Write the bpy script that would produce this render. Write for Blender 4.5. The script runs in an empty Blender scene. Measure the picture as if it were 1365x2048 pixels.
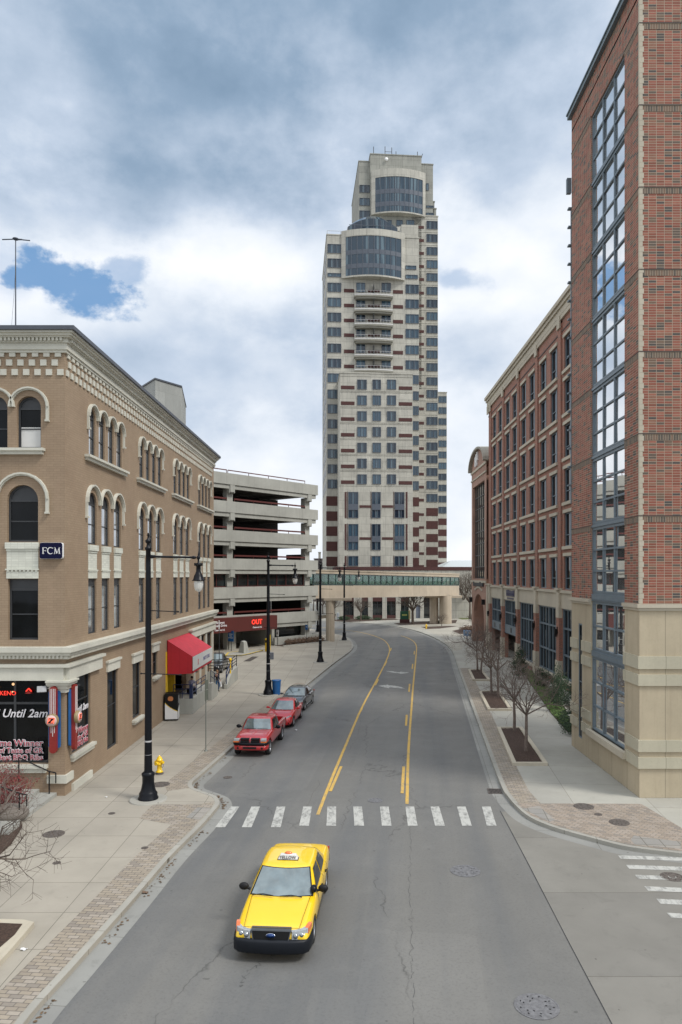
import bpy, bmesh, math, random
from mathutils import Vector, Matrix
from mathutils.geometry import tessellate_polygon
PI = math.pi
R = math.radians
random.seed(7)
sc = bpy.context.scene
COL = sc.collection
# ---------------------------------------------------------------- measured camera frame
F, VX, VY, EYE = 1450.0, 707.0, 1150.0, 9.5      # focal length, vanishing point, eye height
def G(px, py, z=0.0):
    Y = F * (EYE - z) / (py - VY)
    return Vector(((px - VX) * Y / F, Y, z))
def SX(px, Y): return (px - VX) * Y / F
def SZ(py, Y): return EYE + (VY - py) * Y / F
ROAD = -0.14
cam_d = bpy.data.cameras.new('camera')
cam = bpy.data.objects.new('camera', cam_d); COL.objects.link(cam)
cam.location = (0, 0, EYE); cam.rotation_euler = (PI / 2, 0, 0)
cam_d.sensor_width = 36; cam_d.lens = F / 2048 * 36
cam_d.shift_x = -24.5 / 2048; cam_d.shift_y = 126 / 2048
cam_d.clip_start = 0.1; cam_d.clip_end = 5000
sc.camera = cam
sc.view_settings.view_transform = 'Standard'; sc.view_settings.look = 'None'
sc.view_settings.exposure = 0.12; sc.view_settings.gamma = 1
# ---------------------------------------------------------------- mesh builder
class MB:
    def __init__(s): s.v = []; s.f = []; s.m = []; s.sm = []
    def add(s, vs, fs, m=0, smooth=False):
        b = len(s.v); s.v += [tuple(v) for v in vs]
        for f in fs: s.f.append([b + i for i in f]); s.m.append(m); s.sm.append(smooth)
        return s
    def box(s, x0, x1, y0, y1, z0, z1, M=None, m=0):
        vs = [Vector(p) for p in ((x0,y0,z0),(x1,y0,z0),(x1,y1,z0),(x0,y1,z0),(x0,y0,z1),(x1,y0,z1),(x1,y1,z1),(x0,y1,z1))]
        if M is not None: vs = [M @ v for v in vs]
        return s.add(vs, [(3,2,1,0),(4,5,6,7),(0,1,5,4),(1,2,6,5),(2,3,7,6),(3,0,4,7)], m)
    def cbox(s, c, d, M=None, m=0):
        return s.box(c[0]-d[0]/2, c[0]+d[0]/2, c[1]-d[1]/2, c[1]+d[1]/2, c[2]-d[2]/2, c[2]+d[2]/2, M, m)
    def hexa(s, vs, m=0):
        return s.add(vs, [(3,2,1,0),(4,5,6,7),(0,1,5,4),(1,2,6,5),(2,3,7,6),(3,0,4,7)], m)
    def cyl(s, p0, p1, r0, r1=None, n=12, cap=True, m=0, smooth=True):
        p0, p1 = Vector(p0), Vector(p1); r1 = r0 if r1 is None else r1
        d = (p1 - p0).normalized(); a = d.orthogonal().normalized(); b = d.cross(a)
        vs = []
        for p, r in ((p0, r0), (p1, r1)):
            for i in range(n):
                t = 2*PI*i/n; vs.append(p + a*(math.cos(t)*r) + b*(math.sin(t)*r))
        s.add(vs, [(i, (i+1) % n, n+(i+1) % n, n+i) for i in range(n)], m, smooth)
        if cap: s.add(vs, [tuple(range(n-1, -1, -1)), tuple(range(n, 2*n))], m)
        return s
    def tube(s, pts, r, n=8, m=0):
        for a, b in zip(pts, pts[1:]): s.cyl(a, b, r, r, n, True, m)
        return s
    def lathe(s, prof, c=(0,0,0), n=20, M=None, m=0, smooth=True):
        vs = []; c = Vector(c)
        for r, z in prof:
            for i in range(n):
                t = 2*PI*i/n; p = Vector((r*math.cos(t), r*math.sin(t), z))
                if M is not None: p = M @ p
                vs.append(c + p)
        fs = [(k*n+i, k*n+(i+1) % n, (k+1)*n+(i+1) % n, (k+1)*n+i) for k in range(len(prof)-1) for i in range(n)]
        s.add(vs, fs, m, smooth)
        s.add(vs, [tuple(range(n-1,-1,-1)), tuple(range((len(prof)-1)*n, len(prof)*n))], m)
        return s
    def prism(s, poly, z0, z1, M=None, m=0, bottom=True):
        poly = [Vector((p[0], p[1], 0)) for p in poly]; n = len(poly)
        tris = tessellate_polygon([poly])
        vs = [Vector((p.x, p.y, z0)) for p in poly] + [Vector((p.x, p.y, z1)) for p in poly]
        if M is not None: vs = [M @ v for v in vs]
        fs = [(i, (i+1) % n, n+(i+1) % n, n+i) for i in range(n)]
        fs += [(a+n, b+n, c+n) for a, b, c in tris]
        if bottom: fs += [(c, b, a) for a, b, c in tris]
        return s.add(vs, fs, m)
    def sheet(s, poly, z, m=0):
        p3 = [Vector((p[0], p[1], z)) for p in poly]
        return s.add(p3, [tuple(t) for t in tessellate_polygon([p3])], m)
    def grid(s, rows, m=0, smooth=True, closed=False):
        nr, nc = len(rows), len(rows[0]); vs = [v for r in rows for v in r]
        fs = [(r*nc+c, r*nc+(c+1) % nc, (r+1)*nc+(c+1) % nc, (r+1)*nc+c) for r in range(nr-1) for c in range(nc if closed else nc-1)]
        return s.add(vs, fs, m, smooth)
    def blob(s, c, rad, n=10, m=0, M=None):
        prof = [(max(1e-4, math.sin(PI*i/n)), -math.cos(PI*i/n)) for i in range(n+1)]
        S = Matrix.Diagonal((rad[0], rad[1], rad[2])).to_4x4()
        return s.lathe(prof, c, n+4, (M @ S) if M is not None else S, m)
def unit(v): return v / max(v.length, 1e-9)
WM = {}
def mesh_of(name, mb, mats, recalc=False):
    me = bpy.data.meshes.new(name); me.from_pydata(mb.v, [], mb.f)
    mats = mats if isinstance(mats, (list, tuple)) else [mats]
    for m in mats: me.materials.append(m)
    if len(mats) > 1: me.polygons.foreach_set('material_index', mb.m)
    me.polygons.foreach_set('use_smooth', mb.sm)
    uv = me.uv_layers.new(name='box'); data = [0.0]*(2*len(me.loops))
    V = me.vertices
    for p in me.polygons:
        n = p.normal
        if abs(n.z) > 0.75: tx, ty = Vector((1,0,0)), Vector((0,1,0))
        else:
            tx = Vector((abs(n.y), abs(n.x)*(1 if n.x*n.y <= 0 else -1), 0))
            if abs(n.y) < 1e-4: tx = Vector((0,1,0))
            tx = unit(tx); ty = Vector((0,0,1))
        for li in p.loop_indices:
            co = V[me.loops[li].vertex_index].co
            data[2*li] = co.dot(tx); data[2*li+1] = co.dot(ty)
    uv.data.foreach_set('uv', data)
    me.validate(clean_customdata=False)
    if recalc:
        bm = bmesh.new(); bm.from_mesh(me); bmesh.ops.recalc_face_normals(bm, faces=bm.faces); bm.to_mesh(me); bm.free()
    return me
I4 = Matrix.Identity(4)
def T(*a): return Matrix.Translation(Vector(a))
def RZ(a): return Matrix.Rotation(a, 4, 'Z')
def RX(a): return Matrix.Rotation(a, 4, 'X')
def RY(a): return Matrix.Rotation(a, 4, 'Y')
def link(o, parent=None, M=None):
    COL.objects.link(o); M = I4 if M is None else M
    if parent is not None: o.parent = parent; o.matrix_local = WM[parent].inverted() @ M
    else: o.matrix_local = M
    WM[o] = M.copy(); return o
def obj(name, mb, mats, parent=None, M=None, recalc=False, bevel=0, sub=0):
    me = mb if isinstance(mb, bpy.types.Mesh) else mesh_of(name, mb, mats, recalc or bevel > 0)
    o = bpy.data.objects.new(name, me); link(o, parent, M)
    if bevel:
        b = o.modifiers.new('bevel', 'BEVEL'); b.width = bevel; b.segments = 2; b.limit_method = 'ANGLE'; b.angle_limit = R(35)
    if sub:
        q = o.modifiers.new('sub', 'SUBSURF'); q.levels = sub; q.render_levels = sub
    return o
def obj_split(name, mb, mats, parent=None, M=None, gap=.03, maxn=100, **kw):
    """one part per touching cluster of pieces"""
    n = len(mb.v); par = list(range(n))
    def find(i):
        while par[i] != i: par[i] = par[par[i]]; i = par[i]
        return i
    for f in mb.f:
        r = find(f[0])
        for i in f[1:]: par[find(i)] = r
    isl = {}
    for k, f in enumerate(mb.f): isl.setdefault(find(f[0]), []).append(k)
    L = []
    for ks in isl.values():
        vs = [mb.v[i] for k in ks for i in mb.f[k]]
        L.append([[min(v[a] for v in vs)-gap/2 for a in range(3)], [max(v[a] for v in vs)+gap/2 for a in range(3)], ks])
    L.sort(key=lambda q: q[0][2]); cl = list(range(len(L)))
    def fc(i):
        while cl[i] != i: cl[i] = cl[cl[i]]; i = cl[i]
        return i
    for i in range(len(L)):
        a = L[i]
        for j in range(i+1, len(L)):
            b = L[j]
            if b[0][2] > a[1][2]: break
            if a[0][0] <= b[1][0] and b[0][0] <= a[1][0] and a[0][1] <= b[1][1] and b[0][1] <= a[1][1]: cl[fc(j)] = fc(i)
    G_ = {}
    for i in range(len(L)): G_.setdefault(fc(i), []).extend(L[i][2])
    out = []; parts = sorted(G_.values(), key=len, reverse=True)
    if len(parts) > maxn: rest = sum(parts[maxn:], []); parts = parts[:maxn]+[rest]
    for q, ks in enumerate(parts):
        m = MB(); idx = {}
        for k in ks:
            f = []
            for i in mb.f[k]:
                if i not in idx: idx[i] = len(m.v); m.v.append(mb.v[i])
                f.append(idx[i])
            m.f.append(f); m.m.append(mb.m[k]); m.sm.append(mb.sm[k])
        o = obj(name, m, mats, parent, M, **kw)
        if q >= maxn: o['kind'] = 'stuff'
        out.append(o)
    return out
def tag(o, label=None, cat=None, group=None, kind=None):
    if label: o['label'] = label
    if cat: o['category'] = cat
    if group: o['group'] = group
    if kind: o['kind'] = kind
    return o
def thing(name, label, cat, M=None, group=None):
    o = bpy.data.objects.new(name, None); o.empty_display_size = .3
    link(o, None, M); return tag(o, label, cat, group)
def struct(name, mb, mats, label=None, M=None):
    o = obj(name, mb, mats, None, M); o['kind'] = 'structure'
    return o
def dup(root, M, label=None):
    def rec(o, parent):
        c = o.copy(); COL.objects.link(c); c.parent = parent
        if parent is not None: c.matrix_local = o.matrix_local
        for ch in o.children: rec(ch, c)
        return c
    r = rec(root, None); r.matrix_local = M; WM[r] = M.copy()
    if label: r['label'] = label
    return r
def text(body, size, mat, parent, M, ext=.005, off=0.0, shear=0.0, align='CENTER', name='lettering', sx=1.0):
    cu = bpy.data.curves.new(name, 'FONT'); cu.body = body; cu.size = size; cu.extrude = ext
    cu.offset = off; cu.shear = shear; cu.align_x = align; cu.align_y = 'CENTER'; cu.resolution_u = 2
    cu.materials.append(mat)
    tmp = bpy.data.objects.new(name, cu); COL.objects.link(tmp); dg = bpy.context.evaluated_depsgraph_get(); dg.update()
    me = bpy.data.meshes.new_from_object(tmp.evaluated_get(dg)); bpy.data.objects.remove(tmp, do_unlink=True)
    o = bpy.data.objects.new(name, me)
    return link(o, parent, M @ Matrix.Diagonal((sx, 1, 1, 1)))
# ---------------------------------------------------------------- material nodes
class NT:
    def __init__(s, name):
        s.mat = bpy.data.materials.new(name); s.mat.use_nodes = True; s.t = s.mat.node_tree; s.t.nodes.clear()
        s.out = s.n('ShaderNodeOutputMaterial'); s.b = s.n('ShaderNodeBsdfPrincipled'); s.l(s.b.outputs[0], s.out.inputs[0])
    def n(s, ty, **kw):
        nd = s.t.nodes.new(ty)
        for k, v in kw.items(): setattr(nd, k, v)
        return nd
    def l(s, a, b): s.t.links.new(a, b)
    def set(s, nd, **kw):
        for k, v in kw.items():
            inp = nd.inputs[k.replace('_', ' ')]
            if hasattr(v, 'is_output') or isinstance(v, bpy.types.NodeSocket): s.l(v, inp)
            else: inp.default_value = v
        return nd
    def uv(s): return s.n('ShaderNodeUVMap').outputs[0]
    def pos(s): return s.n('ShaderNodeNewGeometry').outputs['Position']
    def mapping(s, vec, loc=(0,0,0), rot=(0,0,0), scale=(1,1,1)):
        m = s.n('ShaderNodeMapping'); s.l(vec, m.inputs[0])
        m.inputs[1].default_value = loc; m.inputs[2].default_value = rot; m.inputs[3].default_value = scale
        return m.outputs[0]
    def noise(s, vec, scale, detail=4, rough=.55, dist=0):
        nd = s.n('ShaderNodeTexNoise'); s.l(vec, nd.inputs['Vector'])
        nd.inputs['Scale'].default_value = scale; nd.inputs['Detail'].default_value = detail
        nd.inputs['Roughness'].default_value = rough; nd.inputs['Distortion'].default_value = dist
        return nd.outputs[0]
    def ramp(s, fac, stops, interp='LINEAR'):
        r = s.n('ShaderNodeValToRGB'); s.l(fac, r.inputs[0]); cr = r.color_ramp; cr.interpolation = interp
        while len(cr.elements) < len(stops): cr.elements.new(.5)
        for e, (p, c) in zip(cr.elements, stops):
            e.position = p; e.color = (c, c, c, 1) if isinstance(c, (int, float)) else (*c[:3], 1)
        return r.outputs[0]
    def mix(s, a, b, fac, mode='MIX'):
        m = s.n('ShaderNodeMix', data_type='RGBA', blend_type=mode)
        for sock, v in ((m.inputs[0], fac), (m.inputs[6], a), (m.inputs[7], b)):
            if isinstance(v, bpy.types.NodeSocket): s.l(v, sock)
            elif isinstance(v, (int, float)): sock.default_value = v if sock.type == 'VALUE' else (v, v, v, 1)
            else: sock.default_value = (*v[:3], 1)
        return m.outputs[2]
    def math(s, op, a, b=0.0, c=0.0, clamp=False):
        m = s.n('ShaderNodeMath', operation=op); m.use_clamp = clamp
        for i, v in enumerate((a, b, c)):
            if isinstance(v, bpy.types.NodeSocket): s.l(v, m.inputs[i])
            else: m.inputs[i].default_value = v
        return m.outputs[0]
    def bump(s, h, strength=.3, dist=.02):
        b = s.n('ShaderNodeBump'); s.l(h, b.inputs['Height']); b.inputs['Strength'].default_value = strength
        b.inputs['Distance'].default_value = dist; s.l(b.outputs[0], s.b.inputs['Normal'])
    def fin(s, col=None, rough=.6, metal=0, spec=.5, coat=0, trans=0, ior=None, emit=None, es=0):
        b = s.b
        if col is not None:
            if isinstance(col, bpy.types.NodeSocket): s.l(col, b.inputs['Base Color'])
            else: b.inputs['Base Color'].default_value = (*col[:3], 1)
        if isinstance(rough, bpy.types.NodeSocket): s.l(rough, b.inputs['Roughness'])
        else: b.inputs['Roughness'].default_value = rough
        b.inputs['Metallic'].default_value = metal; b.inputs['Specular IOR Level'].default_value = spec
        b.inputs['Coat Weight'].default_value = coat; b.inputs['Coat Roughness'].default_value = .03
        b.inputs['Transmission Weight'].default_value = trans
        if ior: b.inputs['IOR'].default_value = ior
        if emit: b.inputs['Emission Color'].default_value = (*emit, 1); b.inputs['Emission Strength'].default_value = es
        return s.mat
def mul(c, k): return tuple(min(1, x*k) for x in c)
def plain(name, col, rough=.6, var=.12, scale=3.0, bump=0.0, **kw):
    t = NT(name); p = t.pos()
    a = t.noise(p, scale, 5, .6); 
    c = t.mix(mul(col, 1-var), mul(col, 1+var), t.ramp(a, [(.3, 0), (.7, 1)]))
    if bump: t.bump(t.noise(p, scale*12, 4), bump, .01)
    return t.fin(c, rough, **kw)
def weathered(name, col, rough=.85, streak=.25, dirt=None, joints=None, bump=.15, jm=.012, jc=.5):
    """concrete / stone / render with vertical streaks, mottling and optional panel joints (w, h)"""
    t = NT(name); uv = t.uv(); p = t.pos()
    big = t.ramp(t.noise(p, .45, 5, .6), [(.3, 0), (.7, 1)])
    c = t.mix(mul(col, .88), mul(col, 1.1), big)
    fine = t.noise(p, 9, 5, .7)
    c = t.mix(c, mul(col, .72), t.ramp(fine, [(.52, 0), (.85, .5)]))
    st = t.noise(t.mapping(uv, scale=(2.2, .16, 1)), 1.6, 5, .6)
    c = t.mix(c, dirt or mul(col, .55), t.math('MULTIPLY', t.ramp(st, [(.5, 0), (.8, 1)]), streak))
    if joints:
        br = t.n('ShaderNodeTexBrick'); br.offset = 0; t.l(uv, br.inputs['Vector'])
        t.set(br, Scale=1.0, Mortar_Size=jm, Mortar_Smooth=.1, Brick_Width=joints[0], Row_Height=joints[1], Bias=0.0,
              Color1=(.9,.9,.9,1), Color2=(1.06,1.06,1.06,1), Mortar=(jc,jc,jc,1))
        c = t.mix(c, br.outputs[0], 1.0, 'MULTIPLY')
    if bump: t.bump(fine, bump, .01)
    return t.fin(c, rough)
def bricks(name, stops, mortar, w, h, offset=.5, ms=.012, grime=.3, rough=.85, bump=.4, rot=0, world=False):
    t = NT(name); src = t.mapping(t.pos() if world else t.uv(), rot=(0, 0, rot))
    br = t.n('ShaderNodeTexBrick'); br.offset = offset; br.offset_frequency = 2; t.l(src, br.inputs['Vector'])
    t.set(br, Scale=1.0, Mortar_Size=ms, Mortar_Smooth=.15, Brick_Width=w, Row_Height=h, Bias=0.0,
          Color1=(0,0,0,1), Color2=(1,1,1,1), Mortar=(.5,.5,.5,1))
    c = t.ramp(br.outputs[0], stops, 'CONSTANT')
    c = t.mix(c, mul(stops[0][1], .6), t.math('MULTIPLY', t.ramp(t.noise(t.pos(), 14, 3), [(.45, 0), (.8, 1)]), .35))
    c = t.mix(c, mortar, br.outputs['Fac'])
    c = t.mix(c, (.6, .6, .6), t.math('MULTIPLY', t.ramp(t.noise(t.pos(), .5, 5), [(.4, 0), (.75, 1)]), grime), 'MULTIPLY')
    t.bump(t.math('SUBTRACT', 1.0, br.outputs['Fac']), bump, .01)
    return t.fin(c, rough)
A = math.atan((848 - 707) / 1450)     # bearing of the street against the buildings
# ---------------- materials
def m_glass(name, col, rough=.04, spec=1.0, var=.5, wob=.02, sc_=.8, metal=0):
    t = NT(name); p = t.pos()
    c = t.mix(mul(col, 1-var), mul(col, 1+var), t.ramp(t.noise(p, sc_, 3), [(.35, 0), (.65, 1)]))
    if wob: t.bump(t.noise(p, .7, 2), wob, .2)
    return t.fin(c, rough, spec=spec, ior=1.6, metal=metal)
GLASS = m_glass('window_glass', (.004,.005,.006), .04, .16)
GLASS_E = m_glass('reflective_sash_glass', (.40,.43,.46), .03, 1.0, .25, .006, .8, .75)
GLASS_N = m_glass('tower_glass_near', (.84,.85,.85), .012, 1.0, .04, .006, .8, .92)
def tower_glass():
    t = NT('tower_glass'); oi = t.n('ShaderNodeObjectInfo').outputs['Random']
    g = t.mix((.006,.018,.034), (.045,.095,.14), t.math('POWER', oi, 1.6))
    w = t.noise(t.mapping(t.uv(), scale=(1.1, .02, 1)), 1.4, 2)
    g = t.mix(g, (.17,.25,.29), t.math('MULTIPLY', t.ramp(w, [(.55, 0), (.6, 1)]), .55))
    return t.fin(g, .08, spec=.7, ior=1.5)
TGLASS = tower_glass()
TGLASS2 = m_glass('dark_lobby_glass', (.012,.018,.02), .06, .7)
PALEGLASS = m_glass('green_skywalk_glass', (.03,.055,.055), .05, .8)
BEAM = plain('painted_truss', (.42,.52,.50), .5)
def painted_brick():
    t = NT('tan_painted_brick'); uv = t.uv()
    br = t.n('ShaderNodeTexBrick'); t.l(uv, br.inputs['Vector'])
    t.set(br, Scale=1.0, Mortar_Size=.009, Mortar_Smooth=.4, Brick_Width=.3, Row_Height=.105, Bias=0.0,
          Color1=(.288,.212,.140,1), Color2=(.318,.234,.156,1), Mortar=(.235,.165,.104,1))
    c = br.outputs[0]
    c = t.mix(c, (.21,.14,.09), t.math('MULTIPLY', t.ramp(t.noise(t.pos(), .6, 6, .65), [(.45, 0), (.75, 1)]), .5))
    c = t.mix(c, (.37,.26,.18), t.math('MULTIPLY', t.ramp(t.noise(t.mapping(uv, scale=(1,.25,1)), 1.4, 6, .7), [(.52, 0), (.8, 1)]), .45))
    t.bump(t.math('SUBTRACT', 1.0, br.outputs['Fac']), .35, .008)
    return t.fin(c, .7)
TAN = painted_brick()
CREAM = weathered('cream_paint', (.56,.55,.475), .6, .16, bump=.05)
CREAMB = weathered('cream_painted_panel', (.62,.63,.55), .6, .1, bump=.05, joints=(.3,.105), jc=.86)
SLATE = plain('slate_flashing', (.07,.08,.10), .5)
DKFRAME = plain('dark_window_frame', (.035,.038,.042), .45)
WARMBLK = plain('soft_black_panel', (.008,.008,.008), .5, spec=.2)
BLACK = plain('gloss_black_paint', (.004,.005,.008), .35, spec=.25)
BLACKM = plain('matt_black', (.008,.008,.009), .6, spec=.3)
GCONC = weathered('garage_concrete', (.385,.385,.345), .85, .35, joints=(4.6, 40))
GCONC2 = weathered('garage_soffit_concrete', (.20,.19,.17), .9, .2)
GDARK = plain('garage_interior_shade', (.03,.028,.026), .9)  # near-black colour standing in for interior shade
MAROON = weathered('maroon_metal', (.10,.022,.018), .5, .2, bump=.03)
BRICKN = bricks('multicolour_stack_brick', [(0,(.27,.088,.058)),(.20,(.31,.11,.075)),(.36,(.22,.075,.048)),(.48,(.27,.13,.085)),(.58,(.34,.135,.09)),(.66,(.17,.115,.08)),(.74,(.265,.095,.065)),(.84,(.12,.095,.075)),(.92,(.075,.07,.065))],
                (.40,.33,.25), .34, .112, 0.0, .010, .3)
SOLDIER = bricks('soldier_course_brick', [(0,(.16,.12,.09)),(.4,(.10,.085,.07)),(.7,(.2,.13,.09))], (.33,.27,.2), .11, .5, 0.0, .012, .2)
BRICKM = bricks('red_brown_brick', [(0,(.30,.115,.075)),(.3,(.345,.135,.09)),(.6,(.27,.11,.075)),(.8,(.21,.115,.085))], (.33,.24,.19), .24, .085, .5, .010, .35)
LIME = weathered('limestone', (.44,.375,.265), .8, .35, dirt=(.27,.21,.14), joints=(1.9, 60), bump=.06)
LIMEP = weathered('limestone_trim', (.47,.425,.335), .8, .18, bump=.06)
LIMEG = weathered('grey_limestone_band', (.44,.41,.31), .8, .16, joints=(1.9, 60), bump=.06)
STEEL = plain('blue_grey_window_steel', (.13,.17,.20), .45, .1)
STEELD = plain('steel_fascia', (.13,.17,.19), .4)
ROSE = weathered('rose_stone', (.36,.215,.16), .8, .2, joints=(1.6,1.2), jc=.85)
TWALL2 = weathered('tower_precast_grey', (.30,.30,.265), .85, .8, dirt=(.14,.14,.13), joints=(3.1,1.72), jm=.035, jc=.62)
TWALL = weathered('tower_precast', (.44,.425,.37), .8, .7, dirt=(.19,.19,.175), joints=(3.1,1.72), jm=.035, jc=.62)
TBROWN = bricks('tower_brown_brick', [(0,(.068,.026,.024)),(.5,(.08,.03,.027))], (.08,.035,.03), .6,.2,.5,.01,.2)
TBAND = plain('tower_grey_spandrel', (.085,.10,.125), .35)
BRIDGE = weathered('skywalk_stucco', (.45,.38,.29), .8, .25, joints=(5.2, 40))
WHITE = plain('white_plastic', (.75,.75,.74), .4, .04)
OFFW = plain('off_white_sign', (.60,.60,.58), .5, .05)
NAVY = plain('navy_sign_face', (.003,.004,.030), .5, .1, spec=.15)
BLUEP = plain('blue_paint', (.01,.10,.30), .45, coat=.2)
BLUER = plain('blue_rail_paint', (.010,.022,.075), .5)
REDP = plain('red_sign_paint', (.23,.018,.014), .45)
YEL = plain('yellow_paint', (.78,.50,.01), .45, coat=.2)
YELW = plain('yellow_wall_paint', (.62,.40,.01), .7)
AWN = weathered('red_canvas', (.42,.012,.022), .7, .1, bump=.02, joints=(.55, 40), jc=.8)
AWNT = plain('pale_red_canvas', (.50,.03,.05), .6)
CHROME = plain('chrome', (.6,.62,.64), .15, .05, metal=1)
RUBBER = plain('tyre_rubber', (.014,.014,.014), .8)
ALLOY = plain('alloy', (.45,.46,.48), .3, .05, metal=.8)
CARGLASS = m_glass('car_glass', (.13,.17,.18), .04, 1.0, .3, 0, 1.6, .25)
CARGLASSD = m_glass('tinted_car_glass', (.012,.015,.016), .04, .8, .15, 0)
LENS = plain('headlight_lens', (.36,.38,.39), .1, .25, 25, coat=1)
AMBER = plain('amber_lens', (.75,.16,.02), .2, coat=1)
REDLENS = plain('red_lens', (.35,.01,.01), .2, coat=1)
def paint(name, col, metal=0.0, rough=.35):
    t = NT(name); return t.fin(t.mix(mul(col,.96), mul(col,1.04), t.noise(t.pos(), 2.0)), rough, metal=metal, coat=1.0)
TAXI = paint('taxi_yellow', (.86,.56,.006))
REDC = paint('bright_red_car_paint', (.56,.008,.010))
REDT = paint('dark_red_truck_paint', (.42,.010,.014))
GREYC = paint('graphite_car_paint', (.055,.058,.062), .3)
BARK = plain('bark', (.105,.08,.062), .9, .35, 8, .5)
BARKL = plain('pale_bark', (.16,.125,.105), .9, .35, 8, .4)
MULCH = plain('mulch', (.055,.032,.022), .95, .6, 14, .9)
LEAFD = plain('dark_evergreen_leaves', (.018,.045,.014), .7, .5, 6)
LEAFG = plain('ground_cover_leaves', (.085,.15,.03), .7, .5, 2.5)
LEAFR = plain('red_twig_leaves', (.17,.025,.025), .7, .5, 5)
LEAFB = plain('dry_brown_twigs', (.14,.09,.06), .9, .4, 5)
GRASS = plain('dull_grass', (.10,.12,.03), .9, .4, 3, .5)
IRON = plain('cast_iron', (.10,.085,.075), .7, .35, 9, .5)
IRONL = plain('worn_grey_iron', (.145,.145,.15), .6, .3, 9, .5)
SKIN = plain('skin', (.45,.25,.17), .6)
def ground_concrete(name, col, jx, jy, ox, oy, rot=0.0, joint=.42, stain=.4):
    t = NT(name); p = t.pos(); q = t.mapping(p, loc=(ox, oy, 0), rot=(0,0,rot))
    br = t.n('ShaderNodeTexBrick'); br.offset = 0; t.l(q, br.inputs['Vector'])
    t.set(br, Scale=1.0, Mortar_Size=.010, Mortar_Smooth=.1, Brick_Width=jx, Row_Height=jy, Bias=0.0,
          Color1=(.93,.93,.93,1), Color2=(1.05,1.05,1.04,1), Mortar=(joint,joint*.96,joint*.9,1))
    c = t.mix(mul(col,.86), mul(col,1.1), t.ramp(t.noise(p, .35, 6, .62), [(.3,0),(.7,1)]))
    c = t.mix(c, mul(col,.62), t.math('MULTIPLY', t.ramp(t.noise(p, 1.7, 7, .7, .5), [(.55,0),(.78,1)]), stain))
    c = t.mix(c, mul(col,.6), t.math('MULTIPLY', t.ramp(t.noise(p, 38, 3, .7), [(.6,0),(.8,1)]), .5))
    c = t.mix(c, (.05,.045,.04), t.math('MULTIPLY', t.ramp(t.noise(p, 5.5, 1, .3), [(.79,0),(.81,1)]), .5))
    c = t.mix(c, br.outputs[0], 1.0, 'MULTIPLY')
    t.bump(t.noise(p, 60, 3), .2, .004)
    return t.fin(c, .85, spec=.3)
SIDE = ground_concrete('sidewalk_concrete', (.335,.308,.26), 1.95, 2.0, .35, -.4)
SIDER = ground_concrete('pale_sidewalk_concrete', (.355,.345,.305), 3.2, 3.1, .2, .3, A, .55)
KERB = ground_concrete('kerb_concrete', (.33,.32,.285), 3.1, 3.1, 0, 0, A, .45, .6)
GUT = ground_concrete('gutter_concrete', (.25,.25,.235), 3.1, 3.1, 0, 0, A, .55, .7)
XCONC = ground_concrete('intersection_concrete', (.20,.192,.172), 60, 4.6, 0, -3.6, 0, .5, .5)
APRON = ground_concrete('driveway_concrete', (.36,.34,.29), 3.5, 3.5, 1, 0, 0, .7, .5)
def asphalt():
    t = NT('worn_asphalt'); p = t.pos(); q = t.mapping(p, rot=(0,0,A))
    col = (.168,.165,.154)
    c = t.mix(mul(col,.84), mul(col,1.12), t.ramp(t.noise(p, .16, 6, .6), [(.3,0),(.7,1)]))
    lanes = t.noise(t.mapping(q, scale=(.55,.028,1)), 1.0, 4, .55)
    c = t.mix(c, (.108,.114,.12), t.math('MULTIPLY', t.ramp(lanes, [(.44,0),(.66,1)]), .95))
    c = t.mix(c, mul(col,1.35), t.math('MULTIPLY', t.ramp(t.noise(p, .7, 6, .7), [(.5,0),(.8,1)]), .4))
    c = t.mix(c, mul(col,.45), t.math('MULTIPLY', t.ramp(t.noise(p, 45, 3, .8), [(.55,0),(.75,1)]), .5))
    c = t.mix(c, mul(col,1.7), t.math('MULTIPLY', t.ramp(t.noise(p, 70, 2, .8), [(.6,0),(.75,1)]), .5))
    # older resurfacing patches and coarse aggregate
    vp = t.n('ShaderNodeTexVoronoi', distance='CHEBYCHEV'); t.l(t.mapping(q, scale=(.30,.085,1)), vp.inputs['Vector']); vp.inputs['Scale'].default_value = 1.0
    c = t.mix(c, t.mix(mul(col,.80), mul(col,1.12), vp.outputs['Color']), .30)
    c = t.mix(c, mul(col,.55), t.math('MULTIPLY', t.ramp(t.noise(p, 13, 5, .75), [(.50,0),(.72,1)]), .55))
    # dark oil spots
    c = t.mix(c, mul(col,.35), t.math('MULTIPLY', t.ramp(t.noise(p, 3.1, 2, .5), [(.74,0),(.78,1)]), .5))
    # fine cracks running along the road
    ns = t.n('ShaderNodeTexNoise'); t.l(p, ns.inputs['Vector']); ns.inputs['Scale'].default_value = 1.6; ns.inputs['Detail'].default_value = 6
    wv = t.mix(t.mapping(q, scale=(.16,.045,1)), ns.outputs['Color'], .09)
    vo = t.n('ShaderNodeTexVoronoi', feature='DISTANCE_TO_EDGE'); t.l(wv, vo.inputs['Vector']); vo.inputs['Scale'].default_value = 1.3
    crack = t.ramp(vo.outputs['Distance'], [(0,1),(.0022,.8),(.0045,0)])
    gate = t.ramp(t.noise(p, .22, 2), [(.44,0),(.52,1)])
    c = t.mix(c, mul(col,.4), t.math('MULTIPLY', t.math('MULTIPLY', crack, gate), .75))
    t.bump(t.noise(p, 90, 3), .35, .006)
    return t.fin(c, t.ramp(t.noise(p, .5, 3), [(.3,.62),(.7,.8)]), spec=.35)
ASPH = asphalt()
PAVER = bricks('tan_pavers', [(0,(.32,.275,.215)),(.35,(.28,.24,.19)),(.6,(.34,.30,.25)),(.85,(.25,.22,.185))], (.09,.08,.07), .30,.15,.5,.009,.3,rot=A,world=True)
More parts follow.
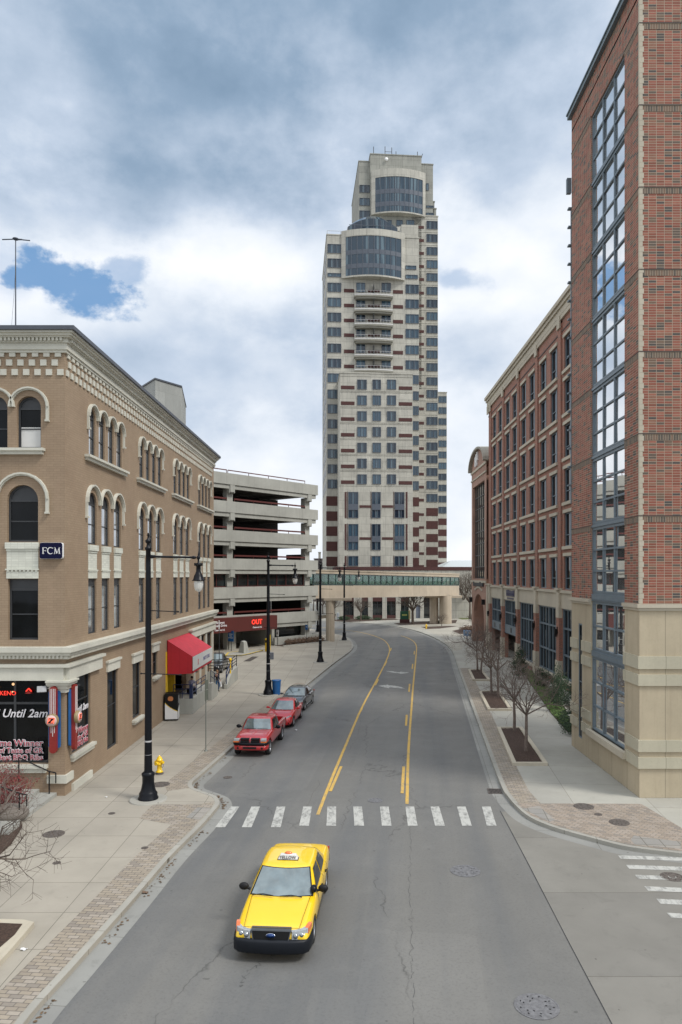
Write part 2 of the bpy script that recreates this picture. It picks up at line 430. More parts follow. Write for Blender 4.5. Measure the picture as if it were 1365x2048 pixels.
PAVERH = bricks('corner_pavers', [(0,(.32,.265,.21)),(.35,(.27,.225,.18)),(.6,(.34,.29,.24)),(.85,(.24,.21,.18))], (.17,.15,.13), .30,.15,.5,.012,.3,rot=R(40),world=True)
def road_paint(name, col, wear):
    t = NT(name); p = t.pos()
    w = t.ramp(t.noise(t.mapping(p, scale=(1,.45,1)), 4.5, 7, .75), [(.47,0),(.62,1)])
    fine = t.ramp(t.noise(p, 40, 3, .8), [(.5,0),(.7,1)])
    c = t.mix(col, (.19,.19,.18), t.math('MULTIPLY', t.math('MAXIMUM', w, t.math('MULTIPLY', fine, .35)), wear))
    return t.fin(c, .7, spec=.3)
PWHITE = road_paint('white_road_paint', (.45,.45,.42), .85)
PYEL = road_paint('yellow_road_paint', (.58,.37,.085), .45)
PYELF = plain('yellow_kerb_paint', (.6,.42,.05), .7)
def glow(name, col, s_): t = NT(name); return t.fin(mul(col, .5), .5, emit=col, es=s_)
NEONR = glow('neon_red', (1,.05,.03), 1.1)
NEONO = glow('sign_glow_salmon', (1,.18,.10), .9)
NEONB = glow('neon_blue', (.03,.09,.9), .7)
WARM = glow('warm_bulb', (1,.6,.3), .9)
PINKDISC = plain('pinkish_white_disc', (.62,.45,.42), .5)
DECALW = plain('white_window_letters', (.72,.70,.72), .5, .05)
DECALR = plain('red_window_letters', (.42,.02,.05), .5, .05)
GREENS = plain('green_sign', (.01,.075,.04), .5)
def globe_mat():
    t = NT('milky_lamp_globe'); return t.fin((.78,.78,.74), .12, trans=.35, ior=1.3, coat=.5)
GLOBE = globe_mat()
# ---------------- world: NISHITA sky behind a broken overcast; light: soft sun
SUN_EL, SUN_AZ = R(50), R(118)
w = bpy.data.worlds.new('World'); sc.world = w; w.use_nodes = True
def build_world():
    t = NT.__new__(NT); t.t = w.node_tree; t.t.nodes.clear(); t.mat = None
    out = t.n('ShaderNodeOutputWorld'); bg = t.n('ShaderNodeBackground'); t.l(bg.outputs[0], out.inputs[0])
    sky = t.n('ShaderNodeTexSky', sky_type='NISHITA'); sky.sun_disc = False
    sky.sun_elevation = SUN_EL; sky.sun_rotation = SUN_AZ
    d = t.n('ShaderNodeTexCoord').outputs['Generated']
    sp = t.n('ShaderNodeSeparateXYZ'); t.l(d, sp.inputs[0])
    az = t.math('ARCTAN2', sp.outputs[0], sp.outputs[1]); el = t.math('ARCSINE', sp.outputs[2])
    cb = t.n('ShaderNodeCombineXYZ'); t.l(az, cb.inputs[0]); t.l(el, cb.inputs[1]); P = cb.outputs[0]
    def n3(scale, detail, rough, seed, st=(1,1.5,1)):
        nd = t.n('ShaderNodeTexNoise'); t.l(t.mapping(P, loc=(seed, seed*.7, 0), scale=st), nd.inputs['Vector'])
        nd.inputs['Scale'].default_value = scale; nd.inputs['Detail'].default_value = detail; nd.inputs['Roughness'].default_value = rough
        return nd.outputs[0]
    warp = n3(5, 7, .62, 3.1); warp2 = n3(14, 6, .6, 8.4)
    def ae(px, py):
        u, v = (px-VX)/F, (VY-py)/F; a = math.atan(u); return a, math.atan(v*math.cos(a))
    def blob(px, py, rx, ry, soft, warpk=.0, rot=0):
        a, e = ae(px, py)
        m = t.mapping(P, loc=(0,0,0)); 
        mm = t.n('ShaderNodeMapping', vector_type='TEXTURE'); t.l(P, mm.inputs[0])
        mm.inputs[1].default_value = (a, e, 0); mm.inputs[2].default_value = (0,0,rot); mm.inputs[3].default_value = (rx/F, ry/F, 1)
        ln = t.n('ShaderNodeVectorMath', operation='LENGTH'); t.l(mm.outputs[0], ln.inputs[0])
        r = ln.outputs['Value']
        if warpk: r = t.math('ADD', r, t.math('MULTIPLY', t.math('SUBTRACT', warp, .5), warpk)); r = t.math('ADD', r, t.math('MULTIPLY', t.math('SUBTRACT', warp2, .5), warpk*.5))
        mr = t.n('ShaderNodeMapRange', interpolation_type='SMOOTHSTEP'); t.l(r, mr.inputs[0])
        mr.inputs[1].default_value = 1+soft; mr.inputs[2].default_value = 1-soft
        return mr.outputs[0]
    # darkness of the cloud layer
    dark = t.math('MULTIPLY', blob(300, -170, 900, 380, .75, 1.0, R(6)), .40)
    dark = t.math('ADD', dark, t.math('MULTIPLY', blob(120, 130, 420, 130, .9, 1.4, R(-4)), .20))
    dark = t.math('ADD', dark, t.math('MULTIPLY', blob(950, 40, 700, 260, .9, 1.2, R(0)), .13))
    for a_ in ((420, 730, 320, 120, .8, 1.5, 0, .30), (560, 640, 130, 40, .8, 1.5, R(-15), .10), (300, 400, 360, 50, .9, 1.8, R(10), .14), (80, 440, 220, 40, .9, 1.6, 0, .14),
               (330, 640, 150, 50, .8, 1.6, 0, .12), (960, 690, 160, 50, .9, 1.4, 0, .20), (560, 900, 240, 70, .9, 1.2, 0, .12), (1050, 300, 250, 120, .9, 1.0, R(20), .10), (620, 480, 140, 40, .9, 1.6, R(-20), .10)):
        dark = t.math('ADD', dark, t.math('MULTIPLY', blob(*a_[:7]), a_[7]))
    for a_ in ((250, 540, 260, 90, .8, 1.5, 0, -.14), (120, 620, 150, 40, .8, 1.5, 0, -.16), (960, 430, 200, 90, .9, 1.2, 0, -.14), (450, 480, 200, 80, .9, 1.5, 0, -.10), (930, 610, 120, 30, .7, 1.4, 0, -.18), (470, 300, 160, 50, .9, 1.5, 0, -.10), (-2400, 500, 1000, 900, .8, .5, 0, -.30)):
        dark = t.math('ADD', dark, t.math('MULTIPLY', blob(*a_[:7]), a_[7]))
    nz = t.ramp(n3(2.6, 4, .5, 1.7), [(.30,0),(.72,1)])
    nz2 = t.ramp(n3(7.0, 6, .52, 5.2), [(.3,0),(.7,1)])
    dark = t.math('ADD', dark, t.math('MULTIPLY', t.math('SUBTRACT', nz, .5), .24))
    dark = t.math('ADD', dark, t.math('MULTIPLY', t.math('SUBTRACT', nz2, .5), .27))
    dark = t.math('ADD', dark, .14, 0, True)
    cloud = t.ramp(dark, [(0,(.93,.95,.99)),(.18,(.78,.835,.91)),(.42,(.52,.61,.74)),(.72,(.28,.385,.52)),(1,(.17,.265,.385))])
    # overcast zenith and the sky behind are brighter than the part in view
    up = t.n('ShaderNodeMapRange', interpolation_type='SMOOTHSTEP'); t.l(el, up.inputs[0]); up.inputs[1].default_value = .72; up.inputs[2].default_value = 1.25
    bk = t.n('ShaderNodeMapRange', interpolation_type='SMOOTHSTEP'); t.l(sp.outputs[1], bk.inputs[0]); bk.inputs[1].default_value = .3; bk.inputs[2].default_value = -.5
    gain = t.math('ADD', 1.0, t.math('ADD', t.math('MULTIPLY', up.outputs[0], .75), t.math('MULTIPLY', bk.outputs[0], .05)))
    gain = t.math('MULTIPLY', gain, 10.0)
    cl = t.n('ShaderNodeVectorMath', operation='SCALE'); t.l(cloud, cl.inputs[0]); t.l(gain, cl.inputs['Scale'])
    hole = blob(185, 588, 76, 30, .36, 5.0, R(-14))
    hole = t.math('MAXIMUM', hole, blob(100, 548, 54, 15, .45, 5.0, R(14)))
    hole = t.math('MAXIMUM', hole, t.math('MULTIPLY', blob(243, 548, 36, 18, .5, 5, R(20)), .6))
    hole = t.math('MAXIMUM', hole, t.math('MULTIPLY', blob(912, 560, 60, 15, .6, 5, R(-10)), .45))
    hole = t.math('MAXIMUM', hole, t.math('MULTIPLY', blob(20, 545, 34, 34, .7, 2), .35))
    sks = t.n('ShaderNodeVectorMath', operation='SCALE'); t.l(sky.outputs[0], sks.inputs[0]); sks.inputs['Scale'].default_value = 1.0
    hs = t.mix(sks.outputs[0], (1.4, 3.3, 6.2), .8)
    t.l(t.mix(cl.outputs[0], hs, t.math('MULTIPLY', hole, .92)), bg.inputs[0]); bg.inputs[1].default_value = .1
build_world()
sd = bpy.data.lights.new('sun', 'SUN'); sd.energy = 2.3; sd.angle = R(14); sd.color = (1, .96, .9)
so = bpy.data.objects.new('sun', sd); COL.objects.link(so)
sv = Vector((math.sin(SUN_AZ)*math.cos(SUN_EL), math.cos(SUN_AZ)*math.cos(SUN_EL), math.sin(SUN_EL)))
so.rotation_euler = sv.to_track_quat('Z', 'Y').to_euler(); so.location = (30, -40, 60)
# ---------------- ground, road, pavements
def catmull(pts, n=4):
    out = []; P = [pts[0]] + list(pts) + [pts[-1]]
    for i in range(1, len(P)-2):
        p0, p1, p2, p3 = P[i-1], P[i], P[i+1], P[i+2]
        for k in range(n):
            t = k/n
            out.append(0.5*((2*p1)+(p2-p0)*t+(2*p0-5*p1+4*p2-p3)*t*t+(3*p1-p0-3*p2+p3)*t**3))
    out.append(P[-2]); return out
def offs(pts, d):
    out = []
    for i, p in enumerate(pts):
        a = pts[max(0, i-1)]; b = pts[min(len(pts)-1, i+1)]
        t = Vector((b.x-a.x, b.y-a.y, 0)); t = unit(t); n = Vector((t.y, -t.x, 0))
        out.append(p + n*d)
    return out
def strip(mb, pts, d0, d1, z, m=0):
    a, b = offs(pts, d0), offs(pts, d1)
    for i in range(len(pts)-1):
        mb.add([(a[i].x,a[i].y,z),(b[i].x,b[i].y,z),(b[i+1].x,b[i+1].y,z),(a[i+1].x,a[i+1].y,z)], [(0,1,2,3)], m)
def kerb_strip(mb, pts, d0, d1, z0, z1):
    a, b = offs(pts, d0), offs(pts, d1)
    for i in range(len(pts)-1):
        vs = [(a[i].x,a[i].y,z0),(b[i].x,b[i].y,z0),(b[i+1].x,b[i+1].y,z0),(a[i+1].x,a[i+1].y,z0),
              (a[i].x,a[i].y,z1),(b[i].x,b[i].y,z1),(b[i+1].x,b[i+1].y,z1),(a[i+1].x,a[i+1].y,z1)]
        mb.hexa(vs)
def GP(l, z=0.0): return [G(x, y, z) for x, y in l]
LCpx = [(-60,2190),(60,2030),(148,1932),(262,1804),(341,1712.5),(401,1652.7),(434,1615),(439.5,1604),(432,1592),(405,1582),(388,1575),(385,1565),(400,1551),(460.6,1498),(540,1429),(618,1366),(668.5,1326),(692,1309),(705,1298),(707,1289),(702,1280),(690,1273),(668,1267),(630,1259),(560,1250),(400,1240)]
RCpx = [(1700,1752),(1500,1722),(1365,1707),(1260,1694),(1200,1680),(1110,1655),(1060,1634),(1032,1611),(1015,1591),(1003,1571),(975,1497),(945,1414),(917,1336),(911,1317),(905,1303),(894,1290),(871,1276),(837,1262.5),(800,1254),(756,1248),(682,1243),(620,1240),(500,1236.5),(300,1233)]
LC, RC = catmull(GP(LCpx)), catmull(GP(RCpx))
m = MB(); m.sheet([(-900,-200),(900,-200),(900,1800),(-900,1800)], -.165)
struct('ground', m, plain('city_ground', (.17,.165,.14), .95, .3, .05))
m = MB(); m.sheet([(-75,-14),(60,-14),(60,185),(-75,185)], ROAD); struct('road', m, ASPH)
lp = [(p.x, p.y) for p in LC]; m = MB()
m.prism(lp + [(-72, lp[-1][1]), (-72, lp[0][1]-6)], -.2, 0.0)
struct('sidewalk_left', m, SIDE)
rp = [(p.x, p.y) for p in RC]; m = MB()
m.prism(rp + [(-72, rp[-1][1]), (-72, 330), (120, 330), (120, rp[0][1])], -.2, 0.0)
struct('sidewalk_right', m, SIDER)
m = MB(); kerb_strip(m, LC, -.004, -.19, -.19, .006); struct('kerb_left', m, KERB)
m = MB(); kerb_strip(m, RC, .004, .19, -.19, .006); struct('kerb_right', m, KERB)
m = MB(); strip(m, LC, .0, .52, ROAD+.005); struct('gutter_left', m, GUT)
m = MB(); strip(m, RC, -.52, .0, ROAD+.005); struct('gutter_right', m, GUT)
# concrete crossing street on the right
m = MB(); m.sheet([(p.x, p.y) for p in GP([(1003,1624),(1055,1722),(1140,1887),(1225,2048),(1330,2250),(2600,2250),(2600,1720),(1365,1700),(1110,1648),(1045,1618)], ROAD)], ROAD+.004)
struct('intersection', m, XCONC)
m = MB()
e = GP([(1001,1622),(1055,1724),(1140,1888),(1225,2049),(1330,2251)], ROAD); strip(m, e, -.008, .014, ROAD+.009); struct('road_joint', m, plain('joint_tar', (.04,.04,.04), .9))
# far driveway apron and the plaza in front of the tower are paler concrete
m = MB(); m.sheet([(p.x, p.y) for p in GP([(905,1302),(880,1272),(838,1256),(790,1246),(860,1236),(960,1232),(1010,1250),(960,1262),(935,1280),(924,1300)])], .004)
struct('driveway', m, APRON)
# pavers
def seg(pts, a, b): return pts[a:b]
def near(pts, px, py):
    g = G(px, py); return min(range(len(pts)), key=lambda i: (pts[i]-g).length)
m = MB(); L1 = LC[:near(LC,401,1652)+1]; strip(m, L1, -.2, -1.16, .004)
L2 = LC[near(LC,388,1575):near(LC,618,1366)+1]; strip(m, L2, -.2, -1.16, .004)
m.sheet([(p.x,p.y) for p in GP([(279,1637),(306,1609),(397,1609),(428,1604),(424,1616),(386,1655),(352,1651)])], .0045)
struct('paver_band_left', m, PAVER)
m = MB(); R1 = RC[near(RC,1032,1611):near(RC,917,1336)+1]; strip(m, R1, .2, 1.12, .004); struct('paver_band_right', m, PAVER)
m = MB(); m.sheet([(p.x,p.y) for p in GP([(1027,1602),(1033,1607),(1283,1608),(1420,1690),(1460,1712),(1365,1703),(1260,1690),(1200,1676),(1110,1651),(1062,1631)])], .008)
struct('corner_paving', m, PAVERH)
m = MB()
for q in ([(1045,1618),(1078,1612),(1110,1640),(1100,1644)], [(1262,1680),(1268,1672),(1362,1684),(1362,1698),(1270,1690)], [(372,1636),(396,1615),(424,1616),(400,1640)]):
    m.sheet([(p.x,p.y) for p in GP(q)], .012)
struct('tactile_slabs', m, bricks('grey_slabs', [(0,(.30,.28,.25)),(.5,(.26,.25,.23))], (.15,.14,.12), .6,.6,0,.02,.3,rot=A,world=True))
# markings
LZ = ROAD + .010
m = MB()
tops = [471,512,562.6,615.7,664,715.6,769,820,870,923,973]; bots = [440.6,493.7,552,608.5,663,719,774,826,880.5,934.5,983.8]
for i, (a, b) in enumerate(zip(tops, bots)):
    ty, by = 1613.5, 1655 if i < 3 else 1652
    m.sheet([(p.x,p.y) for p in GP([(a-8.7,ty),(a+8.7,ty),(b+9.8,by),(b-9.8,by)], ROAD)], LZ)
for (x, y0, y1) in ((1236,1711,1718),(1252,1730,1738),(1270,1750,1758),(1289,1773,1782),(1313,1798,1808),(1334,1826,1836)):
    sh = (y1-y0)*.9
    m.sheet([(p.x,p.y) for p in GP([(x,y0),(1500,y0+9),(1500,y1+9),(x+sh,y1)], ROAD)], LZ)
struct('crosswalk_markings', m, PWHITE)
m = MB()
YL = catmull(GP([(636,1629.6),(661,1565),(688,1500),(724,1416),(752.7,1362),(773,1321.5),(779.7,1300),(775,1287),(763,1277.5),(736,1268),(702,1261.5),(672,1258),(630,1254),(560,1249)], ROAD))
YR = catmull(GP([(814.5,1608),(817.5,1500),(823.5,1416),(827,1369),(832,1318),(833.6,1296),(831,1287),(825,1281),(813.5,1275),(802,1271.5)], ROAD))
strip(m, YL, -.07, .07, LZ); strip(m, YR, -.07, .07, LZ)
for q in ([(683,1533),(661,1583)], [(724,1418),(716,1432)], [(757,1359),(751,1371)], [(774,1323),(769,1332)], [(783,1296),(781.5,1302)]):
    strip(m, GP(q, ROAD), -.07, .07, LZ+.003)
for q in ([(808,1533),(804.8,1587)], [(820,1368),(818.5,1384)], [(826,1328),(825,1338)], [(829.5,1302),(828.8,1309)], [(814,1430),(812.5,1452)]):
    strip(m, GP(q, ROAD), -.07, .07, LZ+.003)
struct('lane_markings', m, PYEL)
m = MB()
m.sheet([(p.x,p.y) for p in GP([(771,1342),(784,1342.5),(800,1345),(802,1343.5),(819,1345.5),(802,1348),(800,1346.8),(784,1345)], ROAD)], LZ)
m.sheet([(p.x,p.y) for p in GP([(757,1372),(776,1369.5),(778,1371),(790,1371.5),(802,1374),(811,1377.5),(798,1376.5),(784,1375),(778,1375),(779,1377)], ROAD)], LZ)
struct('turn_arrows', m, PWHITE)
# manhole covers, grates, patches: each a thing
def cover(px, py, rpx, z, label, mat, group='covers set in road and pavement', r=None):
    c = G(px, py, z); r = r or rpx * c.y / F
    mb = MB(); mb.lathe([(r,0),(r,.008),(r*.93,.009),(r*.92,.004),(r*.88,.004),(r*.87,.009),(r*.35,.009),(r*.33,.005),(r*.28,.005),(r*.27,.009),(.001,.009)], n=28, smooth=False)
    for k in range(3):
        for i in range(6*(k+1)):
            t = 2*PI*i/(6*(k+1))+k*.3; rr = r*(.42+.16*k)
            mb.cbox((rr*math.cos(t), rr*math.sin(t), .012), (r*.09, r*.045, .006), RZ(t))
    o = obj('manhole_cover', mb, mat, None, T(c.x, c.y, z+.004)); return tag(o, label, 'manhole cover', group)
cover(1074,2013,45,ROAD,'large grey cast manhole cover nearest the camera at the bottom right of the road',IRONL)
cover(931,1742,30,ROAD,'pale manhole cover in the road to the right of the taxi',IRONL)
cover(751,1601,15,ROAD,'small ringed cover in the road just beyond the middle of the crosswalk',IRONL)
cover(1345,1754,23,ROAD,'dark cover with a paint splash between the side-street crosswalk bars',IRON)
cover(456,1555,9,ROAD,'little dark cover in the parking lane in front of the red pickup',IRON)
cover(108,1668,21,.0,'round rusty cover on the left pavement below the building corner',IRON)
cover(114,1726,8,.0,'tiny dark cover on the left pavement below the rusty one',IRON)
cover(321,1569,19,.0,'wide flat cover between the lamp post base and the yellow hydrant',IRON)
cover(224,1627,7,.0,'small cover on the pavement left of the nearest lamp post',IRON)
cover(290,1696,7,.0,'small cover on the left pavement beside the paver band',IRON)
cover(1168,1613,20,.008,'brown cover in the corner paving nearest the stone building',IRON)
cover(1239,1645,20,.008,'brown cover in the corner paving nearest the side street',IRON)
cover(1197,1629,8,.008,'tiny cover between the two brown covers of the corner paving',IRON)
def grate(c, w, d, rz, label):
    t_ = thing('storm_drain', label, 'storm drain', T(*c) @ RZ(rz)); M = WM[t_]
    f = MB()
    for s in (-1, 1): f.cbox((s*(w/2-.02),0,.008),(.04,d,.016)); f.cbox((0,s*(d/2-.02),.008),(w-.08,.04,.016))
    n = 9
    for i in range(n): f.cbox((-w/2+.04+(w-.08)*(i+.5)/n,0,.009),((w-.08)/n*.45,d-.08,.014))
    obj('frame', f, IRON, t_, M); p = MB(); p.cbox((0,0,.001),(w-.08,d-.08,.002)); obj('pit', p, BLACKM, t_, M)
g = G(990,1583,ROAD); grate((g.x,g.y,ROAD+.008), .62, .75, -A, 'black barred storm drain in the gutter just past the right end of the crosswalk')
g = G(503,1318); grate((g.x,g.y,.006), .75, 4.6, -R(4), 'long dark channel drain across the garage driveway')
# paper scraps and leaves along the gutter
def scrap(px, py, z, s, label, mat):
    c = G(px, py, z); mb = MB(); rows = []
    for i in range(4): rows.append([Vector(((i/3-.5)*s, (j/3-.5)*s*.7, random.uniform(0,.35)*s)) for j in range(4)])
    mb.grid(rows); tag(obj('litter', mb, mat, None, T(c.x,c.y,z+.01)), label, 'litter')
scrap(48,1900,0,.16,'crumpled white paper on the pavement by the near planter kerb',WHITE)
scrap(213,1595,0,.10,'white scrap on the pavement left of the lamp post base',WHITE)
scrap(592,1461,ROAD,.16,'white scrap on the road beside the red hatchback',WHITE)
scrap(631,1358,ROAD,.14,'white scrap at the kerb past the grey car',WHITE)
scrap(291,1787,ROAD,.17,'brown leaf clump in the left gutter beside the taxi',LEAFB)

mb = MB(); rnd = random.Random(12); Lg = offs(LC, .10)
for _ in range(420):
    i = rnd.randrange(0, near(LC,460,1498)); t = rnd.random(); p = Lg[i]*(1-t)+Lg[i+1]*t
    d = unit(Vector((Lg[i+1].x-Lg[i].x, Lg[i+1].y-Lg[i].y, 0))); p = p + Vector((d.y,-d.x,0))*abs(rnd.gauss(0,.10)); s = rnd.uniform(.02,.055); a = rnd.uniform(0,6)
    if math.sin(p.y*1.7)+math.sin(p.y*.61) < -.2: continue
    mb.add([(p.x+s*math.cos(a+k*PI/2), p.y+s*math.sin(a+k*PI/2), ROAD+.012+rnd.uniform(0,.02)) for k in range(4)], [(0,1,2,3)])
tag(obj('leaf_litter', mb, plain('dead_leaves', (.13,.085,.05), .9, .5, 6)), 'brown leaf litter collected in the left gutter', 'leaves', kind='stuff')

mb = MB(); rnd = random.Random(21)
for pts, w_, amp in (([(820,1655),(821,1700),(819,1760),(823,1830),(822,1900),(826,1960),(829,2060)],.011,.05),([(480,1975),(500,1940),(560,1905)],.012,.09),([(700,1500),(716,1470),(722,1440)],.012,.08),([(640,1560),(600,1640),(560,1668)],.010,.08)):
    P = catmull(GP(pts, ROAD), 14); P = [p+Vector((rnd.gauss(0,amp),rnd.gauss(0,amp),0))*.6 for p in P]
    for a, b in zip(P, P[1:]):
        if rnd.random() < .12: continue
        d = unit(b-a); n = Vector((d.y,-d.x,0))*w_*rnd.uniform(.2,.6); mb.add([(*(a-n).xy,ROAD+.0072),(*(a+n).xy,ROAD+.0072),(*(b+n).xy,ROAD+.0072),(*(b-n).xy,ROAD+.0072)], [(0,1,2,3)])
struct('road_cracks', mb, plain('crack_tar', (.08,.08,.078), .9))
# ---------------- facade tools
class Fr:
    def __init__(s, O, U, N): s.O, s.U, s.N = Vector(O), Vector(U), Vector(N)
    def P(s, u, d, z): return s.O + s.U*u + s.N*d + Vector((0,0,z))
    def M(s, u=0, d=0, z=0):
        p = s.P(u, d, z); U, N = s.U, s.N
        return Matrix(((U.x,N.x,0,p.x),(U.y,N.y,0,p.y),(0,0,1,p.z),(0,0,0,1)))
    def box(s, mb, u0, u1, d0, d1, z0, z1, m=0): return mb.box(u0,u1,d0,d1,z0,z1,s.M(),m)
def facade(mb, fr, u0, u1, z0, z1, ops, depth, m=0, mr=None):
    """wall sheet with real openings and reveals. ops: (u0,u1,z0,z1,arch)"""
    mr = m if mr is None else mr
    us = sorted({u0, u1, *[o[0] for o in ops], *[o[1] for o in ops]}); zs = sorted({z0, z1, *[o[2] for o in ops], *[o[3] for o in ops]})
    def inside(u, z): return any(o[0] < u < o[1] and o[2] < z < o[3] for o in ops)
    for j in range(len(zs)-1):
        i = 0
        while i < len(us)-1:
            zc = (zs[j]+zs[j+1])/2
            if inside((us[i]+us[i+1])/2, zc): i += 1; continue
            k = i
            while k+1 < len(us)-1 and not inside((us[k+1]+us[k+2])/2, zc): k += 1
            mb.add([fr.P(us[i],0,zs[j]),fr.P(us[k+1],0,zs[j]),fr.P(us[k+1],0,zs[j+1]),fr.P(us[i],0,zs[j+1])],[(0,1,2,3)],m)
            i = k+1
    for o in ops:
        a, b, c, d, arch = (*o, 0)[:5]; zt = d
        if arch:
            r = (b-a)/2; hgt = arch if arch is not True and arch > 1e-3 and arch != 1 else r; zt = d-hgt; n = 12
            arc = [(a+r-r*math.cos(PI*i/n), zt+hgt*math.sin(PI*i/n)) for i in range(n+1)]
            for i in range(n):
                (ua, za), (ub, zb) = arc[i], arc[i+1]
                mb.add([fr.P(ua,0,za),fr.P(ub,0,zb),fr.P(ub,0,d),fr.P(ua,0,d)],[(0,1,2,3)],m)
                mb.add([fr.P(ua,0,za),fr.P(ub,0,zb),fr.P(ub,-depth,zb),fr.P(ua,-depth,za)],[(0,1,2,3)],mr)
        else: mb.add([fr.P(a,0,d),fr.P(b,0,d),fr.P(b,-depth,d),fr.P(a,-depth,d)],[(0,1,2,3)],mr)
        for q in (a, b): mb.add([fr.P(q,0,c),fr.P(q,0,zt),fr.P(q,-depth,zt),fr.P(q,-depth,c)],[(0,1,2,3)],mr)
        mb.add([fr.P(a,0,c),fr.P(b,0,c),fr.P(b,-depth,c),fr.P(a,-depth,c)],[(0,1,2,3)],mr)
CACHE = {}
def window(parent, fr, u, z, w, h, d, arch=0, vs=(), hs=(.5,), fw=.07, mat=None, glass=None, mw=.05, blind=0, name='window', pane='pane', head=0):
    """one window: frame mesh + pane child; d = recess; head = solid panel height at the top"""
    mat = mat or DKFRAME; glass = glass or GLASS
    key = (round(w,3), round(h,3), arch, vs, hs, fw, mat.name, glass.name, mw, blind, head)
    if key not in CACHE:
        f, g = MB(), MB(); t = .07; r = w/2; zt = h-r if arch else h-head
        for x0, x1 in ((0,fw),(w-fw,w)): f.box(x0,x1,0,t,0,zt)
        f.box(fw,w-fw,0,t,0,fw)
        if arch:
            n = 12
            for i in range(n):
                a0, a1 = PI*i/n, PI*(i+1)/n
                P = lambda a, rr, y: (r-rr*math.cos(a), y, zt+rr*math.sin(a))
                f.hexa([P(a0,r-fw,0),P(a1,r-fw,0),P(a1,r-fw,t),P(a0,r-fw,t),P(a0,r,0),P(a1,r,0),P(a1,r,t),P(a0,r,t)])
            f.box(fw,w-fw,0,t,zt-fw/2,zt+fw/2)
            f.add([(r-(r-fw)*math.cos(PI*i/n), .025, zt+(r-fw)*math.sin(PI*i/n)) for i in range(n+1)], [tuple(range(n+1))])
            g.add([(fw,.02,fw),(w-fw,.02,fw),(w-fw,.02,zt),(fw,.02,zt)], [(0,1,2,3)])
        else:
            f.box(fw,w-fw,0,t,zt-fw,zt)
            if head: f.box(0,w,0,t*.8,zt+.004,h)
            g.add([(fw,.02,fw),(w-fw,.02,fw),(w-fw,.02,zt-fw),(fw,.02,zt-fw)], [(0,1,2,3)])
        H = zt
        for q in vs: x = w*q; f.box(x-mw/2,x+mw/2,.022,t*.9,fw,H-fw)
        for q in hs: y = H*q; f.box(fw,w-fw,.022,t*.8,y-mw/2,y+mw/2)
        CACHE[key] = (mesh_of('frame', f, mat), mesh_of('pane', g, glass))
    fm, gm = CACHE[key]; M = fr.M(u, -d, z)
    o = obj(name, fm, None, parent, M); p = obj(pane, gm, None, o, M)
    if blind:
        b = MB(); b.box(fw*1.2,w-fw*1.2,.021,.026,fw,H_(h)*blind); obj('blind', b, OFFW, o, M)
    return o
def H_(h): return h
# ---------------- tan painted-brick building at the left
X0, Y0 = -12.4, 31.2; YE = 64.4
LB = thing('brick_building', 'tan painted brick corner building with cream arched hood mouldings and a restaurant downstairs', 'building', T(X0, Y0, 0))
E = Fr((X0, Y0, 0), (0,1,0), (1,0,0)); S = Fr((X0, Y0, 0), (-1,0,0), (0,-1,0)); LE = YE-Y0; LS = 22.0
TOP = 19.4
eo, ewin = [], []
for k in range(4):
    c = 5.25 + 8.02*k
    for i in range(4): u = c-2.45+1.33*i; eo.append((u,u+.86,15.1,17.38,1)); ewin.append(('a',u,15.1,.86,2.28))
    for i in range(3): u = c-2.55+1.82*i; eo.append((u,u+1.14,10.95,13.42,1)); ewin.append(('a',u,10.95,1.14,2.47))
    for i in range(3): u = c-2.52+1.82*i; eo.append((u,u+1.08,6.72,9.32,0)); ewin.append(('r',u,6.72,1.08,2.6))
# ground floor of the east side
eg = [(.75,3.0,1.6,5.05,0),(5.35,6.95,.62,4.6,0),(9.55,11.1,1.35,4.5,0),(13.6,14.7,3.2,4.7,0),(17.2,22.6,.0,4.4,0),(25.2,26.9,1.7,4.55,0),(27.6,29.2,1.7,4.55,0),(30.0,32.0,1.7,4.55,0)]
wall = MB()
facade(wall, E, 0, LE, 0, TOP, eo+eg, .34)
so_, swin = [], []
for k in range(9):
    u = 1.04 + 1.44*k + (1.2 if k >= 2 else 0)
    so_.append((u,u+1.04,14.95,17.2,1)); swin.append(('a',u,14.95,1.04,2.25, .42 if k == 0 else 0))
for k in range(5):
    u = 1.16+3.3*k; so_.append((u,u+1.34,10.93,13.38,1)); swin.append(('a',u,10.93,1.34,2.45,0))
    so_.append((u,u+1.30,6.7,9.33,0)); swin.append(('r',u,6.7,1.30,2.63,0))
sg = [(.72,8.6,1.38,5.1,0),(9.4,14.5,1.38,5.1,0)]
facade(wall, S, 0, LS, 0, TOP, so_+sg, .34)
W_ = Fr((X0-LS, Y0, 0), (0,1,0), (-1,0,0)); Nn = Fr((X0, YE, 0), (-1,0,0), (0,1,0))
facade(wall, W_, 0, LE, 0, TOP, [], .3); facade(wall, Nn, 0, LS, 0, TOP, [], .3)
obj('wall', wall, TAN, LB)
# windows
for s_, u, z, w_, h_ in ewin: window(LB, E, u, z, w_, h_, .15, arch=s_ == 'a', hs=(.5,), fw=.075, head=.28 if s_ == 'r' else 0, glass=GLASS_E)
for s_, u, z, w_, h_, bl in swin: window(LB, S, u, z, w_, h_, .24, arch=s_ == 'a', hs=(.5,), fw=.085, blind=bl, head=.42 if s_ == 'r' else 0)
for u0, u1, z0, z1, _ in eg:
    if u0 == 17.2: continue
    window(LB, E, u0, z0, u1-u0, z1-z0, .16, hs=(.55,) if u0 > 3 else (.64,), vs=() if u1-u0 < 1.7 else (.5,) if u0 > 3 else (.12,), fw=.09)
window(LB, S, .72, 1.38, 7.88, 3.72, .28, vs=(.195,.43,.67), hs=(.69,), fw=.1, mw=.1); window(LB, S, 9.4, 1.38, 5.1, 3.72, .28, vs=(.5,), hs=(.64,), fw=.1, mw=.09)
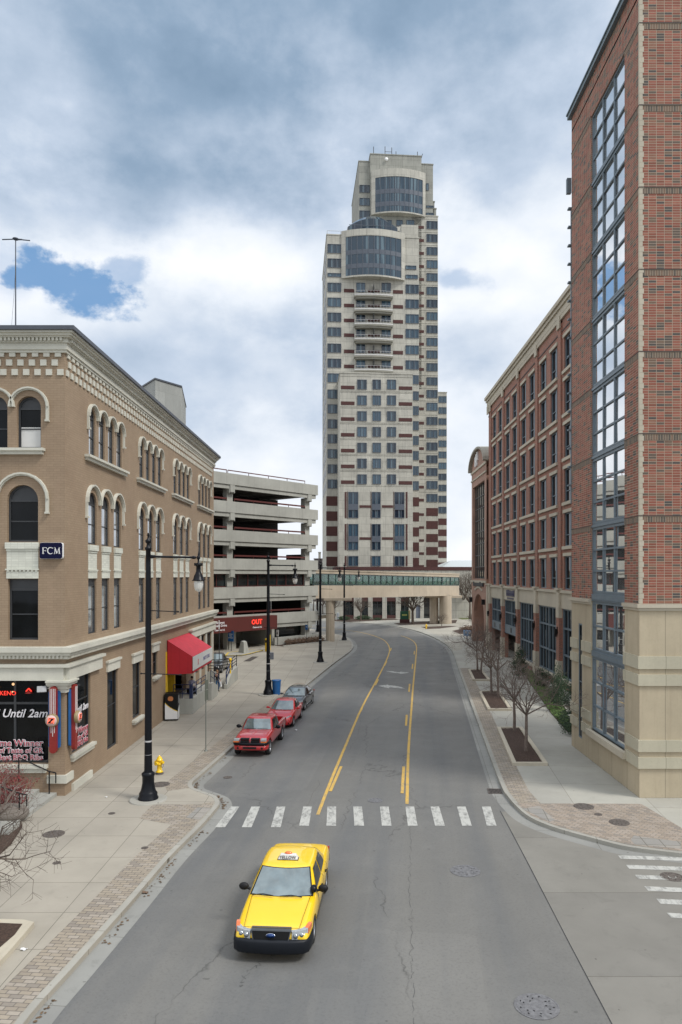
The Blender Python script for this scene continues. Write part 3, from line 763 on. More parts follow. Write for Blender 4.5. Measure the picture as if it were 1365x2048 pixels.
# hood mouldings
def hoods(mb, fr, cs, zs_, ri, ro, leg, d=.10):
    n = 12
    for j, c in enumerate(cs):
        for i in range(n):
            a0, a1 = PI*i/n, PI*(i+1)/n
            P = lambda a, rr, dd: fr.P(c-rr*math.cos(a), dd, zs_+rr*math.sin(a))
            mb.hexa([P(a0,ri,0),P(a1,ri,0),P(a1,ri,d),P(a0,ri,d),P(a0,ro,0),P(a1,ro,0),P(a1,ro,d),P(a0,ro,d)])
            rm = ri+(ro-ri)*.4
            mb.hexa([P(a0,rm,d),P(a1,rm,d),P(a1,rm,d+.06),P(a0,rm,d+.06),P(a0,ro,d),P(a1,ro,d),P(a1,ro,d+.06),P(a0,ro,d+.06)])
    for c, s_ in ((cs[0], -1), (cs[-1], 1)):
        u0, u1 = sorted((c+s_*ri, c+s_*ro)); fr.box(mb, u0, u1, 0, d, zs_-leg, zs_-.002)
        fr.box(mb, u0-.02, u1+.02, 0, d+.06, zs_-leg-.08, zs_-leg)
hood, sills = MB(), MB()
def sill(fr, u0, u1, z, hgt=.26, d=.26):
    fr.box(sills, u0, u1, 0, d, z-hgt*.45, z); fr.box(sills, u0+.07, u1-.07, 0, d*.6, z-hgt, z-hgt*.45)
for k in range(4):
    c = 5.25 + 8.02*k
    hoods(hood, E, [c-2.45+.43+1.33*i for i in range(4)], 16.93, .56, .67, .55); sill(E, c-3.0, c+2.95, 15.09)
    hoods(hood, E, [c-2.55+.57+1.82*i for i in range(3)], 12.88, .79, .91, .65)
hoods(hood, S, [1.54, 3.00], 16.72, .74, .86, .55); sill(S, .85, 3.8, 14.94)
hoods(hood, S, [5.64+1.44*i for i in range(7)], 16.72, .74, .86, .55); sill(S, 4.9, 15, 14.94)
for k in range(5): hoods(hood, S, [1.83+3.3*k], 12.76, 1.02, 1.15, .55)
obj_split('hood_moulding', hood, CREAM, LB)
panels = MB()
def panel(fr, u, w_, z0, z1):
    fr.box(panels, u-.03, u+w_+.03, -.3, .10, z1-.28, z1-.01); fr.box(panels, u, u+w_, -.3, .05, z1-.38, z1-.28)
    fr.box(panels, u+.01, u+w_-.01, -.3, .015, z0+.42, z1-.38); fr.box(panels, u-.03, u+w_+.03, -.3, .07, z0+.36, z0+.42)
    n = max(4, int(w_/.16))
    for i in range(n): a = u+w_*(i+.2)/n; fr.box(panels, a, a+w_/n*.6, 0, .06, z0+.30, z0+.355)
    fr.box(panels, u, u+w_, -.3, .03, z0, z0+.30)
for k in range(4):
    c = 5.25+8.02*k
    for i in range(3): panel(E, c-2.55+1.82*i, 1.14, 9.34, 10.93)
for k in range(5): panel(S, 1.14+3.3*k, 1.38, 9.35, 10.91)
obj_split('spandrel_panel', panels, CREAMB, LB)
sill(E, .55, 3.3, 1.6, .3, .2); sill(E, 9.4, 11.25, 1.34); sill(E, 13.5, 14.8, 3.19); sill(S, .1+.62, 8.7, 1.37, .36, .2); sill(S, 9.3, 14.6, 1.37, .36, .2)
obj_split('sill', sills, CREAM, LB)
# cornices
def run(mb, u_off, prof):
    """L-shaped moulding round the corner: prof = (d0,d1,z0,z1)"""
    for d1, z0, z1 in prof:
        mb.box(X0-LS, X0+d1, Y0-d1, Y0+.0, z0, z1); mb.box(X0-.2, X0+d1, Y0+.0, YE+d1*.4, z0, z1)
cor = MB(); run(cor, 0, [(.10,19.05,19.16),(.16,19.16,19.30),(.12,19.30,19.45),(.20,19.45,19.50),(.19,19.50,19.64),(.34,19.64,19.70),(.42,19.70,19.79),(.50,19.79,19.88)])
for fr, L in ((E, LE), (S, LS)):
    for i in range(int(L/.17)): fr.box(cor, .02+i*.17, .02+i*.17+.10, .19, .30, 19.502, 19.638)
obj('cornice', cor, CREAM, LB)
dent = MB()
for fr, L in ((E, LE), (S, LS)):
    for i in range(int((L-.4)/.49)):
        u = .16+i*.49
        fr.box(dent, u, u+.26, 0, .07, 18.88, 19.049); fr.box(dent, u+.14, u+.40, 0, .06, 18.50, 18.76); fr.box(dent, u-.10, u+.16, 0, .06, 18.09, 18.35)
obj_split('checker_block', dent, CREAM, LB)
cap = MB(); run(cap, 0, [(.60,19.88,20.05)]); cap.box(X0-LS, X0-.2, Y0, YE, 19.2, 19.4); obj('roof', cap, SLATE, LB)
belt = MB(); run(belt, 0, [(.42,6.20,6.42),(.32,6.06,6.20),(.22,5.90,6.06)])
for fr, L in ((E, LE), (S, LS)):
    for i in range(int(L/.17)): fr.box(belt, i*.17, i*.17+.09, .22, .29, 5.93, 6.06)
E.box(belt, 0, 4.1, 0, .2, 4.98, 5.55); E.box(belt, 0, 4.3, 0, .3, 5.55, 5.68); S.box(belt, 0, LS, 0, .2, 4.98, 5.55); S.box(belt, -.3, LS, 0, .3, 5.55, 5.68)
E.box(belt, 23.6, 33.2, 0, .2, 4.7, 5.25); E.box(belt, 23.4, 33.4, 0, .3, 5.25, 5.38)
for u0, u1, z1 in ((5.2,7.1,4.62),(9.4,11.25,4.52),(13.45,14.85,4.72)): E.box(belt, u0, u1, 0, .1, z1, z1+.45); E.box(belt, u0-.08, u1+.08, 0, .17, z1+.45, z1+.56)
# corner pilaster capital, base
for d_, z0, z1 in ((.16,4.62,4.78),(.26,4.78,4.9),(.34,4.9,4.98)): belt.box(X0-.72, X0+d_, Y0-d_, Y0+.7, z0, z1)
belt.box(X0-.6,X0+.1,Y0-.1,Y0+.6,4.45,4.62); E.box(belt, .7, 3.0, 0, .12, 0, .32); belt.box(X0-.75,X0+.1,Y0-.1,Y0+.72,.55,.9)
for u in (24.9, 27.1, 29.4, 32.1): E.box(belt, u, u+.3, 0, .12, .2, 4.7)
obj('belt_cornice', belt, CREAM, LB)
# recessed shop entry under the awning
en = MB(); E.box(en, 17.2, 22.6, -1.2, -1.1, 0, 4.4); E.box(en, 17.0, 17.2, -1.2, .02, 0, 4.4); E.box(en, 16.7, 17.0, -.1, .025, 0, 4.4); E.box(en, 18.9, 19.2, -.9, .03, .9, 4.4)
obj('entry_wall', en, YELW, LB)
dr = MB(); E.box(dr, 19.6, 20.7, -1.09, -1.03, 1.0, 3.4); obj('door', dr, DKFRAME, LB); dg = MB(); E.box(dg, 19.75, 20.55, -1.03, -1.01, 1.3, 3.25); obj('pane', dg, GLASS, LB)
pl = MB(); E.box(pl, 17.2, 22.6, -1.1, 0, .0, 1.0); obj('threshold', pl, GCONC2, LB)
# window lettering
def SM(u, z, d=0): return S.M(u, d, z) @ Matrix(((-1,0,0,0),(0,0,1,0),(0,1,0,0),(0,0,0,1)))
def south_text(body, u_right, z, size, mats_, off=.012, shear=0, fat=0, dy=.17):
    # u grows to the left of the picture on the south wall, so text runs towards smaller u
    M = T(X0-u_right, Y0+dy, z) @ RX(PI/2)
    return text(body, size, mats_, LB, M, .008, fat, shear, 'RIGHT', 'window_lettering')
def east_text(body, u_right, z, size, mat, shear=0, fat=0, dd=.17):
    M = T(X0-dd, Y0+u_right, z) @ RZ(PI/2) @ RX(PI/2)
    return text(body, size, mat, LB, M, .008, fat, shear, 'RIGHT', 'window_lettering')
south_text('Reserved Until 2am', .84, 3.50, .50, DECALW, shear=.3, fat=.006)
for b_, z, s_ in (('6 Time Winner', 2.22, .40), ('of Taste of GR', 1.90, .32), ('Best BBQ Ribs', 1.60, .33)):
    south_text(b_, 1.02, z, s_, DECALW, fat=.02)
    south_text(b_, 1.02, z, s_, DECALR, fat=-.003, dy=.15)
east_text('Until 2am', 2.9, 3.4, .42, DECALW, .3, .008, .07)
for b_, z, s_ in (('ime Winner', 2.42, .40), ('Taste of GR', 2.12, .33), ('Best BBQ Ribs', 1.84, .33)):
    east_text(b_, 2.86, z, s_, DECALW, 0, .018, .07); east_text(b_, 2.86, z, s_, DECALR, 0, -.002, .055)
text('KENO', .26, NEONR, LB, T(X0-2.18, Y0+.16, 4.38) @ RX(PI/2), .01, 0, 0, 'RIGHT', 'neon_sign')
nb = MB()
for zz, ww in ((3.12,.5),(2.95,.5),(2.82,.4)): E.box(nb, 1.6, 1.6+ww, -.09, -.075, zz, zz+.1)
obj('neon_sign', nb, NEONB, LB)
hl = MB(); hl.lathe([(.17,.0),(.12,.06),(.03,.10),(.001,.12)], (X0-1.62, Y0+.14, 4.40), 14); obj('pendant_lamp', hl, REDP, LB)
hb = MB(); hb.tube([(X0-1.74,Y0+.12,4.47),(X0-1.62,Y0+.12,4.60),(X0-1.50,Y0+.12,4.47)], .03, 6); obj('neon_sign', hb, NEONR, LB)
bb = MB(); bb.blob((X0-2.30,Y0+.14,4.78),(.06,.02,.06)); bb.blob((X0-2.33,Y0+.14,4.45),(.04,.02,.03)); bb.blob((X0-2.98,Y0+.14,4.62),(.05,.02,.05)); obj('ceiling_bulb', bb, WARM, LB)
# floodlight on the pilaster
fl = thing('floodlight', 'small grey floodlight bracketed beside the corner pilaster capital', 'floodlight', T(X0-.9, Y0-.25, 4.62)); mb = MB(); mb.cbox((0,0,0),(.38,.14,.26), RZ(.4) @ RX(-.3)); obj('housing', mb, plain('grey_metal', (.35,.36,.37), .5), fl, WM[fl], bevel=.02)
mb = MB(); mb.cyl((.16,.05,.05),(.4,.2,.1),.025); obj('bracket', mb, DKFRAME, fl, WM[fl])
# FCM sign
def rrect(w_, h_, r, n=5):
    P = []
    for cx, cy, a0 in ((w_/2-r,h_/2-r,0),(-w_/2+r,h_/2-r,PI/2),(-w_/2+r,-h_/2+r,PI),(w_/2-r,-h_/2+r,1.5*PI)):
        for i in range(n+1): a = a0+PI/2*i/n; P.append((cx+r*math.cos(a), cy+r*math.sin(a)))
    return P
fs = thing('business_sign', 'navy rounded box sign reading FCM on the tan brick wall near the corner', 'sign', T(X0-.53, Y0-.02, 10.54))
MS = WM[fs] @ RX(PI/2)
mb = MB(); mb.prism(rrect(.98,.70,.09), 0, .16); obj('housing', mb, WHITE, fs, MS)
mb = MB(); mb.prism(rrect(.96,.68,.09), .161, .185); obj('face', mb, NAVY, fs, MS)
mb = MB()
def stroke(mb, pts, w_, z0=.186, z1=.192):
    for (ax, ay), (bx, by) in zip(pts, pts[1:]):
        d = unit(Vector((bx-ax, by-ay))); nx, ny = -d.y*w_/2, d.x*w_/2
        mb.prism([(ax-nx-d.x*0,ay-ny),(bx-nx,by-ny),(bx+nx,by+ny),(ax+nx,ay+ny)], z0, z1)
h_ = .26
stroke(mb, [(-.33,-h_/2),(-.33,h_/2)], .042); stroke(mb, [(-.36,h_/2),(-.17,h_/2)], .022); stroke(mb, [(-.33,.0),(-.21,.0)], .02); stroke(mb, [(-.37,-h_/2),(-.28,-h_/2)], .016); stroke(mb, [(-.17,h_/2),(-.17,h_/2-.06)], .014); stroke(mb,[(-.21,.03),(-.21,-.03)],.012)
arc = [(-.01+.125*math.cos(a), .135*math.sin(a)) for a in [R(45+270*i/16) for i in range(17)]]
for i in range(16): stroke(mb, [arc[i], arc[i+1]], .018+.026*math.sin(PI*i/15))
stroke(mb, [(.09,.09),(.09,.14)], .014)
stroke(mb, [(.16,-h_/2),(.18,h_/2)], .018); stroke(mb, [(.18,h_/2),(.26,-h_/2)], .04); stroke(mb, [(.26,-h_/2),(.35,h_/2)], .018); stroke(mb, [(.35,h_/2),(.37,-h_/2)], .04)
stroke(mb, [(.13,-h_/2),(.20,-h_/2)], .014); stroke(mb, [(.33,-h_/2),(.41,-h_/2)], .014); stroke(mb, [(.14,h_/2),(.19,h_/2)], .014); stroke(mb, [(.34,h_/2),(.40,h_/2)], .014)
obj('lettering', mb, WHITE, fs, MS)
# two totem signs on the pilaster
def totem(M, label):
    t_ = thing('restaurant_sign', label, 'sign', M, 'red and blue totem signs on the corner pilaster')
    mb = MB(); mb.prism(rrect(.50,2.45,.08), .05, .14, RX(PI/2)); obj('blue_panel', mb, BLUEP, t_, M)
    mb = MB(); mb.prism(rrect(.30,2.85,.14), .141, .30, RX(PI/2)); obj('red_panel', mb, REDP, t_, M)
    mb = MB()
    for k in range(4): mb.prism([(-.12+.07*k,.2),(-.10+.07*k,.2),(-.10+.07*k,1.33),(-.12+.07*k,1.33)], .301, .312, RX(PI/2))
    for k, q in enumerate((-.55,-.70,-.55)): mb.prism([(-.08+.07*k,-.25),(-.06+.07*k,-.25),(-.06+.07*k,q),(-.08+.07*k,q)], .301, .312, RX(PI/2))
    obj('stripes', mb, WHITE, t_, M)
    mb = MB(); mb.lathe([(.27,.0),(.27,.14),(.24,.15),(.001,.151)], (0,0,0), 24, RX(PI/2) @ T(0,0,.30)); obj('disc_rim', mb, plain('tan_ring', (.25,.19,.09), .5), t_, M)
    mb = MB(); mb.lathe([(.235,.0),(.235,.02),(.001,.021)], (0,0,0), 24, RX(PI/2) @ T(0,0,.452)); d_ = obj('disc', mb, PINKDISC, t_, M)
    mb = MB(); mb.prism([(-.17,-.12),(.12,-.12),(.17,.13),(-.12,.13)], .475, .480, RX(PI/2)); obj('glowing_panel', mb, NEONO, d_, M)
    mb = MB(); mb.prism([(-.10,.105),(.13,.105),(.12,.07),(-.03,-.07),(.10,-.07),(.09,-.105),(-.14,-.105),(-.13,-.07),(.01,.07),(-.10,.07)], .481, .487, RX(PI/2)); obj('letter', mb, BLACKM, d_, M)
totem(T(X0-.40, Y0-.02, 3.32), 'red and blue totem sign with Z badge on the front face of the corner pilaster')
totem(T(X0+.02, Y0+.42, 3.32) @ RZ(PI/2), 'red and blue totem sign with Z badge on the street side of the corner pilaster')
# roof mast and penthouse
ma = thing('roof_antenna', 'tall thin mast with a horizontal crossbar on the tan building roof', 'antenna', T(-15.6, 33.5, 19.4))
mb = MB(); mb.cyl((0,0,0),(0,0,5.6),.035,.022); obj('mast', mb, SLATE, ma, WM[ma])
mb = MB(); mb.tube([(-.62,0,5.60),(0,0,5.62),(.62,.1,5.60)], .028, 8); mb.blob((0,0,5.63),(.14,.14,.06)); mb.cyl((0,0,5.61),(.3,.0,5.60),.05,.03); obj('crossbar', mb, SLATE, ma, WM[ma])
mb = MB(); mb.tube([(0,0,4.4),(-.08,0,3.0),(-.22,0,1.2),(-.24,0,0)], .006, 4); obj('cable', mb, SLATE, ma, WM[ma])
ph = thing('penthouse', 'plain concrete stair tower rising behind the roof of the tan building', 'building', T(-22, 78, 0))
mb = MB(); x0, x1 = SX(277,74), SX(364,74); Yc = 74
mb.prism([(SX(278,76),76),(SX(311,72),72),(SX(364,75),75),(SX(364,82),84),(SX(275,84),84)], 0, SZ(759,72)); obj('wall', mb, weathered('stair_tower_concrete', (.33,.34,.32), .85, .3, joints=(1.9,3.1), jc=.7), ph)
mb = MB(); mb.prism([(SX(277,76),75.9),(SX(311,72),71.85),(SX(365,75),74.9),(SX(365,82),84.1),(SX(274,84),84.1)], SZ(759,72)+.003, SZ(759,72)+.15); obj('coping', mb, SLATE, ph)
# awning
aw = thing('awning', 'red canvas entrance awning with a white lettered front over the shop door', 'awning', T(X0, 51.5, 3))
a0, a1, xf, zt, zf, zb = 48.2, 54.7, -10.68, 5.15, 4.06, 2.95
mb = MB()
for y in (a0, a1): mb.add([(X0+.02,y,zb-.1),(xf,y,zb),(xf,y,zf),(X0+.02,y,zt)], [(0,1,2,3)])
mb.box(xf-.03, xf, a0, a1, zb-.0, zf); mb.box(X0+.02,X0+.05,a0,a1,zb-.1,zt); mb.add([(X0+.05,a0,zb-.02),(X0+.05,a1,zb-.02),(xf,a1,zb+.02),(xf,a0,zb+.02)],[(0,1,2,3)])
obj('canvas', mb, AWN, aw, recalc=True)
mb = MB(); mb.add([(X0+.02,a0-.004,zt+.006),(xf+.004,a0-.004,zf+.006),(xf+.004,a1+.004,zf+.006),(X0+.02,a1+.004,zt+.006)], [(0,1,2,3)]); obj('top_canvas', mb, AWNT, aw)
mb = MB(); mb.box(xf, xf+.03, a0+.02, a1-.02, zb+.17, zf-.01); sb = obj('sign_board', mb, OFFW, aw)
MT = RZ(PI/2) @ RX(PI/2)
text('PARTY STORE', .36, plain('faded_blue_ink', (.12,.12,.25), .6), sb, T(xf+.034, 52.6, 3.55) @ MT, .004, .008)
text('R', .55, plain('faded_red_ink', (.5,.1,.1), .6), sb, T(xf+.034, 49.8, 3.52) @ MT, .004, .012, .15, name='emblem')
# ---------------- parking garage, angled to the street
GA = R(40); C0 = Vector((-6.0, 104.0, 0)); gd = Vector((-math.sin(GA), -math.cos(GA), 0)); gn = Vector((math.cos(GA), -math.sin(GA), 0))
PG = thing('parking_garage', 'open concrete parking garage of stacked decks with a maroon entrance band', 'building', T(*C0))
g_ = Fr(C0, gd, gn)          # u runs back towards the camera, d towards the street
LG, DG = 46.0, 17.0
levels = [4.35, 7.95, 11.6, 15.2, 18.85, 22.4]     # parapet tops
for z in levels:
    mb = MB()
    g_.box(mb, -.9, LG, 0, .45, z-1.42, z); g_.box(mb, -.6, LG, -.1, .30, z-1.95, z-1.424)
    g_.box(mb, -.9, -.5, -DG, -.001, z-1.42, z) if z > 8 else None
    g_.box(mb, -.9, LG, -DG-.4, -DG, z-1.42, z)
    # chamfered end
    obj('parapet', mb, GCONC, PG)
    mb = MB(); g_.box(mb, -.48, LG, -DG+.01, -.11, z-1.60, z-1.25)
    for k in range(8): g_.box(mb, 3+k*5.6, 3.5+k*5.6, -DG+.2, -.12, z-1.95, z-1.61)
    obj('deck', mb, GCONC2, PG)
cols = MB(); corb = MB()
for k in range(4):
    u = .25+14.3*k
    for z in levels:
        z0 = 0 if z == levels[0] else z-3.6
        g_.box(cols, u, u+.95, -.95, -.12, z0, z-1.951); g_.box(cols, u, u+.95, -DG+.1, -DG+.8, z0, z-1.951)
        g_.box(corb, u+.1, u+.85, .31, .42, z-2.35, z-1.43); g_.box(corb, u-.0, u+.95, -.118, .309, z-2.45, z-1.951)
obj_split('column', cols, GCONC, PG, gap=.2); obj_split('corbel', corb, GCONC, PG)
rails = MB()
for z in levels:
    zz = z+.42
    for k in range(3):
        a, b = 1.4+14.3*k, 14.3*(k+1)+.1
        if z == levels[1]: continue
        if z == levels[-1]: a, b = 1.4+14.3*k, 14.3*(k+1)+1.2
        g_.box(rails, a, b, .02, .1, zz-.06, zz+.06) if z == levels[-1] else g_.box(rails, a, b, -.1, .02, zz-.14, zz+.06)
        n = 4
        for i in range(n+1): q = a+(b-a)*i/n; g_.box(rails, q-.03, q+.03, -.0, .06, z, zz)
        if z != levels[-1]: g_.box(rails, a, b, -DG-.2, -DG-.1, zz-.08, zz+.02)
obj_split('guard_rail', rails, MAROON, PG)
# glazed level with maroon mullions
zz0, zz1 = levels[1]+.02, levels[2]-1.96
gl = MB(); g_.box(gl, 1.25, LG, -.5, -.46, zz0, zz1); obj('window', gl, TGLASS2, PG)
mu = MB(); u = 1.25
while u < LG: g_.box(mu, u-.05, u+.05, -.46, -.36, zz0, zz1); u += 1.75
g_.box(mu, 1.2, LG, -.46, -.34, zz0, zz0+.1); g_.box(mu, 1.2, LG, -.46, -.34, zz1-.1, zz1); obj('mullion', mu, MAROON, PG)
dk = MB(); g_.box(dk, 5.5, LG-.1, -DG+3.5, -DG+3.9, 0, levels[2]-1.3); g_.box(dk, -.3, LG-.1, -7.5, -7.2, levels[2]-1.2, levels[-1]-1.7); g_.box(dk, -.4, 5.5, -DG+.9, -DG+1.1, 0, levels[0]-1.7); g_.box(dk, -.4, 14, -9, -8.8, levels[0]-1, levels[1]-1.7); obj('interior_shade_sheet', dk, GDARK, PG)  # near-black sheets added so the deck openings look dark inside
dk = MB(); g_.box(dk, -.46, -.36, -8.7, -1.2, levels[0]-1.3, levels[2]-1.9); g_.box(dk, -.46, -.36, -5.5, -2.0, levels[2]-1.2, levels[2]+.9); obj('end_shade_sheet', dk, GDARK, PG)  # added dark sheets, keep the openings at the right end in shade
rp_ = MB(); rp_.hexa([g_.P(3,-11,levels[2]-1.2),g_.P(16,-11,levels[2]+1.6),g_.P(16,-14,levels[2]+1.6),g_.P(3,-14,levels[2]-1.2),g_.P(3,-11,levels[2]-.4),g_.P(16,-11,levels[2]+2.4),g_.P(16,-14,levels[2]+2.4),g_.P(3,-14,levels[2]-.4)]); g_.box(rp_, 2.0, 9.5, -15.5,-15.3, levels[2], levels[2]+1.5); obj('ramp', rp_, MAROON, PG)
# entrance canopy band
def gx(px, d=0.0):
    """distance along the garage face for a picture column"""
    k = (px-VX)/F; b = C0 + gn*d
    return (b.x-k*b.y)/(k*gd.y-gd.x)
ub = gx(555, 1.6)
cb_ = MB(); g_.box(cb_, ub, ub+19, .46, 1.6, 2.35, 4.15); obj('entrance_band', cb_, MAROON, PG)
MG = lambda u, z, d: Matrix.Translation(g_.P(u, d, z)) @ RZ(PI/2-GA) @ RX(PI/2)
for b_, px, z, s_ in (('Parkwest', 440, 3.62, .40), ('Private Drive', 440, 3.25, .42), ('Clearance 6-2', 440, 2.72, .28), ('Clearance 6-2', 515, 2.75, .28)):
    text(b_, s_, DECALW, PG, MG(gx(px,1.6), z, 1.61), .01, .008)
text('OUT', .85, NEONR, PG, MG(gx(514,1.6), 3.42, 1.62), .02, .03, name='lit_lettering')
em = MB(); ue0, ue1 = gx(528), gx(440)
g_.box(em, 7.4, 7.9, -6, .1, 0, 2.34); g_.box(em, 14.2, 15.3, -1, .1, 0, 2.34); g_.box(em, 7.9, LG, -6.2, -6.0, 0, 2.3); obj('entrance_pier', em, GCONC, PG)
lo = MB(); g_.box(lo, .4, 7.3, -1.2, -1.15, 0.9, 2.38); obj('window', lo, TGLASS2, PG)
# planter wall along the ground floor
pw = thing('planter_wall', 'low concrete planter wall with dry brown shrubs at the garage corner', 'planter', T(*C0)); mb = MB()
g_.box(mb, -1.0, 8.0, .5, .8, -.02, 1.05); g_.box(mb, -1.0, -.7, -.6, .499, -.02, 1.05); g_.box(mb, -2.2, 8.0, 2.3, 2.45, -.02, .12); obj('wall', mb, GCONC, pw)
mb = MB(); g_.box(mb, -2.2, 8, .81, 2.29, .01, .06); obj('soil', mb, MULCH, pw)
# small things at the garage entrance
def post_sign(name, label, cat, px, py, zt, w_, h_, face, body=None, post=.04, rot=0, col=None, bs=.2):
    g = G(px, py); t_ = thing(name, label, cat, T(g.x, g.y, 0) @ RZ(rot)); M = WM[t_]
    mb = MB(); mb.cyl((0,0,0),(0,0,zt),post); obj('post', mb, col or DKFRAME, t_, M)
    mb = MB(); mb.prism(rrect(w_,h_,.03), 0, .03, T(0,-.045,zt-h_/2) @ RX(PI/2)); p = obj('panel', mb, face, t_, M)
    if body:
        for i, b_ in enumerate(body): text(b_, bs, WHITE if face is not WHITE else BLACKM, p, M @ T(0,-.085,zt-h_/2+(len(body)/2-.5-i)*bs*1.35) @ RX(PI/2), .004, .004)
    return t_
post_sign('parking_sign', 'blue rectangular sign on a post in front of the garage entrance', 'sign', 463, 1302, 2.1+.45, 1.05, 1.35, BLUEP, ['PARKING','PUBLIC','ENTRANCE'], .05, -GA, bs=.17)
post_sign('handicap_sign', 'small blue parking sign on the last garage column', 'sign', 614, 1287, 2.6, .42, .7, BLUEP, ['P'], .03, -GA, bs=.3)
post_sign('parking_notice', 'small white notice board on the planter wall of the garage', 'sign', 556, 1291, 2.1, .45, .85, WHITE, ['NO','PARK'], .03, -GA, bs=.14)
post_sign('traffic_sign', 'thin pole with a narrow white sign behind the awning railing', 'sign', 439, 1350, 5.2, .10, .85, WHITE, None, .035, 0)
g = G(488, 1307); t_ = thing('concrete_bollard', 'tapered grey concrete block on the yellow-edged island of the garage entrance', 'bollard', T(g.x,g.y,0) @ RZ(-GA)); mb = MB()
mb.hexa([(-.55,-.45,0),(.55,-.45,0),(.55,.45,0),(-.55,.45,0),(-.28,-.25,1.45),(.28,-.25,1.45),(.28,.25,1.45),(-.28,.25,1.45)]); obj('block', mb, GCONC, t_, WM[t_], bevel=.04)
mb = MB(); mb.lathe([(.3,0),(.2,.08),(.001,.12)], (0,0,1.45), 12); obj('cap', mb, GCONC, t_, WM[t_])
g = G(534, 1303); t_ = thing('ticket_post', 'yellow upright ticket machine post beside the garage entrance', 'ticket machine', T(g.x,g.y,0) @ RZ(-GA)); mb = MB(); mb.cbox((0,0,.8),(.36,.3,1.6)); obj('body', mb, YEL, t_, WM[t_], bevel=.04); mb = MB(); mb.cbox((0,-.16,1.25),(.22,.02,.3)); obj('screen', mb, BLACKM, t_, WM[t_])
g = G(536.5, 1300); t_ = thing('raised_barrier', 'raised yellow parking barrier arm standing upright by the entrance', 'barrier', T(g.x+.1,g.y+.3,0)); mb = MB(); mb.cbox((0,0,4.0),(.12,.08,4.2)); obj('arm', mb, YEL, t_, WM[t_]); mb = MB(); mb.cbox((.0,.0,.95),(.35,.35,1.9)); obj('motor_box', mb, YEL, t_, WM[t_])
isl = GP([(452,1313),(457,1307),(500,1301),(527,1302),(500,1309),(484,1312.5)]); m = MB(); m.prism([(p.x,p.y) for p in isl], .0, .12); struct('traffic_island', m, KERB)
m = MB(); strip(m, isl[:]+[isl[0]], -.08, .12, .128); struct('island_edge_paint', m, PYELF)
# cars glimpsed on the decks
for k, (u, z, lab, mt) in enumerate(((17.4, levels[3]-1.25-.0, 'dark car roof behind the rail of the fourth garage deck', BLACKM), (15.5, levels[2]-1.25+3.65-.02, 'dark vehicle seen through the third garage opening', BLACKM), (20.5, levels[2]-1.25, 'pale car bonnet on the third garage deck', OFFW))):
    t_ = thing('parked_car', lab, 'car', Matrix.Translation(g_.P(u, -4.2, z+(.35 if k < 2 else .3))) @ RZ(PI/2-GA), 'cars parked on the garage decks')
    mb = MB(); rows = []
    for x, zb, zt_, w_ in ((-2.2,.3,.8,.8),(-1.9,.2,.95,.88),(-1.0,.2,1.05,.9),(-.4,.2,1.5,.85),(1.0,.2,1.55,.85),(1.7,.2,1.1,.9),(2.2,.3,.9,.8)):
        rows.append([Vector((x, w_*math.cos(a), zb+(zt_-zb)*(.5+.5*math.sin(a)))) for a in [2*PI*i/14 for i in range(14)]])
    mb.grid(rows, closed=True); obj('body', mb, mt, t_, WM[t_], sub=1)
# ---------------- glazed skywalk
BL, BR = Vector((-5.75, 105.0, 0)), Vector((SX(918,146), 146, 0))
bu = unit(BR-BL); bn = Vector((bu.y, -bu.x, 0)); LBr = (BR-BL).length
SK = thing('skywalk', 'enclosed glazed pedestrian bridge with pale stucco bands crossing above the road', 'bridge', T(*BL)); b_ = Fr(BL, bu, bn)
def bx_(mb, u0, u1, d0, d1, zl0, zl1, zr0, zr1):
    def zz(u, l, r): return l+(r-l)*u/LBr
    mb.hexa([b_.P(u0,d0,zz(u0,zl0,zr0)),b_.P(u1,d0,zz(u1,zl0,zr0)),b_.P(u1,d1,zz(u1,zl0,zr0)),b_.P(u0,d1,zz(u0,zl0,zr0)),
             b_.P(u0,d0,zz(u0,zl1,zr1)),b_.P(u1,d0,zz(u1,zl1,zr1)),b_.P(u1,d1,zz(u1,zl1,zr1)),b_.P(u0,d1,zz(u0,zl1,zr1))])
mb = MB(); bx_(mb,0,LBr,-3.6,.12, 6.1,7.2, 5.35,6.35); bx_(mb,0,LBr,-3.55,.07, 7.203,8.0, 6.353,7.35); obj('lower_band', mb, BRIDGE, SK)
mb = MB(); bx_(mb,0,LBr,-3.6,.12, 9.75,10.15, 9.05,9.55); bx_(mb,0,LBr,-3.7,.22, 10.153,10.3, 9.553,9.8); obj('upper_band', mb, BRIDGE, SK)
for d0 in (0.0, -3.5):
    mb = MB(); bx_(mb,.0,LBr,d0-.03,d0, 8.003,9.747, 7.353,9.047); 
    t_ = NT('see_through_glass') if d0 == 0 else None
    if t_:
        tr = t_.n('ShaderNodeBsdfTransparent'); tr.inputs[0].default_value = (.62,.75,.71,1); gl_ = t_.n('ShaderNodeBsdfGlossy'); gl_.inputs['Roughness'].default_value = .03; gl_.inputs[0].default_value = (.8,.8,.8,1)
        mx = t_.n('ShaderNodeMixShader'); mx.inputs[0].default_value = .12; t_.l(tr.outputs[0], mx.inputs[1]); t_.l(gl_.outputs[0], mx.inputs[2]); t_.l(mx.outputs[0], t_.out.inputs[0]); SEEG = t_.mat
    obj('glass_wall', mb, SEEG, SK)
N_ = 13; fr_ = MB(); tr_ = MB()
for d0 in (.005, -3.57):
    for i in range(N_+1):
        u = LBr*i/N_; 
        for o_, hw in ((0,.10),(LBr/N_*.5,.04)):
            if u+o_+hw < LBr+.2: bx_(fr_, u+o_-hw, u+o_+hw, d0, d0+.06, 8.003,9.747, 7.353,9.047)
    bx_(fr_, 0, LBr, d0+.001, d0+.07, 8.003,8.15, 7.353,7.5); bx_(fr_, 0, LBr, d0+.001, d0+.07, 9.65,9.747, 8.95,9.047)
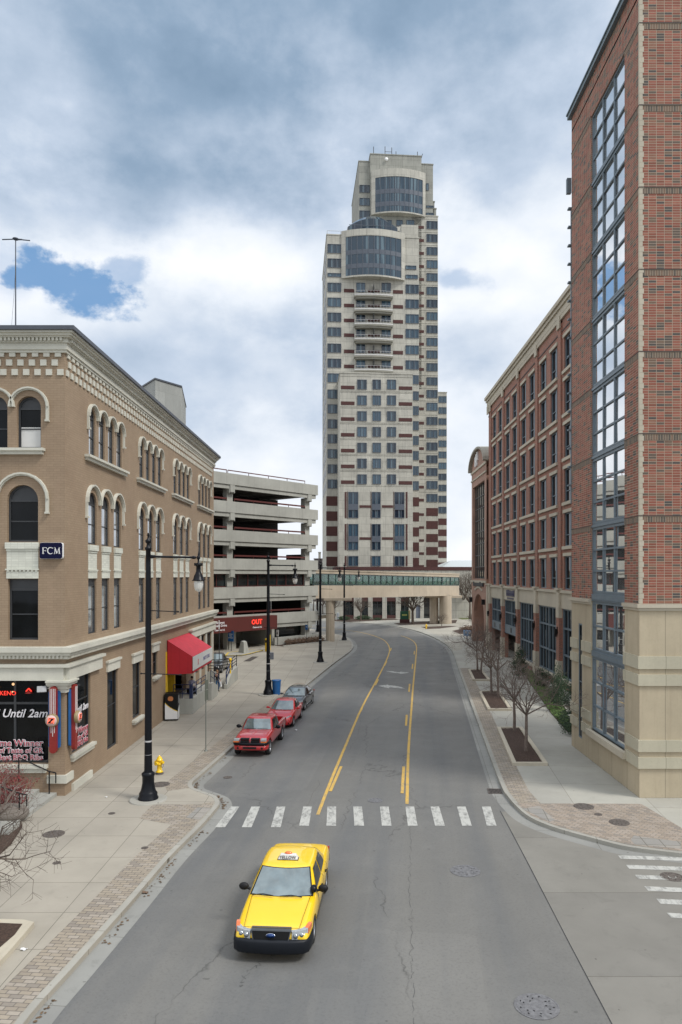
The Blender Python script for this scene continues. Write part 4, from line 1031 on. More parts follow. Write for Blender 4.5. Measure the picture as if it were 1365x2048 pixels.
obj('frame', fr_, plain('dark_green_frame', (.025,.05,.05), .5), SK)
for d0 in (-.25,):
    for i in range(N_):
        u0, u1 = LBr*i/N_+.35, LBr*(i+1)/N_-.05; zl = 8.05-.65*u0/LBr; zh = 9.7-.7*u0/LBr
        tr_.cyl(b_.P(LBr*i/N_+.3,d0,zl), b_.P(LBr*i/N_+.3,d0,zh), .15, n=6)
        if i < N_/2-1: tr_.cyl(b_.P(u0,d0,zh), b_.P(u1,d0,zl), .13, n=6)
        else: tr_.cyl(b_.P(u0,d0,zl), b_.P(u1,d0,zh), .13, n=6)
obj('truss', tr_, BEAM, SK)
mb = MB(); c_ = G(657,1282); mb.cyl((c_.x+.3,c_.y-.4,0),(c_.x+.3,c_.y-.4,6.0),.62,.62,24); mb.box(c_.x-.6,c_.x+3.4,c_.y-1.1,c_.y+.4,5.85,6.2); obj('column', mb, BRIDGE, SK)
for px in (868.5, 891.5):
    yy = 142.5 if px < 880 else 141.5; mb = MB(); mb.cyl((SX(px,yy),yy,0),(SX(px,yy),yy,5.5),.85 if px < 880 else 1.2,n=20); obj('column', mb, BRIDGE, SK)
mb = MB(); mb.box(SX(848,143),SX(922,143),141.0,146,5.05,5.5); obj('cross_beam', mb, BRIDGE, SK)
# ---------------- hotel and residential tower
TH = R(4.6); TY = 168.0; TP = Vector((SX(654, TY), TY, 0)); tc, ts = math.cos(TH), math.sin(TH)
TW = thing('apartment_tower', 'tall stepped tower of pale precast concrete with brown squares and curved glass bays', 'tower', Matrix.Translation(TP) @ RZ(TH))
MT_ = WM[TW]
def LX(px, ly=0.0):
    k = (px-VX)/F; return (k*(TP.y+ly*tc)-TP.x+ly*ts)/(tc-k*ts)
def LZ_(py, lx, ly=0.0): return EYE+(VY-py)*(TP.y+lx*ts+ly*tc)/F
wall_, brown_, band_ = MB(), MB(), MB(); wall2_ = MB()
winreq = []
def tbox(mb, px0, px1, ly0, ly1, z0, z1): mb.box(LX(px0,ly0), LX(px1,ly0), ly0, ly1, z0, z1, None)
def masswall(px0, px1, py_top, ly0, ly1, z0=0, pyref=None):
    wall_ = wall2_ if z0 else globals()['wall_']
    x0, x1 = LX(px0,ly0), LX(px1,ly0); zt = LZ_(py_top, x0, ly0); wall_.box(x0, x1, ly0, ly1, z0, zt); 
    wall_.box(x0-.12, x1+.12, ly0-.12, ly1+.1, zt+.002, zt+.25); return x0, x1, zt
def win(px0, px1, py0, py1, ly, mull=1, rec=True):
    x0, x1 = LX(px0,ly), LX(px1,ly); z1 = LZ_(py0,(x0+x1)/2,ly); z0 = LZ_(py1,(x0+x1)/2,ly); winreq.append((x0,x1,z0,z1,ly,mull))
def brw(px0, px1, py0, py1, ly):
    x0, x1 = LX(px0,ly), LX(px1,ly); brown_.box(x0,x1,ly-.06,ly+.1,LZ_(py1,(x0+x1)/2,ly),LZ_(py0,(x0+x1)/2,ly))
def gband(px0, px1, py, ly, h=.12):   # shadow-making floor ledge
    x0, x1 = LX(px0,ly), LX(px1,ly); z = LZ_(py,(x0+x1)/2,ly); wall_.box(x0,x1,ly-.07,ly+.05,z-h/2,z+h/2)
# C: main shaft
cx0, cx1, czt = masswall(654, 838.5, 470, 0, 26)
rows = [488.6,517.5,566,595.7,625.5,655,687.5,717.5,747,779.4,809,839,868.7,898.7,929,959]
win(655.5,683,546.5,554,0,2); win(811.5,833,531.5,539,0,1); win(811.5,836,550,558,0,1)
for k, y in enumerate(rows):
    if y > 985: break
    win(655.5, 683, y, y+18, -0.0, 2)
    if y > 560: win(811.5 if y < 740 else 826, 838, y+3.5, y+21.5, 0, 2)
for y in (992.6,1022.7,1052.8,1083,1113.5): brw(653, 679, y, y+19, 0); brw(826, 838.5, y+2, y+20, 0)
for k, y in enumerate(rows[2:8]): brw(688.5, 709, y+12, y+19, 0); brw(786.5, 806.5, y+14.5, y+21.5, 0)
# left flank windows read as notches
for y in rows[:]:
    z = LZ_(y+18, 0, 0)
    if z > 3:
        for a in (3, 9, 15, 21): band_.box(-.06, .02, a, a+3.2, z, z+2.1)
# A: lower front block
ax0, ax1, azt = masswall(680.5, 826, 746, -9.5, -.001)
AR = [759.5+31.55*k for k in range(7)]
for y in AR:
    for a, b in ((715,734),(745.4,762.4),(774.4,792.6)): win(a, b, y, y+19.5, -9.5, 2)
    brw(682.5, 709.5, y+12, y+19, -9.5); brw(798, 824.8, y+13.5, y+20.5, -9.5)
    for dy in (-6.5, 23): gband(681, 825.5, y+dy, -9.5)
x0, x1 = LX(678.3,-9.8), LX(826.2,-9.8); wall_.box(x0, x1, -9.8, -9.501, 0, LZ_(974, x0, -9.8))
for (y0, y1) in ((984,1036),(1048,1100),(1112,1132)):
    for a, b in ((697,717),(744,761.7),(789.6,809)):
        win(a, b, y0, y1, -9.8, 2); xx0, xx1 = LX(a,-9.8), LX(b,-9.8); zz = LZ_((y0+y1)/2-1,xx0,-9.8)
        if y1-y0 > 30: band_.box(xx0+.05, xx1-.05, -10.02, -9.8, zz-1.2, zz+.1)
        brw(a-2.2, a-1.2, y0-1, y1+1, -9.8)
    brw(690, 693.5, y0, y1, -9.8); brw(812, 815.5, y0, y1, -9.8)
    if y1-y0 > 30: brw(719.5, 741.8, y0+26.5, y0+31.5, -9.8); brw(764.5, 786.5, y0+26.5, y0+31.5, -9.8)
for z in range(2, 40): 
    pass
# E: rear shaft on the right
ex0, ex1, ezt = masswall(824, 876.3, 431.5, 27, 55)
ey = [442.4,468.7,494.5,520.7,546.7,574,599.5,624.6,650.8,676,701,726.5,754.7,780,805.5,834,860,885,910.6,936,962,988]
for y in ey: win(853.5, 875.6, y, y+16, 27, 2); brw(834.5, 848.4, y+9.5, y+15, 27); gband(834,876,y-4.5,27)
for y in (1016,1042,1068,1094,1119.5): brw(853, 876.3, y, y+16, 27); brw(836, 848.5, y+10.5, y+15.5, 27)
# F: upper tower
fx0, fx1, fzt = masswall(718, 866.5, 323, 28, 52, 60)
gx0, gx1, gzt = masswall(741, 843.5, 308.5, 27.0, 40, 60)
masswall(866, 869.5, 404, 29, 50, 60); masswall(869, 873, 418, 28.6, 50, 60)
for y in (370.5, 396.5, 421.5, 438): win(719.5, 742, y, y+15, 28, 2)
win(852.5, 858, 367, 381, 28, 0)
for y in (411.5, 426): win(852.5, 868, y, y+4.5, 28, 1)
for a, b in ((770,784),(793,806),(813,829)): win(a, b, 440.5, 452, 27, 1)
masswall(741, 854, 431.8, 26.4, 27.0, 55) if False else None
# H: lowest rear wing
hx0, hx1, hzt = masswall(868, 894, 785, 63, 85)
for k in range(11): y = 792.6+22.1*k; win(877.5, 893.5, y, y+13, 63, 2)
for k in range(5): brw(877, 894, 1037+22*k, 1050+22*k, 63)
# curved bays
def arcbay(px0, px1, pgl0, pgl1, py_top, py_gtop, py_gbot, py_base, ly, bulge, rowsf, name):
    x0, x1 = LX(px0,ly), LX(px1,ly); g0, g1 = LX(pgl0,ly), LX(pgl1,ly); xm = (x0+x1)/2
    ztop, zg1, zg0, zb = (LZ_(p, xm, ly) for p in (py_top, py_gtop, py_gbot, py_base))
    def cy(x, o=0): q = (x-xm)/((x1-x0)/2); return ly-.2-bulge*(1-q*q)-o
    n = 18
    def ringwall(xa, xb, z0, z1, o, mb, nn=n):
        for i in range(nn):
            a, b = xa+(xb-xa)*i/nn, xa+(xb-xa)*(i+1)/nn
            mb.hexa([(a,cy(a,o),z0),(b,cy(b,o),z0),(b,ly+.1,z0),(a,ly+.1,z0),(a,cy(a,o),z1),(b,cy(b,o),z1),(b,ly+.1,z1),(a,ly+.1,z1)])
    ringwall(x0, x1, zg1, ztop, .12, wall_); ringwall(x0, g0, zb, zg1-.002, .12, wall_, 3); ringwall(g1, x1, zb, zg1-.002, .12, wall_, 3); ringwall(x0, x1, zb-.35, zb, .125, wall_)
    glb, frb, spb = MB(), MB(), MB(); ringwall(g0, g1, zb, zg1-.003, 0, glb, 14)
    for i in range(11):
        x = g0+(g1-g0)*i/10; frb.box(x-.07, x+.07, cy(x)-.1, cy(x), zb, zg1)
    for (ra, rb) in rowsf:
        za, zb_ = LZ_(rb, xm, ly-bulge), LZ_(ra, xm, ly-bulge); ringwall(g0+.02, g1-.02, za, zb_, .04, spb, 14)
    w_ = obj(name, glb, TGLASS, TW, MT_); obj('mullion', frb, TBAND, w_, MT_); obj_split('spandrel', spb, TBAND, w_, MT_, gap=.01)
    return xm, cy
arcbay(683, 809.5, 691.5, 802, 466, 479.5, 556, 557, 0, 1.9, [(499,508),(527,536)], 'curved_window')
arcbay(743, 851, 750.5, 845, 345, 361, 429, 430, 27.0, 1.8, [(378,387),(403,412)], 'curved_window')
# glass cap over the lower bay
x0, x1 = LX(697,1), LX(795,1); xm = (x0+x1)/2; zb = LZ_(466,xm,1); cap_, capf = MB(), MB(); rws = []
for i in range(17):
    q = -1+2*i/16; x = xm+q*(x1-x0)/2; yy = 1-2.2*(1-q*q); h_ = 2.2+1.7*(1-q*q); rws.append([Vector((x,yy,zb-.3)), Vector((x,yy,zb+h_*.6)), Vector((x,yy+2.2,zb+h_)), Vector((x,9,zb+h_))])
    if i % 2 == 0: capf.box(x-.06,x+.06,yy-.06,yy,zb-.3,zb+h_*.6)
cap_.grid(rws, smooth=False); cw = obj('roof_glazing', cap_, TGLASS, TW, MT_); capf.box(x0,x1,-1.4,-1.34,zb+.55,zb+.65); obj('mullion', capf, TBAND, cw, MT_)
# balconies
bal, balr = MB(), MB()
for y in (1300,1425,1550,1678,1817,1943):
    py = 280+y*.2344; x0, x1 = LX(709.5,-1), LX(786,-1); xm = (x0+x1)/2; z = LZ_(py+4, xm, -2)
    rowsb = []
    for i in range(13):
        q = -1+2*i/12; x = xm+q*(x1-x0)/2; yy = -1.35-.45*(1-q*q); rowsb.append((x, yy))
    poly = rowsb+[(x1,.05),(x0,.05)]; bal_ = MB(); bal_.prism(poly, z-.35, z+.0); bal_.prism([(x*1.0+(.25 if x < xm else -.25), yy+.25) for x, yy in rowsb]+[(x1-.25,.05),(x0+.25,.05)], z-.75, z-.351)
    bo = obj('balcony', bal_, weathered('balcony_slab', (.26,.25,.21), .8, .3), TW, MT_)
    rl = MB()
    for (a, b) in zip(rowsb, rowsb[1:]): rl.cyl((a[0],a[1],z+1.0),(b[0],b[1],z+1.0),.035,n=5); rl.cyl((a[0],a[1],z),(a[0],a[1],z+1.0),.025,n=4)
    obj_split('railing', rl, plain('pale_rail', (.5,.5,.5), .5), bo, MT_)
    fs_ = MB()
    for a, b in zip(rowsb, rowsb[1:]): fs_.hexa([(a[0],a[1]-.03,z),(b[0],b[1]-.03,z),(b[0],b[1],z),(a[0],a[1],z),(a[0],a[1]-.03,z+.28),(b[0],b[1]-.03,z+.28),(b[0],b[1],z+.28),(a[0],a[1],z+.28)])
    obj('parapet', fs_, plain('pale_balcony_edge', (.52,.51,.49), .5), bo, MT_)
    win(713, 731, py-19, py, 0, 1); win(763.5, 782, py-18.5, py, 0, 1); dkp = MB(); dkp.box(LX(711.5,0), LX(784,0), -.02, .05, z+.05, z+.6); obj('shadow_panel', dkp, TBAND, bo, MT_) if False else None; dv = MB(); dv.box(LX(747,0)-.05, LX(747,0)+.05, -1.6, 0, z, z+2.6); obj('divider', dv, DKFRAME, bo, MT_)
    brw(736, 746.5, py-5, py, 0); brw(749, 760, py-5, py, 0)
# upper terraces at the right
for (a, b, y) in ((795,833,455),(822,833,484),(822,833,510)):
    t0, t1 = LX(a,22), LX(b,22); mb = MB(); z = LZ_(y, t0, 22); mb.box(t0,t1,22,27.2,z-.9,z+.3); obj('balcony', mb, TWALL, TW, MT_)
sx0, sx1 = LX(796,14), LX(829,14); wall_.box(sx0, sx1, 8, 26.9, 60, LZ_(472, sx0, 14))
# windows
for k, (x0, x1, z0, z1, ly, mull) in enumerate(winreq):
    w_, h_ = x1-x0, z1-z0; key = ('t', round(w_,1), round(h_,1), mull)
    if key not in CACHE:
        g_m, f_m = MB(), MB(); g_m.add([(0,0,0),(w_,0,0),(w_,0,h_),(0,0,h_)], [(0,1,2,3)])
        t_f = .10
        for a, b, c, d in ((0,t_f,0,h_),(w_-t_f,w_,0,h_),(t_f,w_-t_f,0,t_f),(t_f,w_-t_f,h_-t_f,h_)): f_m.box(a,b,-.12,0,c,d)
        for i in range(mull): x = w_*(.62 if mull == 1 else (.40,.66)[i]); f_m.box(x-.06,x+.06,-.10,0,t_f,h_-t_f)
        CACHE[key] = (mesh_of('pane', g_m, TGLASS), mesh_of('frame', f_m, TBAND))
    gm, fm = CACHE[key]; Mw = MT_ @ T(x0, ly-.03, z0)
    winreq[k] = (w_*h_, gm, fm, Mw, z1 > 0)
winreq.sort(key=lambda q: -q[0])
rest = MB()
for i, (ar, gm, fm, Mw, _) in enumerate(winreq):
    if i < 96: o = obj('window', fm, None, TW, Mw); obj('pane', gm, None, o, Mw)
    else:
        for me, mi in ((gm, 0), (fm, 1)):
            for p in me.polygons: rest.add([MT_.inverted() @ (Mw @ me.vertices[v].co) for v in p.vertices], [tuple(range(len(p.vertices)))], mi)
tag(obj('small_windows', rest, [TGLASS, TBAND], TW, MT_), kind='stuff')
obj('wall', wall_, TWALL, TW, MT_); obj('upper_wall', wall2_, TWALL2, TW, MT_); obj_split('brown_panel', brown_, TBROWN, TW, MT_); obj_split('flank_window', band_, TBAND, TW, MT_)
# roof kit
mb = MB(); zf = LZ_(308, LX(790,27), 27)
for px, h_ in ((748,3.2),(771,3.4),(784.5,3.2),(793,2.2),(836,2.4)): x = LX(px,27); mb.cyl((x,27.5,zf-.5),(x,27.5,zf+h_-1.2),.09,n=6)
mb.cyl((LX(771,27),27.5,zf+.8),(LX(784.5,27),27.5,zf+.8),.06,n=5); mb.cyl((LX(843,27),27.5,zf-1),(LX(846,27),27.3,zf+.6),.08,n=5)
obj('antenna', mb, DKFRAME, TW, MT_); mb = MB(); mb.lathe([(.5,0),(.42,.12),(.001,.2)], (LX(773,27),26.6,zf-1.7), 16, RX(PI/2)); obj('satellite_dish', mb, WHITE, TW, MT_)
mb = MB(); xx = LX(655,0); mb.tube([(xx,.2,czt),(xx,.2,czt+1.1),(LX(682,0),.2,czt+1.1),(LX(682,0),.2,czt)], .05, 5); obj('railing', mb, plain('thin_rail',(.4,.4,.4),.5), TW, MT_)
# podium with tall ground-floor windows
PO = thing('hotel_podium', 'low podium with tall square windows between pale piers at the foot of the tower', 'building', Matrix.Translation(TP) @ RZ(TH)); pw_, pb_ = MB(), MB()
py_ = -10.6; x0, x1 = LX(672,py_), LX(952,py_); zt = LZ_(1140.5, x0, py_)
pw_.box(x0, x1, py_, 20, 4.6, zt-.02); pb_.box(x0-.1, x1+.1, py_-.1, 20.1, zt-.02+.003, zt+.75); wall_p = [(672,690),(708,724),(736.6,745.6),(765,774),(792,802),(818,832),(841,848),(862,952)]
for a, b in wall_p: pw_.box(LX(a,py_), LX(b,py_), py_-.12, py_+2, 0, 4.6-.002)
for a, b in ((690,708),(724,736.6),(745.6,765),(774,792),(802,818)):
    xa, xb = LX(a,py_), LX(b,py_); pb_.box(xa, xb, py_-.02, py_+1, 3.75, 4.598); pb_.box(xa, xb, py_-.02, py_+1, 0, .75)
    f_, g2 = MB(), MB(); g2.box(xa, xb, py_+.2, py_+.25, .75, 3.75); 
    for q in (0,.5,1): f_.box(xa+(xb-xa)*q-.06, xa+(xb-xa)*q+.06, py_+.1, py_+.2, .75, 3.75)
    f_.box(xa, xb, py_+.1, py_+.19, 2.9, 3.0); o = obj('window', f_, DKFRAME, PO, MT_); obj('pane', g2, TGLASS2, o, MT_)
f_ = MB(); f_.box(LX(832,py_), LX(841,py_), py_+.2, py_+.3, 0, 2.9); obj('door', f_, plain('grey_door',(.13,.15,.19),.5), PO, MT_)
f_ = MB(); f_.box(LX(832,py_), LX(841,py_), py_, py_+.3, 2.9, 4.598); pw_.box(LX(832,py_), LX(841,py_), py_, py_+1, 2.91, 4.597)
f_ = MB(); f_.box(LX(848,py_), LX(862,py_), py_+.3, py_+.35, 0, 4.597); obj('window', f_, TGLASS2, PO, MT_)
obj('wall', pw_, TWALL, PO, MT_); obj('brown_band', pb_, TBROWN, PO, MT_)
# buildings beyond
def simple_building(name, label, px0, px1, pyt, Y, dep, mat, winrows=0, wm=None, roof=None):
    x0, x1 = SX(px0,Y), SX(px1,Y); zt = SZ(pyt,Y); t_ = thing(name, label, 'building', T((x0+x1)/2, Y, 0)); mb = MB(); mb.box(x0,x1,Y,Y+dep,0,zt); mb.box(x0-.2,x1+.2,Y-.2,Y+dep+.2,zt+.002,zt+.4); obj('wall', mb, mat, t_)
    if roof:
        mb = MB(); xm = (x0+x1)/2; zr = SZ(roof,Y); a = [(x0,Y,zt+.41),(x1,Y,zt+.41),(x1,Y+dep,zt+.41),(x0,Y+dep,zt+.41)]; r0, r1 = (x0+(x1-x0)*.42,Y+dep*.5,zr),(x1-(x1-x0)*.1,Y+dep*.5,zr)
        mb.add(a+[r0,r1], [(0,1,5,4),(1,2,5),(2,3,4,5),(3,0,4)]); obj('roof', mb, plain('pale_metal_roof',(.50,.54,.55),.4), t_)
    for r in range(winrows):
        n = max(2, int((x1-x0)/3)); mb = MB()
        for i in range(n): a = x0+(x1-x0)*(i+.25)/n; mb.box(a, a+(x1-x0)/n*.5, Y-.04, Y+.1, zt-2.6-3.4*r, zt-1.0-3.4*r)
        obj('window_row', mb, wm or TGLASS2, t_)
    return t_
simple_building('white_roofed_hall', 'low hall with a pale hipped metal roof right of the tower', 884, 975, 1137.5, 205, 40, TWALL, 0, roof=1118)
simple_building('brown_block', 'low brown windowed block behind the far street trees at the right', 905, 985, 1155, 188, 16, weathered('brown_render',(.13,.09,.085),.8,.2), 1)
simple_building('distant_house', 'small old brown building with a chimney left of the tower', 629, 652, 1119, 260, 12, weathered('old_render',(.12,.10,.10),.9,.3), 2)
t_ = thing('chimney_stack', 'pale square chimney above the small brown building', 'chimney', T(SX(640,262),262,0)); mb = MB(); mb.box(SX(637.5,262),SX(642,262),261,262.6,10,SZ(1106,262)); mb.box(SX(637,262),SX(642.5,262),260.9,262.7,SZ(1106,262)+.002,SZ(1104,262)); obj('stack', mb, TWALL, t_)
# ---------------- near brick and limestone corner building (right)
XN, YN0, YN1 = 12.2, 30.9, 40.5
NB = thing('brick_tower', 'tall red multicolour brick corner block on a limestone base with a glazed stair strip', 'building', T(XN, YN0, 0))
WN = Fr((XN, YN0, 0), (0,1,0), (-1,0,0)); SN = Fr((XN, YN0, 0), (1,0,0), (0,-1,0)); LN = YN1-YN0; LX_ = 16.0
u0s, u1s = 1.7, 6.3
mb = MB(); facade(mb, WN, 0, LN, 8.25, 35.0, [(u0s,u1s,8.25,33.0,0)], .45); facade(mb, SN, 0, LX_, 8.25, 35.0, [], .3)
facade(mb, Fr((XN, YN1, 0), (1,0,0), (0,1,0)), 0, LX_, -.2, 35.0, [], .3)
obj('brick_wall', mb, BRICKN, NB)
mb = MB(); facade(mb, WN, 0, LN, -.25, 8.25, [(u0s,u1s,1.6,8.25,0),(7.75,8.35,.75,6.9,0)], .4); facade(mb, SN, 0, LX_, -.25, 8.25, [], .3); obj('limestone_base', mb, LIME, NB)
def ring(mb, d, z0, z1, skip=True, s0=u0s, s1=u1s):
    for a, b in (((-d, s0), (s1, LN+.02)) if skip else ((-d, LN+.02),)): WN.box(mb, a, b, 0, d, z0, z1)
    SN.box(mb, 0, LX_, 0, d, z0, z1)
mb = MB()
for z0, z1 in ((5.50,6.04),(4.78,5.26),(1.97,2.47),(1.26,1.73)):
    for a, b in ((-.08,u0s-.25) if z1 < 3 else (-.08,u0s), (u1s,7.7) , (8.4,LN+.03)): WN.box(mb, a, b, 0, .08, z0, z1)
    SN.box(mb, 0, LX_, 0, .08, z0, z1)
obj_split('limestone_band', mb, LIMEG, NB)
mb = MB(); ring(mb, .14, 8.10, 8.26); ring(mb, .07, 7.98, 8.10); WN.box(mb, u0s-.35, u1s+.2, -.3, .22, 1.30, 1.60); obj('ledge', mb, LIMEP, NB)
mb = MB()
for z in [8.27+3.5*k for k in range(1, 8)]:
    for a, b in ((-.012,u0s),(u1s,LN)): WN.box(mb, a, b, 0, .012, z-.02, z+.24)
    SN.box(mb, 0, LX_, 0, .012, z-.02, z+.24)
obj_split('soldier_course', mb, SOLDIER, NB)
mb = MB()
for z in [8.27+3.5*k for k in range(1, 8)]:
    for a, b in ((-.03,u0s),(u1s,LN+.02)): WN.box(mb, a, b, 0, .03, z+.24, z+.275)
    SN.box(mb, 0, LX_, 0, .03, z+.24, z+.275)
obj_split('shadow_line', mb, plain('shadow_line_dark', (.07,.055,.05), .8), NB)  # thin dark strip painted as the shadow line above each soldier course
mb = MB(); rnd = random.Random(3)
z = 8.27
while z < 35: h = .112*2; w1 = .13+(.05 if int(z/.224) % 2 else 0); mb.box(XN-.016, XN+w1, YN0-.016, YN0+.10, z, z+h*.97); z += h
obj('corner_strip', mb, LIMEP, NB)
mb = MB(); WN.box(mb, -.12, LN+.18, -.6, .2, 35.0, 35.22); SN.box(mb, -.10, LX_, -.6, .1001, 35.003, 35.221); WN.box(mb, -.16, LN+.22, -.6, .26, 35.225, 35.30); mb.box(XN,XN+LX_,YN0,YN1,34.2,34.3); obj('roof_edge', mb, STEELD, NB)
# the glazed strip: one window per storey
def gridwin(z0, z1, nrow, name='window'):
    f, g = MB(), MB(); W = u1s-u0s; M = WN.M(u0s, -.17, z0); h = z1-z0
    f.box(0,.09,0,.10,0,h); f.box(W-.09,W,0,.10,0,h); f.box(.09,W-.09,0,.10,0,.08); f.box(.09,W-.09,0,.10,h-.08,h)
    for k in (1,2): x = W*k/3; f.box(x-.05,x+.05,.023,.09,.08,h-.08)
    for k in range(1, nrow): y = h*k/nrow; f.box(.09,W-.09,.0235,.08,y-.045,y+.045)
    rnd = random.Random(int(z0*10))
    for i in range(3):
        for j in range(nrow):
            a, b, c, d = W*i/3, W*(i+1)/3, h*j/nrow, h*(j+1)/nrow; e1, e2 = rnd.uniform(-.012,.012), rnd.uniform(-.012,.012)
            g.add([(a,.011,c),(b,.011+e1,c),(b,.011+e1+e2,d),(a,.011+e2,d)], [(0,1,2,3)])
    o = obj(name, f, STEEL, NB, M); obj('pane', g, GLASS_N, o, M)
gridwin(1.62, 5.30, 3); gridwin(5.72, 8.12, 2)
for k in range(7): gridwin(8.62+3.5*k, 11.86+3.5*k if k < 6 else 32.98, 3)
mb = MB()
for z0, z1 in [(5.30,5.72),(8.12,8.62)]+[(11.86+3.5*k,12.12+3.5*k) for k in range(6)]:
    WN.box(mb, u0s, u1s, -.32, -.08, z0+.002, z1-.002); WN.box(mb, u0s, u1s, -.079, -.02, z0+.06, z1-.08)
obj_split('spandrel', mb, STEEL, NB)
f, g = MB(), MB(); M = WN.M(7.75, -.06, .75); 
for a, b, c, d in ((0,.08,0,6.15),(.52,.6,0,6.15),(.08,.52,0,.08),(.08,.52,6.07,6.15)): f.box(a,b,0,.05,c,d)
f.box(.08,.52,.021,.045,3.0,3.05); g.box(.05,.55,0,.02,.05,6.1); o = obj('window', f, STEEL, NB, M); obj('pane', g, GLASS, o, M)
mb = MB(); mb.box(XN-.24, XN+.0, YN1+.03, YN1+.25, SZ(385,YN1), SZ(355,YN1)); obj('bracket', mb, STEEL, NB)
for k in range(16):
    z = SZ(415+37*k, YN1); mb = MB(); mb.box(XN-.16, XN+.6, YN1+.03, YN1+.30, z-.04, z+.04); mb.box(XN-.02, XN+.03, YN1+.05, YN1+.16, z-1.03, z-.041); obj('sunshade', mb, STEEL, NB)
# ---------------- long brick office building set back beyond it
XM, YM0, YM1 = 17.5, 52.0, 93.7
MBd = thing('office_building', 'long red brick office building with paired windows and a limestone ground-floor band', 'building', T(XM, YM1, 0))
WMf = Fr((XM, 0, 0), (0,1,0), (-1,0,0)); SMf = Fr((XM, YM1, 0), (1,0,0), (0,1,0)); rowsz = [8.30,11.87,15.5,19.15,22.8,26.42]
pil = [53.4+7.7*k for k in range(6)]          # pilaster centres
ops = []; sl, li, pier, lz = MB(), MB(), MB(), MB()
for k in range(5):
    p = pil[k]
    for z in rowsz:
        for a in (p+1.05, p+4.60): ops.append((a, a+2.15, z, z+2.75, 0)); WMf.box(li, a-.12, a+2.27, 0, .10, z+2.75, z+3.02)
        if z > 9: WMf.box(sl, p+.9, p+6.95, 0, .16, z-.26, z)
gr = [(pil[k]+.55, pil[k+1]-.55, .9 if k < 3 else 2.9, 6.7, 0) for k in range(5)]
lowop = [(pil[k]+.55, pil[k+1]-.55, -.1, 2.9, 0) for k in (3,4)]
mb = MB(); facade(mb, WMf, YM0, YM1, 8.2, 31.2, ops, .50); facade(mb, SMf, 0, 20, 0, 31.2, [], .3); obj('brick_wall', mb, BRICKM, MBd)
mb = MB(); facade(mb, WMf, YM0, YM1, -.1, 6.7, [(a,b,c if k < 3 else -.1,6.7,0) for k,(a,b,c,d,e) in enumerate(gr)], .4); obj('ground_wall', mb, BRICKM, MBd)
obj_split('sill', sl, LIMEP, MBd); obj_split('lintel', li, LIMEP, MBd)
mb = MB(); WMf.box(mb, YM0, YM1, -.3, .10, 6.7, 8.0); WMf.box(mb, YM0, YM1, -.3, .24, 8.0, 8.22)
for p in pil+[YM1-.35]: WMf.box(mb, p-.42, p+.42, 0, .32, 5.9 if p < 92 else 0, 8.05); WMf.box(mb, p-.5, p+.5, 0, .42, 8.222, 8.40); WMf.box(mb, p-.5, p+.5, 0, .36, -.1, 2.3)
for a, b, c, d, e in gr[:3]: WMf.box(mb, a-.1, b+.1, -.2, .30, c-.22, c)
obj('limestone_band', mb, LIMEP, MBd)
mb = MB()
for p in pil: WMf.box(mb, p-.42, p+.42, 0, .28, 2.3, 5.9); WMf.box(mb, p-.40, p+.40, 0, .14, 8.42, 30.6)
obj_split('pilaster', mb, BRICKM, MBd)
mb = MB(); WMf.box(mb, YM0, YM1+.2, -.3, .20, 31.2, 31.75); WMf.box(mb, YM0, YM1+.3, -.3, .34, 31.75, 32.05); WMf.box(mb, YM0, YM1+.4, -.3, .5, 32.05, 32.4); mb.box(XM-.1, XM+20, YM1, YM1+.4, 31.2, 32.38)
for p in pil+[YM1-.35]: WMf.box(mb, p-.42, p+.42, .141, .26, 30.2, 31.2)
WMf.box(mb, YM0, YM1, 0, .18, 30.85, 31.2); obj('cornice', mb, LIMEP, MBd)
mb = MB(); WMf.box(mb, YM0, YM1, 0, .05, 29.85, 29.97); obj('string_course', mb, plain('dark_string', (.10,.07,.06), .8), MBd)
mb = MB(); mb.box(XM, XM+20, YM0, YM1, 31.5, 31.6); mb.box(XM+1.2, XM+6, 90, 93, 31.6, 33.6); mb.box(XM+.2,XM+2,61.5,63.5,32.4,33.3); obj('roof', mb, STEELD, MBd)
fm, gm = MB(), MB(); W, H = 2.15, 2.75
for a, b, c, d in ((0,.09,0,H),(W-.09,W,0,H),(.09,W-.09,0,.09),(.09,W-.09,H-.09,H)): fm.box(a,b,0,.12,c,d)
fm.box(W*.30-.16,W*.30+.16,.0,.13,.09,H-.09); fm.box(.09,W-.09,.02,.10,H*.34-.03,H*.34+.03); gm.box(.05,W-.05,0,.018,.05,H-.05)
fm, gm = mesh_of('frame', fm, STEEL), mesh_of('pane', gm, GLASS)
for (a, b, z, zt, _) in ops: M = WMf.M(a, -.22, z); o = obj('window', fm, None, MBd, M); obj('pane', gm, None, o, M)
for k, (a, b, z0, z1, _) in enumerate(gr):
    f, g = MB(), MB(); W, H = b-a, z1-z0; M = WMf.M(a, -.18, z0)
    for q in (0,.5,1): x = .08+(W-.16)*q; f.box(x-.09,x+.09,0,.16,0,H)
    for q in (.17,.33,.67,.83): x = .08+(W-.16)*q; f.box(x-.035,x+.035,.01,.12,0,H)
    hs_ = (0,.33,.72,1) if k < 3 else (0,.62,1)
    for q in hs_: y = .06+(H-.12)*q; f.box(0,W,.021,.15,y-.07,y+.07)
    if k >= 3: f.box(0,W,-.02,.19,0,.95)
    g.box(0,W,0,.02,0,H); o = obj('window', f, STEEL, MBd, M); obj('pane', g, GLASS, o, M)
    if k >= 3:
        v = MB()
        for q in ((.25,.72) if k == 4 else (.5,)): v.box(W*q-.3,W*q+.3,.2,.23,.2,.75)
        obj('vent', v, DKFRAME, MBd, M)
mb = MB(); mb.box(XM+2.5, XM+2.7, 76, YM1, -.1, 3.0); mb.box(XM-.05, XM+2.5, 76, YM1, 2.84, 2.9); obj('undercroft', mb, GDARK, MBd)
